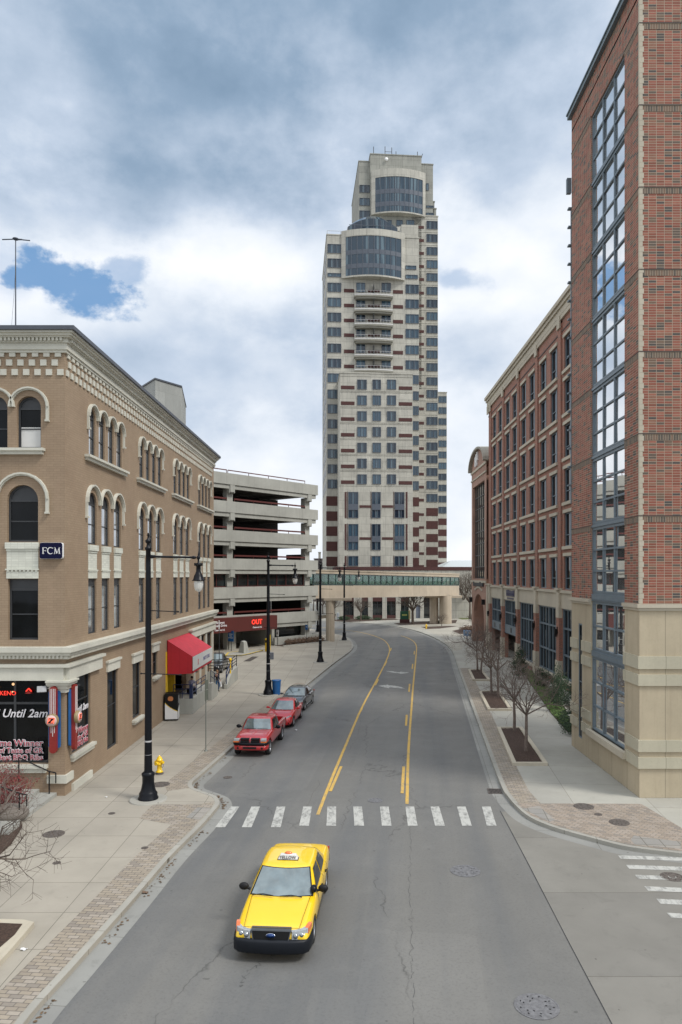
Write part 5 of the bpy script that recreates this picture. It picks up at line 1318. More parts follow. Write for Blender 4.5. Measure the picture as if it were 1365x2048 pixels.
mb = MB(); mb.cyl((XM+1,80,0),(XM+1,80,1.7),.18); mb.cyl((XM+1,78,0),(XM+1,78,1.7),.18); mb.box(XM+1.2,XM+1.3,77,82,.5,.8); o = obj('garage_bollards', mb, YEL, MBd)
for p in pil[1:]:
    mb = MB(); y = p-.42 if p else p; mb.box(XM-.54, XM-.32, p-.11, p+.11, 4.5, 4.95); mb.box(XM-.50, XM-.36, p-.07, p+.07, 4.3, 4.499); mb.box(XM-.35,XM-.26,p-.04,p+.04,4.6,5.15); obj('wall_lantern', mb, BLACKM, MBd)
sg_ = thing('bank_sign', 'small navy sign of raised letters on the limestone band of the brick office building', 'sign', T(XM-.12, 80.0, 7.4)); mb = MB(); rnd = random.Random(5)
y = 82.2
while y > 78.2: w = rnd.uniform(.28,.42); mb.box(XM-.17,XM-.11,y-w,y,7.15,7.15+rnd.uniform(.55,.7)); mb.box(XM-.19,XM-.171,y-w*.6,y-w*.35,7.3,7.5); y -= w+.05
mb.box(XM-.16,XM-.11,78.6,81.8,6.83,6.98); obj('letters', mb, plain('navy_letters', (.012,.012,.07), .4), sg_)
# ---------------- rose stone building with arch and curved pediment
XA, YA0, YA1 = 17.25, 93.9, 105.6
AB = thing('arched_building', 'rose stone building with a curved pediment, tall glass panel and pointed arch entrance', 'building', T(XA, YA1, 0))
WA = Fr((XA, 0, 0), (0,1,0), (-1,0,0)); ya, yb = YA0+1.4, YA1-1.2
mb = MB(); facade(mb, WA, YA0, YA1, -.1, 24.3, [(ya,yb,9.0,22.0,0),(YA0+1.8,YA1-1.5,-.1,6.9,3.4)], .5); facade(mb, Fr((XA, YA1, 0), (1,0,0), (0,1,0)), 0, 14, -.1, 24.3, [], .3)
n = 16; ym = (YA0+YA1)/2; rr = (YA1-YA0)/2
arc = [(ym+rr*math.cos(PI*i/n), 24.3+2.4*math.sin(PI*i/n)) for i in range(n+1)]
mb.prism([(y, z) for y, z in arc], 0, .8, Matrix(((0,0,1,XA),(1,0,0,0),(0,1,0,0),(0,0,0,1)))); mb.box(XA+.6, XA+12, YA0, YA1-.3, 24.0, 24.2)
obj('wall', mb, ROSE, AB)
mb = MB()
for i in range(n):
    (y0, z0), (y1, z1) = arc[i], arc[i+1]; c = Vector((ym, 24.3)); 
    o0, o1 = Vector((y0, z0))-c, Vector((y1, z1))-c; s_ = 1.06
    P = lambda o, k, x: (x, c.x+o.x*k, c.y+o.y*k+ (.12 if k > 1 else 0))
    mb.hexa([P(o0,1,XA-.5),P(o1,1,XA-.5),P(o1,1,XA+1),P(o0,1,XA+1),P(o0,s_,XA-.5),P(o1,s_,XA-.5),P(o1,s_,XA+1),P(o0,s_,XA+1)])
obj('pediment_coping', mb, weathered('grey_coping', (.33,.31,.26), .8, .3), AB)
mb = MB(); WA.box(mb, YA0, YA1+.1, 0, .14, 24.0, 24.3); WA.box(mb, YA0, YA1+.05, 0, .12, 22.9, 23.1); WA.box(mb, YA0, YA1+.05, 0, .12, 8.45, 8.75); 
for i in range(8):
    q0, q1 = -1+i/4, -1+(i+1)/4; WA.box(mb, ym+q0*2.9, ym+q1*2.9, 0, .1, 7.25+.45*(1-((q0+q1)/2)**2), 7.5+.45*(1-((q0+q1)/2)**2))
obj_split('moulding', mb, LIMEP, AB)
f, g = MB(), MB(); g.add([WA.P(ya,-.4,9.0),WA.P(yb,-.4,9.0),WA.P(yb,-.4,22.0),WA.P(ya,-.4,22.0)],[(0,1,2,3)])
for i in range(7): q = ya+(yb-ya)*i/6; WA.box(f, q-.05,q+.05,-.4,-.32,9,22)
for i in range(9): z = 9+13*i/8; WA.box(f, ya, yb,-.4,-.33,z-.05,z+.05)
o = obj('window', f, DKFRAME, AB); obj('pane', g, m_glass('bronze_glass', (.055,.045,.035), .05, 1, .5, .05, .4), o)
mb = MB(); WA.box(mb, YA0+1.5, YA1-1.2, -3.0, -2.8, -.1, 7.2); WA.box(mb, YA0+1.7, YA0+1.75, -3, -.5, -.1, 7); WA.box(mb, YA1-1.45, YA1-1.4, -3, -.5, -.1, 7); obj('archway_wall', mb, ROSE, AB)
mb = MB(); y = YA1-2.2; rnd = random.Random(8)
for i in range(9): w = .72; h = (1.05 if i in (0,6) else .8); mb.box(XA-.18,XA-.02,y-w,y,7.95-.0+.02,7.95+h*.6); y -= w+.14
obj('dark_letters', mb, plain('dark_letter', (.01,.012,.02), .5), AB)
mb = MB(); 
for (a, z0, z1) in ((YA1-3.6,24.65,26.0),(YA1-4.3,25.2,26.3),(YA1-5.2,25.3,26.5),(YA1-4.6,24.7,25.2)): mb.box(XA-.2,XA-.02,a-.55,a,z0,z1)
obj('white_emblem', mb, WHITE, AB)
mb = MB()
for y in (YA0+1.0, YA1-.7): mb.box(XA-.45,XA-.05,y-.15,y+.15,5.6,6.3)
obj_split('wall_lantern', mb, BLACKM, AB)
# ---------------- street lamps
def make_lamp(M, label):
    t_ = thing('street_lamp', label, 'street lamp', M, 'tall black arm street lamps'); W = WM[t_]
    mb = MB(); mb.lathe([(.42,0),(.42,.12),(.38,.16),(.38,.30),(.34,.36),(.30,.45),(.27,.60),(.245,.75),(.245,1.0),(.27,1.05),(.27,1.14),(.20,1.20)], n=24); obj('base', mb, BLACK, t_, W)
    mb = MB(); mb.lathe([(.17,1.2),(.15,2.4),(.105,10.0),(.10,10.55),(.14,10.57),(.14,10.66),(.08,10.70),(.06,10.82),(.12,10.88),(.13,10.96),(.05,11.02),(.03,11.14),(.06,11.18),(.02,11.28)], n=20)
    obj('pole', mb, BLACK, t_, W)
    mb = MB(); mb.lathe([(.152,1.86),(.158,1.87),(.158,1.93),(.15,1.94)], n=20); mb.lathe([(.147,2.45),(.153,2.46),(.153,2.52),(.146,2.53)], n=20); obj('band', mb, plain('steel_band', (.4,.4,.4), .4), t_, W)
    mb = MB(); mb.lathe([(.78,-.05),(.78,.05),(.74,.06)], n=28); obj('footing', mb, KERB, t_, W)
    mb = MB(); mb.cyl((0,0,10.28),(1.95,0,10.24),.05,.045); mb.blob((1.92,0,10.24),(.12,.08,.07)); mb.cyl((.1,0,10.28),(.3,0,10.28),.08,.06); obj('arm', mb, BLACK, t_, W)
    mb = MB(); mb.cyl((.08,0,8.0),(1.25,0,7.95),.022,.018); mb.cyl((1.2,0,7.95),(1.3,0,7.95),.035); obj('banner_arm', mb, BLACKM, t_, W)
    mb = MB(); mb.cyl((-.3,0,5.34),(1.35,0,5.29),.022,.018); mb.cyl((-.33,0,5.34),(-.27,0,5.34),.035); mb.cyl((1.3,0,5.29),(1.4,0,5.29),.035); obj('banner_arm', mb, BLACKM, t_, W)
    c = (2.12,0,0); mb = MB(); mb.lathe([(0.004,10.52),(0.023,10.40),(0.039,10.36),(0.023,10.33),(0.070,10.28),(0.078,10.20),(0.039,10.15),(0.039,10.02),(0.164,9.98),(0.172,9.92),(0.094,9.86),(0.101,9.66),(0.125,9.58),(0.187,9.46),(0.218,9.32),(0.265,9.28),(0.265,9.25),(0.039,9.24)], c, n=22); h = obj('lamp_housing', mb, BLACK, t_, W)
    mb = MB()
    for i in range(8): a = 2*PI*i/8; mb.cbox((.168,0,9.95),(.025,.04,.12), T(*c) @ RZ(a))
    mb.cyl((2.34,0,9.30),(2.44,0,9.33),.012,n=6); tag(obj('collar_fins', mb, BLACKM, h, W), kind='stuff') if False else obj('collar_fins', mb, BLACKM, h, W)
    mb = MB(); mb.lathe([(.195,9.235),(.20,9.12),(.185,8.98),(.14,8.86),(.08,8.80),(.001,8.78)], c, n=22); obj('globe', mb, GLOBE, h, W)
    return t_
g = G(297, 1600); lamp = make_lamp(T(g.x, g.y, 0), 'nearest tall black street lamp, standing by the yellow hydrant on the left pavement')
for px, py, rz, lab in ((537,1390,0,'tall black street lamp behind the grey parked car, with the blue bin beside it'),(641,1325,.05,'black street lamp on the wide pavement just before the skywalk column'),(689,1281,.1,'black street lamp at the kerb tip to the right of the skywalk column'),(636,1264,.2,'farthest black street lamp, seen behind the skywalk column beside the garage')):
    g = G(px, py); dup(lamp, T(g.x, g.y, 0) @ RZ(rz), lab)
g = G(537,1390); t_ = thing('control_box', 'small grey box strapped to the street lamp behind the grey car', 'electrical box', T(g.x+.28, g.y-.05, 3.1)); mb = MB(); mb.cbox((0,0,0),(.3,.25,.55)); obj('box', mb, plain('box_grey', (.12,.13,.15), .5), t_, WM[t_], bevel=.02); mb = MB(); mb.cbox((-.16,0,.15),(.06,.3,.04)); mb.cbox((-.16,0,-.15),(.06,.3,.04)); obj('strap', mb, CHROME, t_, WM[t_])
# hydrants
def make_hydrant(M, label):
    t_ = thing('fire_hydrant', label, 'fire hydrant', M, 'yellow fire hydrants'); W = WM[t_]
    mb = MB(); mb.lathe([(.19,0),(.19,.05),(.13,.06),(.12,.10)], n=16); obj('flange', mb, IRON, t_, W)
    mb = MB(); mb.lathe([(.12,.08),(.17,.10),(.17,.14),(.115,.16),(.11,.40),(.13,.44),(.15,.46),(.15,.50),(.13,.52),(.125,.62),(.16,.64),(.16,.69),(.13,.71),(.11,.78),(.07,.83),(.03,.85),(.03,.90),(.001,.90)], n=18); obj('barrel', mb, YEL, t_, W)
    mb = MB(); mb.cyl((-.12,0,.55),(-.24,0,.55),.055); mb.cyl((-.22,0,.55),(-.27,0,.55),.07,n=8); mb.cyl((.1,0,.58),(.22,0,.58),.055); mb.cyl((.2,0,.58),(.25,0,.58),.07,n=8); mb.cyl((0,-.1,.54),(0,-.22,.54),.075); mb.cyl((0,-.2,.54),(0,-.26,.54),.09,n=8); obj('nozzle', mb, YEL, t_, W)
    mb = MB(); mb.tube([(.24,0,.52),(.27,-.02,.42),(.22,-.04,.34),(.13,-.05,.38)], .010, 5); obj('chain', mb, IRON, t_, W); return t_
g = G(319.5, 1548); hy = make_hydrant(T(g.x, g.y, 0) @ RZ(-.5), 'bright yellow fire hydrant beside the nearest street lamp on the left pavement')
g = G(853, 1258); dup(hy, T(g.x, g.y, 0) @ RZ(.4), 'far yellow fire hydrant in the mulch bed below the skywalk')
# bins, vending, boxes
g = G(549, 1391); t_ = thing('litter_bin', 'blue litter bin tucked behind the street lamp next to the grey car', 'bin', T(g.x+.12, g.y+.5, 0)); W = WM[t_]
mb = MB(); mb.lathe([(.30,0),(.36,1.1)], n=16); obj('body', mb, BLUEP, t_, W); mb = MB(); mb.lathe([(.38,1.1),(.38,1.16),(.2,1.17)], n=16); obj('lid', mb, BLUEP, t_, W)
t_ = thing('vending_machine', 'black and white vending machine with a gold swoosh against the tan wall', 'vending machine', T(-11.9, 47.6, 0)); W = WM[t_] @ RZ(R(8))
mb = MB(); mb.box(-.42,.42,-.42,.42,.05,1.78); obj('cabinet', mb, WARMBLK, t_, W, bevel=.03)
mb = MB(); mb.prism([(-.40,.12),(.40,.12),(.40,.62),(.18,.72),(-.05,.86),(-.25,1.02),(-.40,1.18)], .421, .435, RX(PI/2)); mb.prism([(-.40,.12),(.40,.12),(.40,.9),(.1,.78),(-.15,.66),(-.40,.60)], .421, .435, RZ(PI/2) @ RX(PI/2)); obj('white_panel', mb, WHITE, t_, W)
mb = MB()
for a, b in (((.40,.62),(.18,.72)),((.18,.72),(-.05,.86)),((-.05,.86),(-.25,1.02)),((-.25,1.02),(-.40,1.18))): stroke(mb, [a, b], .035, .436, .444)
n0 = len(mb.v); mb.v = [tuple(RX(PI/2) @ Vector(v)) for v in mb.v]; obj('swoosh', mb, YEL, t_, W)
mb = MB(); mb.prism(rrect(.34,.30,.13), .436, .445, RX(PI/2) ); mb.v = [(x-.05,y,z+1.45) for x,y,z in mb.v]; obj('round_emblem', mb, plain('orange_brown', (.45,.16,.05), .5), t_, W)
mb = MB(); mb.box(.421,.44,-.25,.25,1.1,1.6); obj('selection_panel', mb, plain('grey_panel', (.2,.2,.2), .4), t_, W)
# shop terrace: concrete walls, blue rails, steps
TR = thing('shop_terrace', 'raised concrete terrace with blue pipe rails and steps in front of the shop door', 'terrace', T(-11.6, 53, 0))
mb = MB(); mb.box(-12.39,-10.95,49.5,49.75,0,1.05); mb.box(-11.2,-10.95,49.751,54.6,0,1.05); mb.box(-12.39,-11.201,49.751,57.2,0,.86)
M_ = Matrix(((0,0,1,0),(1,0,0,0),(0,1,0,0),(0,0,0,1)))
mb.prism([(54.9,0),(57.6,0),(57.4,.75),(55.6,1.3),(54.9,1.3)], -10.98, -10.72, M_); mb.box(-12.39,-11.4,61.0,61.25,0,1.35); mb.prism([(60.4,0),(66.0,0),(66.0,1.2),(63.0,1.2),(60.4,.35)], -10.75, -10.5, M_)
obj('wall', mb, GCONC, TR)
mb = MB()
for i in range(5): mb.box(-12.39,-11.21,57.2+.32*i,57.52+.32*i,0,.72-.16*i)
obj('steps', mb, GCONC2, TR)
mb = MB()
def rail(mb, pts, hs_=(.35,.65,.95), r=.03):
    for h in hs_: mb.tube([(x,y,z+h) for x,y,z in pts], r, 6)
    for (x,y,z) in pts: mb.cyl((x,y,z),(x,y,z+max(hs_)),r,n=6)
rail(mb, [(-12.3,49.6,1.05),(-11.7,49.6,1.05),(-11.08,49.6,1.05),(-11.08,51.2,1.05),(-11.08,52.8,1.05),(-11.08,54.5,1.05)]); mb.box(-11.2,-10.98,49.52,49.72,1.05,1.98); rail(mb, [(-10.85,55.2,1.3),(-10.85,56.6,.9),(-10.85,58.4,.4)], (.5,.95)); rail(mb, [(-10.6,60.5,.4),(-10.6,63.4,1.2)], (.5,.95), .05)
obj('railing', mb, BLUER, TR)
mb = MB(); rail(mb, [(-12.2,61.1,1.35),(-11.4,61.1,1.35),(-10.62,63.5,1.2),(-10.62,66.0,1.2)], (.25,.5,.75,1.0), .035); obj('rail_back', mb, BLACKM, TR)
mb = MB(); mb.blob((-10.6,62.5,2.2),(.14,.14,.16)); mb.cyl((-10.6,62.5,1.0),(-10.6,62.5,2.1),.07); obj('yellow_post', mb, YEL, TR)
# near signpost, edge on
t_ = thing('street_sign', 'slim signpost with an edge-on parking sign near the kerb behind the hydrant', 'sign', T(-7.95, 39.1, 0)); W = WM[t_] @ RZ(R(72))
mb = MB(); mb.cyl((0,0,0),(0,0,3.9),.03); mb.lathe([(.11,0),(.09,.05),(.04,.10)], n=10); obj('post', mb, plain('galvanised', (.16,.17,.15), .5), t_, W)
mb = MB(); mb.box(-.16,.16,-.05,-.03,2.75,3.3); mb.box(-.16,.16,-.05,-.03,3.34,3.85); obj('panel', mb, plain('sign_back', (.11,.125,.10), .5), t_, W)
# far right: newspaper boxes, green sign, bollards
for k, (px, py) in enumerate(((931.5,1278),(938.5,1279))):
    g = G(px, py); t_ = thing('newspaper_box', ('left','right')[k]+' one of two pale blue newspaper boxes beyond the farthest planter', 'newspaper box', T(g.x, g.y, 0), 'newspaper boxes beyond the planters'); W = WM[t_] @ RZ(.3)
    bl = plain('pale_blue_box%d' % k, (.16,.26,.40), .5); mb = MB(); mb.cbox((0,0,.85),(.52,.48,.7)); mb.prism([(-.26,0),(.26,0),(.26,.12),(-.26,.12)], -.24,.24, T(0,0,1.2) @ RX(PI/2)); obj('cabinet', mb, bl, t_, W, bevel=.03)
    mb = MB(); mb.cbox((0,-.245,1.0),(.36,.02,.34)); obj('window', mb, OFFW, t_, W); mb = MB(); 
    for x in (-.2,.2): mb.cyl((x,0,0),(x,0,.5),.04,n=6)
    obj('leg', mb, bl, t_, W)
g = G(810, 1246); t_ = thing('hotel_sign', 'green monument sign on a brick plinth at the edge of the far driveway', 'sign', T(g.x, g.y, 0)); W = WM[t_]
mb = MB(); mb.box(-1.0,.95,-.3,.3,0,.75); obj('plinth', mb, TBROWN, t_, W); mb = MB(); mb.box(-.9,.75,-.18,.18,.75,2.35); p_ = obj('panel', mb, GREENS, t_, W); mb = MB(); mb.box(.76,1.1,-.25,.25,.75,2.5); obj('pier', mb, plain('cream_pier', (.5,.42,.2), .6), t_, W)
text('CALDER', .36, PYELF, p_, W @ T(-.08,-.2,1.75) @ RX(PI/2), .004) if False else None
mb = MB(); mb.box(-.55,.45,-.2,-.181,1.45,1.75); obj('gold_emblem', mb, plain('gold_script', (.4,.42,.12), .5), p_, W)
for k, (px, py, lab) in enumerate(((912,1226,'white bollard left of the pair beyond the skywalk end'),(917,1228,'white bollard at the skywalk end beside its twin'),(925,1230,'white bollard furthest right near the brown far block'))):
    g = G(px, py); t_ = tag(obj('bollard', MB().cyl((0,0,0),(0,0,1.6),.16,n=10).blob((0,0,1.6),(.16,.16,.1)), WHITE, None, T(g.x,g.y,0)), lab, 'bollard', 'white bollards beyond the skywalk')
g = G(676,1240); t_ = tag(obj('bollard', MB().cyl((0,0,0),(0,0,1.3),.3,n=10).blob((0,0,1.3),(.3,.3,.15)), plain('pale_grey_bollard',(.35,.38,.4),.5), None, T(g.x,g.y+2,0)), 'stout pale grey bollard beside the two dark-clothed walkers', 'bollard')
g = G(871,1240); t_ = tag(obj('bollard', MB().cyl((0,0,0),(0,0,1.4),.2,n=10).blob((0,0,1.4),(.2,.2,.1)), plain('dk_bollard',(.12,.12,.12),.5), None, T(g.x-.5,g.y,0)), 'dark bollard between the skywalk end columns', 'bollard')
# restaurant entry steps, handrails, rock
ST = thing('entry_steps', 'grey stone steps climbing left towards the restaurant door', 'steps', T(-13, 29.5, 0))
mb = MB()
for i in range(4): mb.box(-22, -12.75-.75*i, 27.2-.2*i, 31.19, .15*i, .15*(i+1)-.002)
mb.box(-22,-12.5,26.3,27.19,0,.28); obj('tread', mb, weathered('step_stone', (.34,.34,.31), .8, .3), ST)
def handrail(pts, label):
    t_ = thing('handrail', label, 'handrail', T(*pts[0]), 'black handrails of the restaurant steps'); mb = MB()
    top = [(x,y,z+.95) for x,y,z in pts]; mb.tube(top, .028, 8); mb.tube([top[0],(top[0][0]+.28,top[0][1],top[0][2]-.06),(top[0][0]+.28,top[0][1],top[0][2]-.5)], .028, 8); obj('rail', mb, BLACKM, t_)
    mb = MB(); 
    for x,y,z in pts: mb.cyl((x,y,z-.1),(x,y,z+.95),.03,n=8)
    obj('post', mb, BLACKM, t_)
handrail([(-13.0,31.0,.15),(-14.3,31.0,.75)] , 'upper black handrail beside the corner pilaster and window')
handrail([(-12.85,27.9,.15),(-14.0,27.9,.55)], 'lower black handrail at the foot of the restaurant steps')
PLN = GP([(-60,1858),(45,1858),(62,1862),(-60,1990)]); t_ = thing('planter', 'mulch tree bed with a pale kerb at the lower left edge of the pavement', 'planter', T(-9.9, 18.5, 0))
mb = MB(); A_ = [(p.x,p.y) for p in GP([(-90,1846),(47,1849),(69,1854),(20,1912),(-90,2033)])]; mb.prism(A_, -.02, .14); obj('kerb', mb, LIMEP, t_)
mb = MB(); B_ = [(p.x,p.y) for p in GP([(-90,1853),(45,1859),(30,1880),(-90,1985)])]; mb.prism(B_, .0, .155); obj('soil', mb, MULCH, t_)
m = MB(); m.prism([(p.x,p.y) for p in GP([(-90,1570),(30,1590),(45,1655),(22,1690),(-90,1790)])], 0, .08); struct('shrub_bed', m, MULCH)
# boulder by the steps
t_ = MB(); rows = []; rnd = random.Random(4)
for i in range(9):
    a = PI*i/8; rows.append([Vector(((.75+.18*rnd.random())*math.sin(a)*math.cos(b), (.6+.15*rnd.random())*math.sin(a)*math.sin(b), .25+.38*math.cos(a))) for b in [2*PI*j/12 for j in range(12)]])
t_.grid(rows, closed=True); g = G(18,1640); tag(obj('boulder', t_, weathered('grey_rock', (.16,.14,.12), .9, .3), None, T(g.x, g.y, 0), sub=1), 'grey brown rock at the foot of the restaurant steps', 'rock')
# ---------------- vehicles (front towards -Y, origin on the ground between the axles)
def bake(name, mb, mats, cuts, sub=2, boxes=()):
    """smooth body shell with real wheel wells cut out of it"""
    o = bpy.data.objects.new(name, mesh_of(name, mb, mats, True)); COL.objects.link(o); hs = []
    q = o.modifiers.new('s', 'SUBSURF'); q.levels = q.render_levels = sub
    cm = MB()
    for (y, z, r, x0, x1) in cuts: cm.cyl((x0,y,z),(x1,y,z),r,n=28)
    for b in boxes: cm.box(*b)
    c = bpy.data.objects.new('cut', mesh_of('cut', cm, BLACKM, True)); COL.objects.link(c)
    bo = o.modifiers.new('b', 'BOOLEAN'); bo.object = c; bo.operation = 'DIFFERENCE'; bo.solver = 'EXACT'
    dg = bpy.context.evaluated_depsgraph_get(); dg.update()
    me = bpy.data.meshes.new_from_object(o.evaluated_get(dg)); 
    for x in (o, c): bpy.data.objects.remove(x, do_unlink=True)
    me.polygons.foreach_set('use_smooth', [abs(p.normal.z) < 2 for p in me.polygons]); me.update()
    try: me.set_sharp_from_angle(angle=R(32))
    except Exception: pass
    return me
def shell(stations, profile):
    mb = MB(); rows = []
    for s in stations:
        y, zc, zs, w, zb = s; half = profile(y, zc, zs, w, zb)
        rows.append([Vector((x, y, z)) for x, z in half] + [Vector((-x, y, z)) for x, z in reversed(half[1:-1])])
    mb.grid(rows, closed=True); n = len(rows[0])
    mb.add(rows[0], [tuple(range(n))]); mb.add(rows[-1], [tuple(range(n-1, -1, -1))])
    # weld caps by reusing indices
    b = len(rows)*n
    mb.v = mb.v[:b]; mb.f = mb.f[:-2] + [list(range(n)), list(range(b-1, b-n-1, -1))]
    return mb
def prof_car(y, zc, zs, w, zb):
    return [(0,zb),(w*.82,zb),(w*.95,zb+.06),(w,zb+(zs-zb)*.42),(w*.99,zb+(zs-zb)*.78),(w*.93,zs),(w*.80,zs+(zc-zs)*.72),(w*.42,zc-.004),(0,zc)]
class House:
    """greenhouse: a ring surface P(side 0 front/1 right/2 rear/3 left, u, h)"""
    def __init__(s, z0, z1, yf0, yf1, yr0, yr1, w0, w1, wr0=None, wr1=None, bf=.10, br=.10, bs=.03, crown=.05):
        s.__dict__.update(locals()); s.wr0 = wr0 or w0; s.wr1 = wr1 or w1
    def P(s, side, u, h, o=0.0):
        L = lambda a, b: a+(b-a)*h
        z = L(s.z0, s.z1); yf, yr, w, wr = L(s.yf0,s.yf1), L(s.yr0,s.yr1), L(s.w0,s.w1), L(s.wr0,s.wr1); k = 4*u*(1-u)
        tb = .035*4*h*(1-h)
        if side == 0: p = Vector(((2*u-1)*w, yf-s.bf*k-tb-o, z+o*.5))
        elif side == 1: p = Vector((w+(wr-w)*u+s.bs*k+tb*.6+o, yf+(yr-yf)*u, z+o*.2))
        elif side == 2: p = Vector(((1-2*u)*wr, yr+s.br*k+tb+o, z+o*.5))
        else: p = Vector((-(wr+(w-wr)*u)-s.bs*k-tb*.6-o, yr+(yf-yr)*u, z+o*.2))
        return p
    def body(s):
        mb = MB(); rows = []; N = 8
        hs = [0,.2,.4,.6,.8,.94,1.0]
        for h in hs: rows.append([s.P(sd, i/N, h) for sd in range(4) for i in range(N)])
        top = rows[-1]; c = sum(top, Vector())/len(top)
        for k, up in ((.93,.35),(.8,.65),(.55,.9),(.28,.98)): rows.append([Vector((c.x+(p.x-c.x)*k, c.y+(p.y-c.y)*k, s.z1+s.crown*up)) for p in top])
        mb.grid(rows, closed=True); mb.add(rows[-1], [tuple(range(len(top)))], 0, True); return mb
    def patch(s, side, u0, u1, h0, h1, o=.008, n=8, su0=None, su1=None):
        """u0,u1 at the bottom; su0,su1 at the top"""
        su0 = u0 if su0 is None else su0; su1 = u1 if su1 is None else su1; mb = MB()
        mb.grid([[s.P(side, (u0+(su0-u0)*j/n)+((u1+(su1-u1)*j/n)-(u0+(su0-u0)*j/n))*i/n, h0+(h1-h0)*j/n, o) for i in range(n+1)] for j in range(n+1)]); return mb
def wheel(t_, W, x, y, r, wd, name='wheel', spokes=5, rim=ALLOY):
    s = 1 if x > 0 else -1; M = W @ T(x, y, r) @ RZ(PI/2*s) @ RX(PI/2)   # local +Z points outwards
    M = W @ T(x, y, r) @ RY(PI/2*s)
    mb = MB(); mb.lathe([(r*.62,-wd/2),(r*.9,-wd/2),(r,-wd*.36),(r,wd*.36),(r*.93,wd/2),(r*.66,wd/2),(r*.62,wd*.4),(r*.6,-wd*.2)], n=28); o = obj(name, mb, RUBBER, t_, M)
    mb = MB(); mb.lathe([(r*.62,wd*.30),(r*.64,wd*.46),(r*.60,wd*.46),(r*.56,wd*.25)], n=28); mb.lathe([(r*.14,wd*.2),(r*.13,wd*.42),(.001,wd*.44)], n=14)
    for k in range(spokes): mb.box(r*.08, r*.60, -r*.07, r*.07, wd*.25, wd*.40, RZ(2*PI*k/spokes))
    obj('rim', mb, rim, o, M); mb = MB(); mb.lathe([(r*.58,wd*.1),(.001,wd*.11)], n=20); obj('hub', mb, BLACKM, o, M)
def lamp_patch(pts, zb, zt, depth=.10, inset=.0):
    """wraparound lamp from plan points (x,y) front line, extruded inward"""
    mb = MB(); n = len(pts)
    ins = [(x*.90, y+depth) for x, y in pts]
    for i in range(n-1):
        (x0,y0),(x1,y1) = pts[i], pts[i+1]; (a0,b0),(a1,b1) = ins[i], ins[i+1]
        z = lambda k: (zb[k] if isinstance(zb,(list,tuple)) else zb, zt[k] if isinstance(zt,(list,tuple)) else zt)
        (l0,h0),(l1,h1) = z(i), z(i+1)
        mb.hexa([(x0,y0,l0),(x1,y1,l1),(a1,b1,l1),(a0,b0,l0),(x0,y0+.03,h0),(x1,y1+.03,h1),(a1,b1,h1),(a0,b0,h0)])
    return mb
def mir(mb):
    o = MB(); o.v = [(-x,y,z) for x,y,z in mb.v]; o.f = [list(reversed(f)) for f in mb.f]; o.m = mb.m; o.sm = mb.sm; return o
def bumper_band(pts, z0, z1, thick=.12):
    P = pts + [(-x, y) for x, y in reversed(pts[:-1])]; mb = MB()
    inn = [(x*.86, y+thick) for x, y in P]
    rows = []
    for (x, y), (a, b) in zip(P, inn):
        rows.append([Vector((a,b,z0)), Vector((x*.985,y+.03,z0)), Vector((x,y,z0+.05)), Vector((x,y,z1-.04)), Vector((x*.99,y+.02,z1)), Vector((a,b,z1+.01))])
    mb.grid(rows, closed=True); return mb
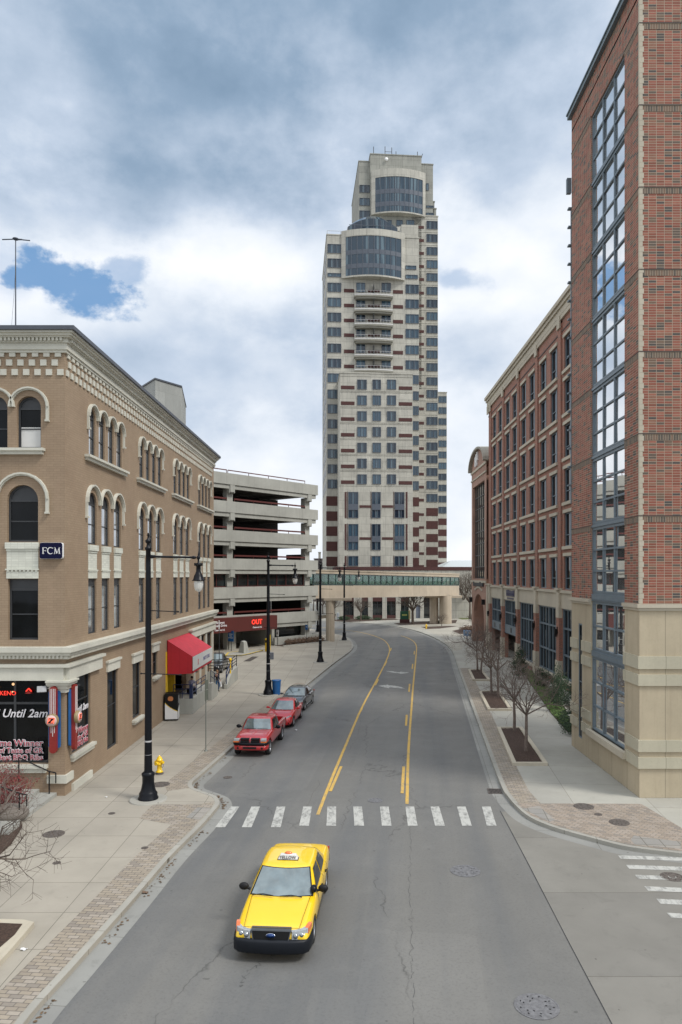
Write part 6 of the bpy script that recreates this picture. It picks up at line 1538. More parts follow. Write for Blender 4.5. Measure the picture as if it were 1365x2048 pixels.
# ---- taxi
def build_taxi():
    fr, rr = Vector((-1.05, 18.95, 0)), Vector((-.85, 21.9, 0))
    hd = math.atan2(-(rr.x-fr.x), rr.y-fr.y); c = (fr+rr)/2; c = c + Vector((math.cos(hd), math.sin(hd), 0))*(-.94)
    t_ = thing('taxi', 'yellow taxi sedan with a lettered roof sign driving towards the camera', 'taxi', T(c.x+.01, c.y+.12, ROAD) @ RZ(hd) @ Matrix.Diagonal((1,1.05,1.03,1))); W = WM[t_]
    st = [(-2.44,.60,.56,.86,.26),(-2.40,.72,.66,.92,.22),(-2.20,.80,.75,.955,.19),(-1.80,.86,.82,.975,.18),(-1.455,.90,.86,.98,.18),(-1.1,.935,.895,.985,.18),(-.80,.965,.92,.985,.18),
          (-.2,.98,.94,.985,.18),(.5,.98,.94,.985,.18),(1.2,.98,.94,.985,.18),(1.7,.99,.95,.98,.18),(2.1,.99,.945,.965,.2),(2.6,.965,.91,.94,.24),(2.82,.92,.86,.91,.28),(2.88,.78,.74,.86,.32)]
    me = bake('body', shell(st, prof_car), TAXI, [(-1.455,.30,.40,-1.2,-.62),(-1.455,.30,.40,.62,1.2),(1.455,.30,.38,-1.2,-.62),(1.455,.30,.38,.62,1.2)])
    b = obj('body', me, None, t_, W)
    h = House(.90, 1.40, -.93, -.13, 2.02, 1.18, .90, .70, .86, .68, bf=.14, br=.12, crown=.065)
    obj('roof', h.body(), TAXI, t_, W, recalc=True, sub=1)
    obj('windshield', h.patch(0,.035,.965,.10,.97,.012), CARGLASS, t_, W)
    mb = h.patch(0,.012,.988,.06,.995,.005); obj('windshield_trim', mb, BLACKM, t_, W)
    obj('rear_window', h.patch(2,.05,.95,.12,.93), CARGLASSD, t_, W)
    for sd in (1, 3):
        f = (lambda a, b2, c2, d2: (a,b2,c2,d2)) if sd == 1 else (lambda a, b2, c2, d2: (1-b2,1-a,1-d2,1-c2))
        for (a, b2, c2, d2) in ((.10,.46,.07,.44),(.50,.80,.49,.86)):
            u0, u1, s0, s1 = f(a, b2, c2, d2); obj('side_window', h.patch(sd, u0, u1, .12, .88, .010, 8, s0, s1), CARGLASSD, t_, W)
    # seams
    mb = MB()
    for s in (-1, 1):
        mb.tube([(s*.70,-2.33,.785),(s*.73,-1.9,.858),(s*.77,-1.3,.915),(s*.80,-.86,.957)], .006, 4)
    mb.tube([(-.70,-2.33,.785),(-.35,-2.37,.80),(0,-2.375,.803),(.35,-2.37,.80),(.70,-2.33,.785)], .006, 4); obj('bonnet_seam', mb, plain('seam', (.20,.12,.005), .6), b, W)
    for s in (-1, 1):
        for y in (-.62, .52, 1.38): q = MB(); q.tube([(s*.987,y,.34),(s*.992,y,.60),(s*.978,y,.86),(s*.93,y,.935)], .005, 4); obj('door_seam', q, plain('seam', (.20,.12,.005), .6), b, W)
    # front end
    fp = [(1.0,-1.86),(.995,-2.14),(.955,-2.38),(.83,-2.50),(.5,-2.56),(0,-2.58)]
    obj('bumper', bumper_band(fp, .24, .56, .22), plain('dark_bumper', (.010,.012,.016), .45, spec=.2), t_, W)
    mb = MB(); mb.box(-.42,.42,-2.535,-2.3,.30,.40); obj('lower_grille', mb, BLACKM, t_, W)
    mb = MB(); mb.hexa([(-.43,-2.485,.555),(.43,-2.485,.555),(.43,-2.3,.555),(-.43,-2.3,.555),(-.48,-2.435,.745),(.48,-2.435,.745),(.48,-2.3,.775),(-.48,-2.3,.775)]); gr_ = obj('grille', mb, WARMBLK, t_, W, bevel=.015)
    mb = MB()
    for s in (-1,1): mb.hexa([(s*.43,-2.49,.55),(s*.455,-2.49,.55),(s*.455,-2.32,.55),(s*.43,-2.32,.55),(s*.48,-2.44,.75),(s*.505,-2.44,.75),(s*.505,-2.3,.78),(s*.48,-2.3,.78)])
    mb.hexa([(-.5,-2.445,.748),(.5,-2.445,.748),(.5,-2.3,.778),(-.5,-2.3,.778),(-.5,-2.435,.772),(.5,-2.435,.772),(.5,-2.3,.80),(-.5,-2.3,.80)]); obj('grille_rim', mb, plain('dark_steel_rim', (.06,.065,.07), .4), gr_, W)
    mb = MB(); mb.lathe([(1,0),(1,.012),(.86,.018)], n=24); Mo = W @ T(0,-2.475,.66) @ RX(PI/2-.22) @ Matrix.Diagonal((.13,.055,1,1)); obj('badge_ring', mb, CHROME, gr_, Mo)
    mb = MB(); mb.lathe([(.86,.0),(.86,.022),(.001,.023)], n=24); obj('badge', mb, plain('badge_blue', (.015,.05,.18), .3), gr_, Mo)
    for s in (1, -1):
        P = [(.53,-2.455),(.70,-2.425),(.84,-2.37),(.92,-2.26)]; mb = lamp_patch(P, [.56,.565,.59,.63], [.735,.745,.755,.762], .12); mb = mb if s == 1 else mir(mb); hl_ = obj('headlight', mb, LENS, t_, W)
        mb = lamp_patch([(.918,-2.28),(.955,-2.10),(.968,-2.0)], [.63,.66,.69], [.765,.775,.775], .05); mb = mb if s == 1 else mir(mb); obj('turn_signal', mb, AMBER, t_, W)
        for q in (.62,.76):
            mb = MB(); mb.lathe([(.062,0),(.05,.02),(.03,.03),(.001,.035)], (0,0,0), 16, T(s*q,-2.45+(q-.62)*.45,.65) @ RX(PI/2-.2) ); obj('reflector', mb, plain('reflector', (.35,.37,.38), .15, metal=.9), hl_, W)
        # mirrors
        mb = MB(); mb.blob((s*1.10,-.62,1.02),(.14,.075,.10), 8); mb.cyl((s*.92,-.64,.96),(s*1.05,-.62,.99),.035); m_ = obj('mirror', mb, BLACKM, t_, W)
        mb = MB(); mb.blob((s*1.11,-.565,1.02),(.11,.02,.075), 6); obj('glass', mb, CARGLASS, m_, W)
    # spotlight at the driver's pillar
    mb = MB(); mb.blob((.86,-.80,1.08),(.10,.12,.10), 8); mb.cyl((.84,-.72,.97),(.86,-.78,1.05),.03); obj('spotlight', mb, BLACK, t_, W)
    # wipers
    for a, b2 in (((-.78,-1.00,.965),(-.20,-1.085,.99)),((-.02,-1.09,.985),(.58,-1.06,.965))):
        mb = MB(); mb.tube([a, ((a[0]+b2[0])/2,(a[1]+b2[1])/2+.015,(a[2]+b2[2])/2+.03), b2], .014, 5); obj('wiper', mb, BLACKM, t_, W)
    for s in (-1, 1):
        for y in (-1.455, 1.455): wheel(t_, W, s*.86, y, .335, .22)
        for y in (.10, 1.05): 
            mb = MB(); mb.cbox((s*.985,y,.80),(.03,.16,.03)); obj('door_handle', mb, BLACKM, t_, W)
        mb = MB(); mb.box(.975*s-.006,.975*s+.006,-1.0,1.0,.36,.42); obj('side_moulding', mb, plain('dark_strip', (.04,.04,.04), .5), t_, W)
        mb = MB(); mb.box(min(s*.62,s*.90),max(s*.62,s*.90),2.84,2.91,.62,.80); obj('tail_light', mb, REDLENS, t_, W)
    mb = MB(); mb.box(-.9,.9,2.80,3.0,.32,.56); obj('rear_bumper', mb, WARMBLK, t_, W, bevel=.04)
    # roof sign
    rs = MB(); y0 = .20; zr = 1.463
    rs.hexa([(-.29,y0-.12,zr),(.29,y0-.12,zr),(.29,y0+.12,zr),(-.29,y0+.12,zr),(-.22,y0-.06,zr+.13),(.22,y0-.06,zr+.13),(.22,y0+.06,zr+.13),(-.22,y0+.06,zr+.13)]); sg = obj('roof_sign', rs, OFFW, t_, W, bevel=.02)
    bs = MB(); bs.box(-.30,.30,y0-.13,y0+.13,zr-.03,zr); obj('sign_base', bs, BLACKM, sg, W)
    bs = MB(); bs.blob((0,y0+.02,zr+.14),(.11,.06,.05), 8); obj('beacon', bs, AMBER, sg, W)
    text('YELLOW', .120, BLACKM, sg, W @ T(0,y0-.105,zr+.06) @ RX(PI/2-.38), .002, 0, sx=1.0)
    mb = MB(); mb.box(-.3,.3,-.22,.2,0,.005,T(0,-.5,.0)); 
build_taxi()
# ---- red pickup
def build_pickup():
    fr, rr = Vector((-4.50, 38.9, 0)), Vector((-4.17, 42.5, 0)); hd = math.atan2(-(rr.x-fr.x), rr.y-fr.y); c = (fr+rr)/2 + Vector((math.cos(hd), math.sin(hd), 0))*(-.88)
    t_ = thing('pickup_truck', 'dark red pickup truck parked first in the row at the left kerb', 'pickup truck', T(c.x-.03, c.y, ROAD) @ RZ(hd) @ Matrix.Diagonal((1.03,1.02,1.04,1))); W = WM[t_]
    st = [(-2.38,.74,.70,.78,.46),(-2.34,.90,.84,.83,.42),(-2.1,1.00,.92,.88,.38),(-1.7,1.05,.97,.905,.36),(-1.2,1.09,1.0,.91,.35),(-.85,1.11,1.02,.91,.35),(0,1.12,1.04,.91,.34),(1.0,1.12,1.04,.91,.34),(1.6,1.12,1.06,.91,.34),(2.2,1.12,1.06,.91,.36),(2.85,1.12,1.06,.90,.42),(2.92,1.10,1.04,.88,.46)]
    pf = lambda y, zc, zs, w, zb: [(0,zb),(w*.82,zb),(w*.97,zb+.08),(w,zb+(zs-zb)*.5),(w*.985,zb+(zs-zb)*.85),(w*.95,zs+.01),(w*.84,zs+(zc-zs)*.7),(w*.72,zc-.01),(w*.3,zc),(0,zc)]
    me = bake('body', shell(st, pf), REDT, [(-1.65,.40,.46,-1.2,-.52),(-1.65,.40,.46,.52,1.2),(1.75,.40,.45,-1.2,-.55),(1.75,.40,.45,.55,1.2)], boxes=[(-.76,.76,1.28,2.80,.66,2.0)])
    b = obj('body', me, None, t_, W)
    h = House(1.04, 1.60, -.78, -.18, 1.18, 1.02, .84, .66, .84, .66, bf=.10, br=.02, crown=.05)
    obj('cab', h.body(), REDT, t_, W, recalc=True, sub=1); obj('windshield', h.patch(0,.04,.96,.10,.93,.012), CARGLASS, t_, W); obj('rear_window', h.patch(2,.1,.9,.2,.85), CARGLASSD, t_, W)
    for sd in (1, 3):
        f = (lambda a, b2, c2, d2: (a,b2,c2,d2)) if sd == 1 else (lambda a, b2, c2, d2: (1-b2,1-a,1-d2,1-c2))
        for q in ((.08,.60,.06,.58),(.65,.92,.63,.90)): u0,u1,s0,s1 = f(*q); obj('side_window', h.patch(sd,u0,u1,.10,.86,.010,8,s0,s1), CARGLASSD, t_, W)
    fp = [(.92,-1.98),(.90,-2.30),(.80,-2.45),(.4,-2.50),(0,-2.51)]
    obj('bumper', bumper_band(fp, .60, .74, .2), BLACK, t_, W); obj('lower_bumper', bumper_band([(x*.98,y+.03) for x,y in fp], .36, .597, .2), REDT, t_, W)
    mb = MB(); mb.box(-.35,.35,-2.50,-2.2,.44,.54); obj('air_intake', mb, BLACKM, t_, W)
    mb = MB()
    for z0, z1 in ((.76,.84),(.87,.95)):
        for s in (-1,1): mb.box(min(s*.05,s*.50),max(s*.05,s*.50),-2.435,-2.2,z0,z1)
    obj('grille', mb, BLACKM, t_, W)
    for s in (1,-1):
        mb = MB(); mb.box(min(s*.56,s*.84),max(s*.56,s*.84),-2.425,-2.2,.81,.94); obj('headlight', mb, LENS, t_, W, bevel=.02)
        mb = MB(); mb.box(min(s*.58,s*.86),max(s*.58,s*.86),-2.43,-2.15,.755,.808); obj('turn_signal', mb, AMBER, t_, W)
        mb = MB(); mb.lathe([(.06,0),(.04,.02)], (0,0,0), 12, T(s*.62,-2.44,.47) @ RX(PI/2)); obj('fog_light', mb, BLACKM, t_, W)
        mb = MB(); mb.blob((s*1.08,-.42,1.17),(.14,.06,.10), 8); mb.cyl((s*.88,-.42,1.12),(s*1.0,-.42,1.14),.03); obj('mirror', mb, BLACK, t_, W)
        for y in (-1.65,1.75): wheel(t_, W, s*.80, y, .37, .24)
        mb = MB(); mb.cbox((s*.915,.75,.96),(.03,.16,.03)); obj('door_handle', mb, BLACKM, t_, W)
        mb = MB(); mb.box(min(s*.78,s*.90),max(s*.78,s*.90),2.86,2.96,.7,1.02); obj('tail_light', mb, REDLENS, t_, W)
    mb = MB(); mb.tube([(-.55,-.84,1.13),(.0,-.90,1.15)], .014, 5); mb.tube([(.05,-.90,1.15),(.6,-.85,1.13)], .014, 5); obj('wiper', mb, BLACKM, t_, W)
    mb = MB(); mb.hexa([(-.06,-1.75,1.046),(.06,-1.75,1.046),(.12,-1.2,1.088),(-.12,-1.2,1.088),(-.05,-1.72,1.062),(.05,-1.72,1.062),(.10,-1.2,1.105),(-.10,-1.2,1.105)]); obj('bonnet_ridge', mb, REDT, b, W)
build_pickup()
# ---- cars
def build_sedan(name, label, cat, fr, rr, mat, L, wb, w, roof, belt, fastback=False):
    hd = math.atan2(-(rr.x-fr.x), rr.y-fr.y); c = (fr+rr)/2 + Vector((math.cos(hd), math.sin(hd), 0))*(-(w-.06))
    t_ = thing(name, label, cat, T(c.x, c.y, ROAD) @ RZ(hd)); W = WM[t_]; yf = -wb/2-.88; yr = yf+L; k = belt
    st = [(yf,.52,.48,w*.72,.26),(yf+.06,k*.68,.58,w*.84,.2),(yf+.3,k*.80,k*.74,w*.95,.17),(-wb/2,k*.93,k*.87,w,.16),(-wb/2+.45,k*.98,k*.93,w,.16),(-.6,k,k*.96,w,.16),(.3,k*1.02,k*.98,w,.16),(1.0,k*1.03,k*.99,w,.16),(wb/2,k*1.05,k*1.0,w,.16),(wb/2+.35,k*1.05,k*.99,w*.97,.2),(yr-.15,k*1.02,k*.94,w*.9,.28),(yr,k*.9,k*.82,w*.82,.34)]
    me = bake('body', shell(st, prof_car), mat, [(y,.31,.385,s*1.3,s*.55) for y in (-wb/2, wb/2) for s in (-1,1)])
    b = obj('body', me, None, t_, W)
    yw = -wb/2+.55
    h = House(k*.95, roof-.04, yw, yw+.95, yr-.45 if fastback else yr-.6, yr-1.45 if fastback else yr-1.35, w*.90, w*.66, w*.84, w*.62, bf=.16, br=.14, crown=.045)
    obj('roof', h.body(), mat, t_, W, recalc=True, sub=1); obj('windshield', h.patch(0,.04,.96,.10,.95,.012), CARGLASS, t_, W); obj('rear_window', h.patch(2,.06,.94,.15,.9), CARGLASSD, t_, W)
    for sd in (1, 3):
        f = (lambda a, b2, c2, d2: (a,b2,c2,d2)) if sd == 1 else (lambda a, b2, c2, d2: (1-b2,1-a,1-d2,1-c2))
        for q in ((.14,.48,.05,.46),(.51,.80,.49,.88)): u0,u1,s0,s1 = f(*q); obj('side_window', h.patch(sd,u0,u1,.13,.86,.010,8,s0,s1), CARGLASSD, t_, W)
    mb = MB(); mb.box(-.38,.38,yf-.015,yf+.2,.30,.40); mb.box(-.42,.42,yf+.005,yf+.2,k*.56,k*.62); obj('grille', mb, BLACKM, t_, W)
    for s in (1,-1):
        P = [(w*.52,yf+.06),(w*.74,yf+.16),(w*.90,yf+.42)]; mb = lamp_patch(P, [k*.60,k*.63,k*.72], [k*.70,k*.76,k*.80], .1); mb = mb if s == 1 else mir(mb); obj('headlight', mb, LENS, t_, W)
        mb = MB(); mb.lathe([(.09,0),(.05,.02)], (0,0,0), 12, T(s*w*.72,yf+.06,.36) @ RX(PI/2)); obj('fog_light', mb, BLACKM, t_, W)
        mb = MB(); mb.blob((s*(w+.10),yw+.38,k+.06),(.12,.07,.075), 8); mb.cyl((s*(w-.1),yw+.38,k),(s*(w+.03),yw+.38,k+.03),.03); obj('mirror', mb, mat, t_, W)
        for y in (-wb/2, wb/2): wheel(t_, W, s*(w-.12), y, .325, .21, spokes=7)
        for y in (.05,.95): mb = MB(); mb.cbox((s*(w+.002),y,k*.82),(.02,.15,.025)); obj('door_handle', mb, mat, t_, W)
        mb = MB(); mb.box(min(s*w*.6,s*w*.86),max(s*w*.6,s*w*.86),yr-.1,yr+.01,k*.8,k*.93); obj('tail_light', mb, REDLENS, t_, W)
    mb = MB(); mb.tube([(-.5,yw-.09,k+.005),(.05,yw-.15,k+.02)], .013, 5); mb.tube([(.1,yw-.14,k+.01),(.6,yw-.05,k+.005)], .013, 5); obj('wiper', mb, BLACKM, t_, W)
    return t_, W
build_sedan('red_car', 'bright red compact car parked between the pickup and the grey car', 'car', Vector((-3.83,46.2,0)), Vector((-3.52,48.9,0)), REDC, 4.5, 2.65, .91, 1.46, .95)
t_, W = build_sedan('grey_car', 'dark metallic grey sedan parked last in the row beside the street lamp', 'car', Vector((-3.47,51.65,0)), Vector((-3.07,54.45,0)), GREYC, 4.95, 2.8, .93, 1.44, .95, True)
mb = MB(); mb.box(.92,.945,-1.0,1.0,.17,.23); obj('chrome_sill', mb, CHROME, t_, W)

build_sedan('parked_car', 'black car half hidden behind the terrace rails at the garage entrance', 'car', Vector((-12.75,70.4,0)), Vector((-12.7,73.1,0)), paint('black_car_paint', (.008,.008,.01)), 4.6, 2.7, .93, 1.75, 1.1)[0].location.z = 0
# ---------------- bare trees, shrubs, ground cover
def branch_tree(mb_t, mb_c, h, seed, spread=1.0, lvl=4, fork=.36, r0=.075, lean=(0,0), kids=(3,4), sides=5, shoots=7):
    rnd = random.Random(seed)
    def grow(p, d, L, r, k, crown):
        n = 3 if k > 1 else 2; q = p; seg = L/n; pts = [p]
        for i in range(n):
            d = unit(d + Vector((rnd.uniform(-1,1),rnd.uniform(-1,1),rnd.uniform(-.5,.8)))*.13); q2 = q + d*seg; ra = r*(1-.28*i/n); rb = r*(1-.28*(i+1)/n)
            crown.cyl(q, q2, ra, rb, sides if k > 2 else 3, False); q = q2; pts.append(q)
        if k == 0: return
        m = rnd.randint(*kids) + (1 if k == 1 else 0)
        for j in range(m):
            a = 2*PI*j/m + rnd.uniform(-.6,.6); o = d.orthogonal().normalized(); o2 = d.cross(o); side = o*math.cos(a)+o2*math.sin(a)
            t = rnd.uniform(.35,1.0) if j else 1.0; base = pts[0]+(pts[-1]-pts[0])*t if t < 1 else pts[-1]
            nd = unit(d*rnd.uniform(.75,1.1)+side*rnd.uniform(.55,.95)*spread+Vector((0,0,.16))); grow(base, nd, L*rnd.uniform(.58,.80), max(.0045, r*.55*rnd.uniform(.8,1.1)), k-1, crown)
    th = h*fork; q = Vector((0,0,-.05)); d = Vector((lean[0],lean[1],1)).normalized(); pts = [q]; rr = r0*1.25
    for i in range(5):
        d = unit(d+Vector((rnd.uniform(-1,1),rnd.uniform(-1,1),0))*.035); q2 = q+d*(th/5); mb_t.cyl(q, q2, rr, rr*.93, 9, i == 0); rr *= .93; q = q2; pts.append(q)
    for j in range(shoots):
        a = 2*PI*j/shoots+rnd.uniform(-.4,.4); hh = rnd.uniform(0,.5) if j else 0
        nd = unit(Vector((math.cos(a)*.75*spread*(1 if j else .15), math.sin(a)*.75*spread*(1 if j else .15), rnd.uniform(.75,1.25)))); b = pts[-1]+Vector((0,0,-th*.12*hh))
        grow(b, nd, h*.25*rnd.uniform(.8,1.1), rr*.62, lvl-1, mb_c)
def tree(x, y, h, seed, label, group, mat=None, z=0, **kw):
    t_ = thing('bare_tree', label, 'tree', T(x, y, z), group); a, b = MB(), MB(); branch_tree(a, b, h, seed, **kw); mat = mat or BARK
    obj('trunk', a, mat, t_, WM[t_]); obj('crown', b, mat, t_, WM[t_]); return t_
GRP = 'bare trees in the right-hand planters'
for (px, py, h, s, lab) in ((1052.5,1508,5.3,11,'nearest bare young tree at the front of the nearest planter'),(1029.5,1466,5.2,12,'bare young tree at the back of the nearest planter'),(997,1396,5.3,13,'bare young tree at the front of the middle planter'),(983.7,1389,5.3,14,'bare young tree at the back left of the middle planter'),(962.4,1347.5,5.2,15,'bare young tree at the front of the farthest planter'),(955.4,1343,5.2,16,'bare young tree at the back of the farthest planter')):
    g = G(px, py); tree(g.x, g.y, h*1.08, s, lab, GRP, r0=.08, lvl=5, fork=.38, kids=(2,4), shoots=7, spread=1.35, mat=BARKL)
def planter(pts, label, inset=.2):
    c = sum(pts, Vector())/4; t_ = thing('planter', label, 'planter', T(c.x, c.y, 0), 'mulch planters along the right pavement'); mb = MB(); n = 4
    inn = []
    for i in range(4):
        p, a, b = pts[i], pts[i-1], pts[(i+1) % 4]; inn.append(p + unit(a-p)*inset*1.1 + unit(b-p)*inset*1.1)
    for i in range(4):
        j = (i+1) % 4; mb.hexa([(*pts[i].xy,-.02),(*pts[j].xy,-.02),(*inn[j].xy,-.02),(*inn[i].xy,-.02),(*pts[i].xy,.15),(*pts[j].xy,.15),(*inn[j].xy,.15),(*inn[i].xy,.15)])
    obj('kerb', mb, LIMEP, t_); mb = MB(); rows = []
    for i in range(13):
        rows.append([]); 
        for j in range(13):
            p = (inn[0]*(1-i/12)+inn[1]*(i/12))*(1-j/12)+(inn[3]*(1-i/12)+inn[2]*(i/12))*(j/12); e = min(i,12-i,j,12-j)
            rows[-1].append(Vector((p.x,p.y,.09+.05*min(1,e/3)+random.uniform(-.02,.02))))
    mb.grid(rows); obj('soil', mb, MULCH, t_)
planter(GP([(994,1458),(1025,1531.7),(1096.5,1531.7),(1045,1458)]), 'nearest mulch planter with two bare trees on the right pavement')
planter(GP([(958,1385.5),(976,1421.8),(1024,1421.8),(999.8,1384)]), 'middle mulch planter on the right pavement')
planter(GP([(936.7,1341.5),(946,1362),(981,1362),(964.6,1341)]), 'farthest mulch planter on the right pavement')
# trees at the left edge
tree(-10.1, 18.2, 5.4, 31, 'leafless tree leaning into the picture at the lower left edge', None, BARK, r0=.09, lvl=5, fork=.26, shoots=9, spread=1.9, kids=(2,4))
tree(-13.2, 26.8, 4.3, 33, 'low leafless ornamental tree in front of the restaurant window', None, BARKL, r0=.06, lvl=5, fork=.16, shoots=9, spread=1.8, kids=(2,3))
# far trees
FG = 'far leafless street trees beyond the skywalk'
for (px, py, h, s, r, lab) in ((826,1249,9.5,41,.24,'dark leafless tree beside the green hotel sign'),(722,1243,6.5,42,.15,'leafless tree at the left foot of the hotel windows'),(669,1240,8,43,.16,'leafless tree beside the skywalk column, left of the hotel'),(884,1252,3.2,44,.05,'small leafless shrub tree in the mulch bed by the skywalk columns'),(930,1236,14,45,.2,'tall leafless tree left of the arched building'),(940,1238,13,46,.2,'tall leafless tree half hidden by the arched building'),(921,1234,9,47,.16,'leafless tree just past the skywalk end'),(948,1262,4.5,48,.07,'small leafless tree in the bed before the arch')):
    g = G(px, py); tree(g.x, g.y, h, s, lab, FG, BARK, r0=r, lvl=4, fork=.28, shoots=8, spread=1.1)
for k, (px, Y, h) in enumerate(((634,200,14),(641,215,13),(627,190,12),(655,170,9),(646,176,8))):
    tree(SX(px,Y), Y, h, 60+k, ('tall leafless tree showing above the garage corner','leafless tree by the small chimney house','leafless tree partly behind the garage corner','grey leafless tree under the skywalk at the left','grey leafless tree between garage and tower')[k], FG, BARKL, r0=.14, lvl=4, fork=.25, shoots=8)
def leaf_mass(mb, cen, rad, n, size, seed, flat=.0, hollow=.35):
    rnd = random.Random(seed)
    for _ in range(n):
        while True:
            v = Vector((rnd.uniform(-1,1),rnd.uniform(-1,1),rnd.uniform(-1,1)))
            if hollow < v.length < 1: break
        k = 1+.18*math.sin(v.x*7+seed)*math.cos(v.y*6+seed*2)+.12*math.sin(v.z*9); p = Vector((cen[0]+v.x*rad[0]*k, cen[1]+v.y*rad[1]*k, cen[2]+v.z*rad[2]*k))
        if p.z < .02: continue
        a = Vector((rnd.uniform(-1,1),rnd.uniform(-1,1),rnd.uniform(-1,1))).normalized(); b = a.orthogonal().normalized(); s = size*rnd.uniform(.6,1.4)
        mb.add([p-a*s*.5-b*s*.3, p+a*s*.5-b*s*.3, p+a*s*.5+b*s*.3, p-a*s*.5+b*s*.3], [(0,1,2,3)])
def shrub(label, x, y, blobs, mat, n, size, seed, cat='shrub', name='shrub', group=None):
    t_ = thing(name, label, cat, T(x, y, 0), group); mb, st = MB(), MB()
    for i, (dx, dy, z, rx, ry, rz) in enumerate(blobs): leaf_mass(mb, (dx,dy,z), (rx,ry,rz), int(n*rx*ry*rz/.3)+120, size, seed+i); st.cyl((dx*.3,dy*.3,0),(dx,dy,z),.03,.015,5)
    obj('foliage', mb, mat, t_, WM[t_]); obj('stem', st, BARK, t_, WM[t_])
shrub('dark clipped two-tier evergreen beside the limestone corner block', 13.4, 44.6, [(0,0,.75,.85,.85,.7),(0,0,1.75,.55,.55,.5),(.1,.1,2.5,.35,.35,.4)], LEAFD, 900, .07, 5)
shrub('rounded dark evergreen under the tall office windows', 14.9, 52.5, [(0,0,.9,.8,.8,.85),(.3,.3,1.8,.5,.5,.6)], LEAFD, 800, .08, 9)
shrub('dark evergreen further along below the brick pilaster', 15.8, 60.5, [(0,0,.9,.8,.9,.8)], LEAFD, 700, .08, 13)
shrub('tall narrow dark evergreen against the limestone corner', 14.2, 50.5, [(0,0,1.6,.45,.45,1.6)], LEAFD, 900, .08, 17)
shrub('tall shaggy evergreen beyond the nearest planter', 15.2, 66.5, [(0,0,1.1,.8,.8,1.0),(.2,.2,2.1,.5,.5,.8)], LEAFD, 700, .09, 21)
shrub('low dark evergreen at the near end of the green bed', 13.0, 43.0, [(0,0,.42,.7,.7,.42)], LEAFD, 900, .07, 25)
# green bed
bed = GP([(1044,1342),(1058,1342),(1120,1400),(1148,1465),(1136,1465),(1100,1424)]); m = MB(); m.prism([(p.x,p.y) for p in bed], .0, .05); struct('flower_bed', m, MULCH)
mb = MB(); rnd = random.Random(2)
def inpoly(x, y, P):
    c = False
    for i in range(len(P)):
        a, b = P[i], P[i-1]
        if (a[1] > y) != (b[1] > y) and x < (b[0]-a[0])*(y-a[1])/(b[1]-a[1])+a[0]: c = not c
    return c
P = [(p.x,p.y) for p in bed]; xs = [p[0] for p in P]; ys = [p[1] for p in P]; k = 0
while k < 9000:
    x, y = rnd.uniform(min(xs),max(xs)), rnd.uniform(min(ys),max(ys))
    if not inpoly(x, y, P): continue
    k += 1; p = Vector((x,y,.06+rnd.random()*.22*(1+.4*math.sin(x*3)*math.cos(y*2)))); a = Vector((rnd.uniform(-1,1),rnd.uniform(-1,1),rnd.uniform(-.6,.8))).normalized(); b = a.orthogonal().normalized(); s = .10*rnd.uniform(.6,1.3)
    mb.add([p-a*s*.5-b*s*.25, p+a*s*.5-b*s*.25, p+a*s*.5+b*s*.25, p-a*s*.5+b*s*.25], [(0,1,2,3)])
tag(obj('ground_cover', mb, LEAFG), 'green leafy ground cover along the foot of the office building', 'plants', kind='stuff')
# far beds
def bedshape(px, label_name, mat=MULCH, z=.03): m = MB(); m.prism([(p.x,p.y) for p in GP(px)], .0, z); struct(label_name, m, mat)
bedshape([(788,1247),(830,1244),(915,1240),(912,1246),(880,1248),(800,1250)], 'mulch_bed')
bedshape([(842,1254),(900,1252),(916,1252.5),(880,1257),(856,1258)], 'mulch_bed')
bedshape([(905,1262),(935,1255),(975,1262),(960,1268),(920,1268)], 'mulch_bed')
bedshape([(898,1231),(925,1231),(950,1238),(925,1239)], 'lawn', GRASS)
bedshape([(655,1241),(690,1237.5),(790,1237.5),(800,1239.5),(760,1241),(700,1244)], 'mulch_bed')
bedshape([(600,1236),(652,1230),(655,1236),(630,1240)], 'lawn', plain('brown_grass', (.12,.09,.05), .95, .3))
for k, (px, py, w_, h_, mt, lab) in enumerate(((727,1239.5,3.6,.9,LEAFD,'dark low shrubs below the second hotel window'),(688,1240.5,2.6,.9,LEAFD,'dark low shrub right of the grey bollard'),(755,1240,1.8,.5,LEAFD,'low shrub at the third hotel window'),(880,1246,4.5,.5,LEAFD,'flat dark shrubs along the far driveway edge'),(938,1263,3.0,1.0,LEAFB,'olive brown shrub in the bed before the arched building'),(960,1267,2.2,.8,LEAFB,'low brown shrub under the arch'))):
    g = G(px, py); shrub(lab, g.x, g.y, [(0,0,h_*.45,w_/2,.8,h_*.55)], mt, 500, .13, 80+k)
# dry shrub row in the garage planter
t_ = thing('dry_hedge', 'brown leafless hedge along the garage planter wall', 'hedge', T(-6, 103, 0)); mb = MB()
for i in range(9): c = g_.P(-.3+.8*i, 1.45, .38); leaf_mass(mb, c, (.55,.5,.42), 420, .10, 120+i)
obj('twigs', mb, LEAFB, t_)
# red twigs before the restaurant window
t_ = thing('red_shrub', 'red-stemmed leafless shrub below the restaurant window', 'shrub', T(-14.2, 28.8, 0)); mb, mt = MB(), MB(); rnd = random.Random(9)
for i in range(260):
    b = Vector((-14.6+rnd.uniform(-1.4,1.3), 29.0+rnd.uniform(-.7,.7), .3)); d = unit(Vector((rnd.uniform(-.6,.6),rnd.uniform(-.6,.6),1))); q = b
    for s in range(4): q2 = q+d*rnd.uniform(.14,.30); mt.cyl(q, q2, .008, .006, 3, False); q = q2; d = unit(d+Vector((rnd.uniform(-1,1),rnd.uniform(-1,1),rnd.uniform(-.3,.4)))*.4)
leaf_mass(mb, (-14.3,29.1,1.0), (1.5,.7,.9), 4200, .045, 77, hollow=.1); obj('twigs', mt, LEAFR, t_); obj('foliage', mb, LEAFR, t_)
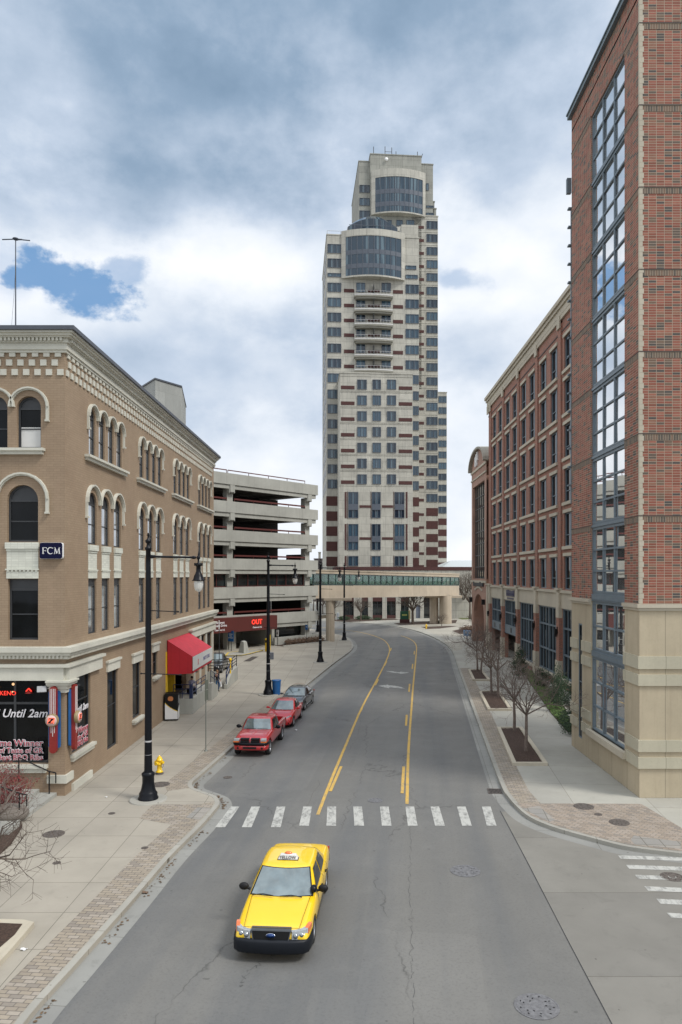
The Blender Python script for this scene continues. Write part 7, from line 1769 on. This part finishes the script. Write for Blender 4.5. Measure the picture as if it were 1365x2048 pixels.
# ---------------- people
def person(M, label, joints, hair, top, trousers, split, h=1.75, extra=None):
    """joints: dict of points in metres; skinned into one continuous body"""
    t_ = thing('person', label, 'person', M); W = WM[t_]; J = joints
    chains = [('pelvis','waist',.125,.115),('waist','chest',.115,.135),('chest','neck',.135,.055),('neck','skull',.055,.09),('skull','crown',.09,.07)]
    for s in 'LR': chains += [('chest','sh'+s,.12,.06),('sh'+s,'el'+s,.055,.042),('el'+s,'wr'+s,.042,.027),('wr'+s,'pa'+s,.027,.03),('pelvis','hip'+s,.12,.085),('hip'+s,'kn'+s,.082,.058),('kn'+s,'an'+s,.055,.040),('an'+s,'toe'+s,.042,.035)]
    for s in 'LR':
        pa, wr = Vector(J['pa'+s]), Vector(J['wr'+s]); d = unit(pa-wr); o = d.orthogonal().normalized()
        for k in range(5):
            ln = (.055,.075,.082,.076,.06)[k]; off = (k-2)*.017
            J['f%d%s' % (k,s)] = tuple(pa+o*off+d*ln*(.7 if k == 0 else 1)+(o*-.03 if k == 0 else Vector())); chains.append(('pa'+s,'f%d%s' % (k,s),.012,.008))
    names = list(J); me = bpy.data.meshes.new('body'); me.from_pydata([J[n] for n in names], [(names.index(a), names.index(b)) for a,b,_,_ in chains], [])
    o = bpy.data.objects.new('body', me); COL.objects.link(o); sk = o.modifiers.new('skin','SKIN'); rad = {}
    for a, b, ra, rb in chains: rad[a] = max(rad.get(a,0), ra) if not a.startswith('pa') else .028; rad[b] = rb if b not in rad else max(rad[b], rb)
    for i, n in enumerate(names): v = me.skin_vertices[0].data[i]; v.radius = (rad[n], rad[n]); v.use_root = n == 'pelvis'
    q = o.modifiers.new('sub','SUBSURF'); q.levels = q.render_levels = 2
    dg = bpy.context.evaluated_depsgraph_get(); dg.update(); m2 = bpy.data.meshes.new_from_object(o.evaluated_get(dg)); bpy.data.objects.remove(o, do_unlink=True)
    m2.materials.clear(); [m2.materials.append(x) for x in (SKIN, top, trousers, BLACKM)]
    arms = [Vector(J[n]) for n in ('paL','paR')]; nz = J['neck'][2]
    for p in m2.polygons:
        c = p.center; p.use_smooth = True
        if min((c-a).length for a in arms) < .13 or c.z > nz+.015: p.material_index = 0
        elif split(c): p.material_index = 1
        elif min((c-Vector(J[n])).length for n in ('toeL','toeR','anL','anR')) < .11: p.material_index = 3
        else: p.material_index = 2
    obj('body', m2, None, t_, W)
    sk_ = Vector(J['skull']); cr = Vector(J['crown']); c = (sk_+cr)/2
    mb = MB(); mb.blob(tuple(c+Vector((0,.02,.035))), (.098,.108,.10), 10); obj('hair', mb, hair, t_, W)
    mb = MB(); mb.blob(tuple(c+Vector((0,-.098,-.03))), (.016,.022,.024), 6); mb.blob(tuple(c+Vector((.09,0,-.02))), (.015,.02,.03), 6); mb.blob(tuple(c+Vector((-.09,0,-.02))), (.015,.02,.03), 6); obj_split('facial_relief', mb, SKIN, t_, W, gap=.001)
    mb = MB(); [mb.blob(tuple(c+Vector((s*.034,-.090,.005))), (.013,.008,.008), 5) for s in (-1,1)]; mb.cbox(tuple(c+Vector((0,-.088,-.068))), (.045,.012,.009)); obj('features', mb, BLACKM, t_, W)
    return t_, W
STAND = dict(pelvis=(0,0,.95), waist=(0,0,1.10), chest=(0,0,1.32), neck=(0,0,1.50), skull=(0,-.01,1.60), crown=(0,-.01,1.70), shL=(.19,0,1.42), shR=(-.19,0,1.42), elL=(.25,.03,1.14), elR=(-.25,.03,1.14), wrL=(.26,-.08,.90), wrR=(-.26,-.06,.90), paL=(.26,-.10,.82), paR=(-.26,-.08,.82),
             hipL=(.10,0,.90), hipR=(-.10,0,.90), knL=(.12,-.02,.50), knR=(-.11,.0,.50), anL=(.12,.02,.08), anR=(-.12,.04,.08), toeL=(.14,-.14,.04), toeR=(-.14,-.12,.04))
DARKCOAT = plain('black_jacket', (.012,.012,.014), .8); JEANS = plain('blue_jeans', (.03,.09,.18), .85); HAIRB = plain('dark_hair', (.02,.014,.01), .7); HAIRL = plain('light_brown_hair', (.22,.12,.06), .7); SHIRTP = bricks('blue_white_patterned_shirt', [(0,(.5,.5,.55)),(.5,(.08,.12,.3))], (.3,.3,.4), .07,.06,.5,.01,.1)
J = dict(STAND); J.update(elR=(-.27,.12,1.18), wrR=(-.20,-.05,1.30), paR=(-.15,-.10,1.37), knL=(.14,-.10,.50))
t_, W = person(T(-11.05,58.9,.02) @ RZ(R(60)), 'person in black jacket and blue jeans standing by the terrace steps with a white bag', J, HAIRL, DARKCOAT, JEANS, lambda c: c.z > .93)
mb = MB(); mb.hexa([(.2,-.22,.38),(.34,-.22,.38),(.34,-.02,.38),(.2,-.02,.38),(.22,-.16,.80),(.30,-.16,.80),(.30,-.06,.80),(.22,-.06,.80)]); bg = thing('carrier_bag', 'white plastic bag held by the person in the black jacket', 'bag', W); obj('bag', mb, WHITE, bg, W, bevel=.02)
SIT = dict(pelvis=(0,0,.50), waist=(0,-.02,.64), chest=(0,-.06,.86), neck=(0,-.10,1.04), skull=(0,-.13,1.14), crown=(0,-.13,1.24), shL=(.19,-.06,.96), shR=(-.19,-.06,.96), elL=(.24,-.18,.72), elR=(-.24,-.18,.72), wrL=(.12,-.38,.66), wrR=(-.12,-.38,.66), paL=(.08,-.45,.66), paR=(-.08,-.45,.66),
           hipL=(.10,-.04,.50), hipR=(-.10,-.04,.50), knL=(.14,-.46,.52), knR=(-.14,-.46,.52), anL=(.14,-.42,.10), anR=(-.14,-.42,.10), toeL=(.15,-.58,.05), toeR=(-.15,-.58,.05))
t_, W = person(T(-11.75,52.6,.87) @ RZ(R(35)), 'person in a blue and white patterned shirt sitting behind the terrace rail', dict(SIT), HAIRB, SHIRTP, plain('patterned_trousers', (.06,.08,.14), .8), lambda c: c.z > .55 and c.y > -.3 or c.z > .6)
mb = MB(); mb.cbox((0,.05,.21),(.5,.4,.40)); s_ = thing('crate', 'dark crate used as a seat on the shop terrace', 'crate', W); obj('body', mb, WARMBLK, s_, W)
for k, (px, a) in enumerate(((665,.2),(669.5,-.3))):
    g = G(px,1241.5); J = dict(STAND); J.update(knL=(.12,-.14,.50), anL=(.12,.06,.08), toeL=(.13,-.10,.04))
    person(T(g.x, g.y, 0) @ RZ(a), ('left','right')[k]+' of two distant walkers in dark clothes beside the skywalk column', J, HAIRB, DARKCOAT, plain('dark_trousers%d' % k, (.02,.02,.025), .8), lambda c: c.z > .8)
for o in list(sc.objects):
    if o.type == 'FONT': pass
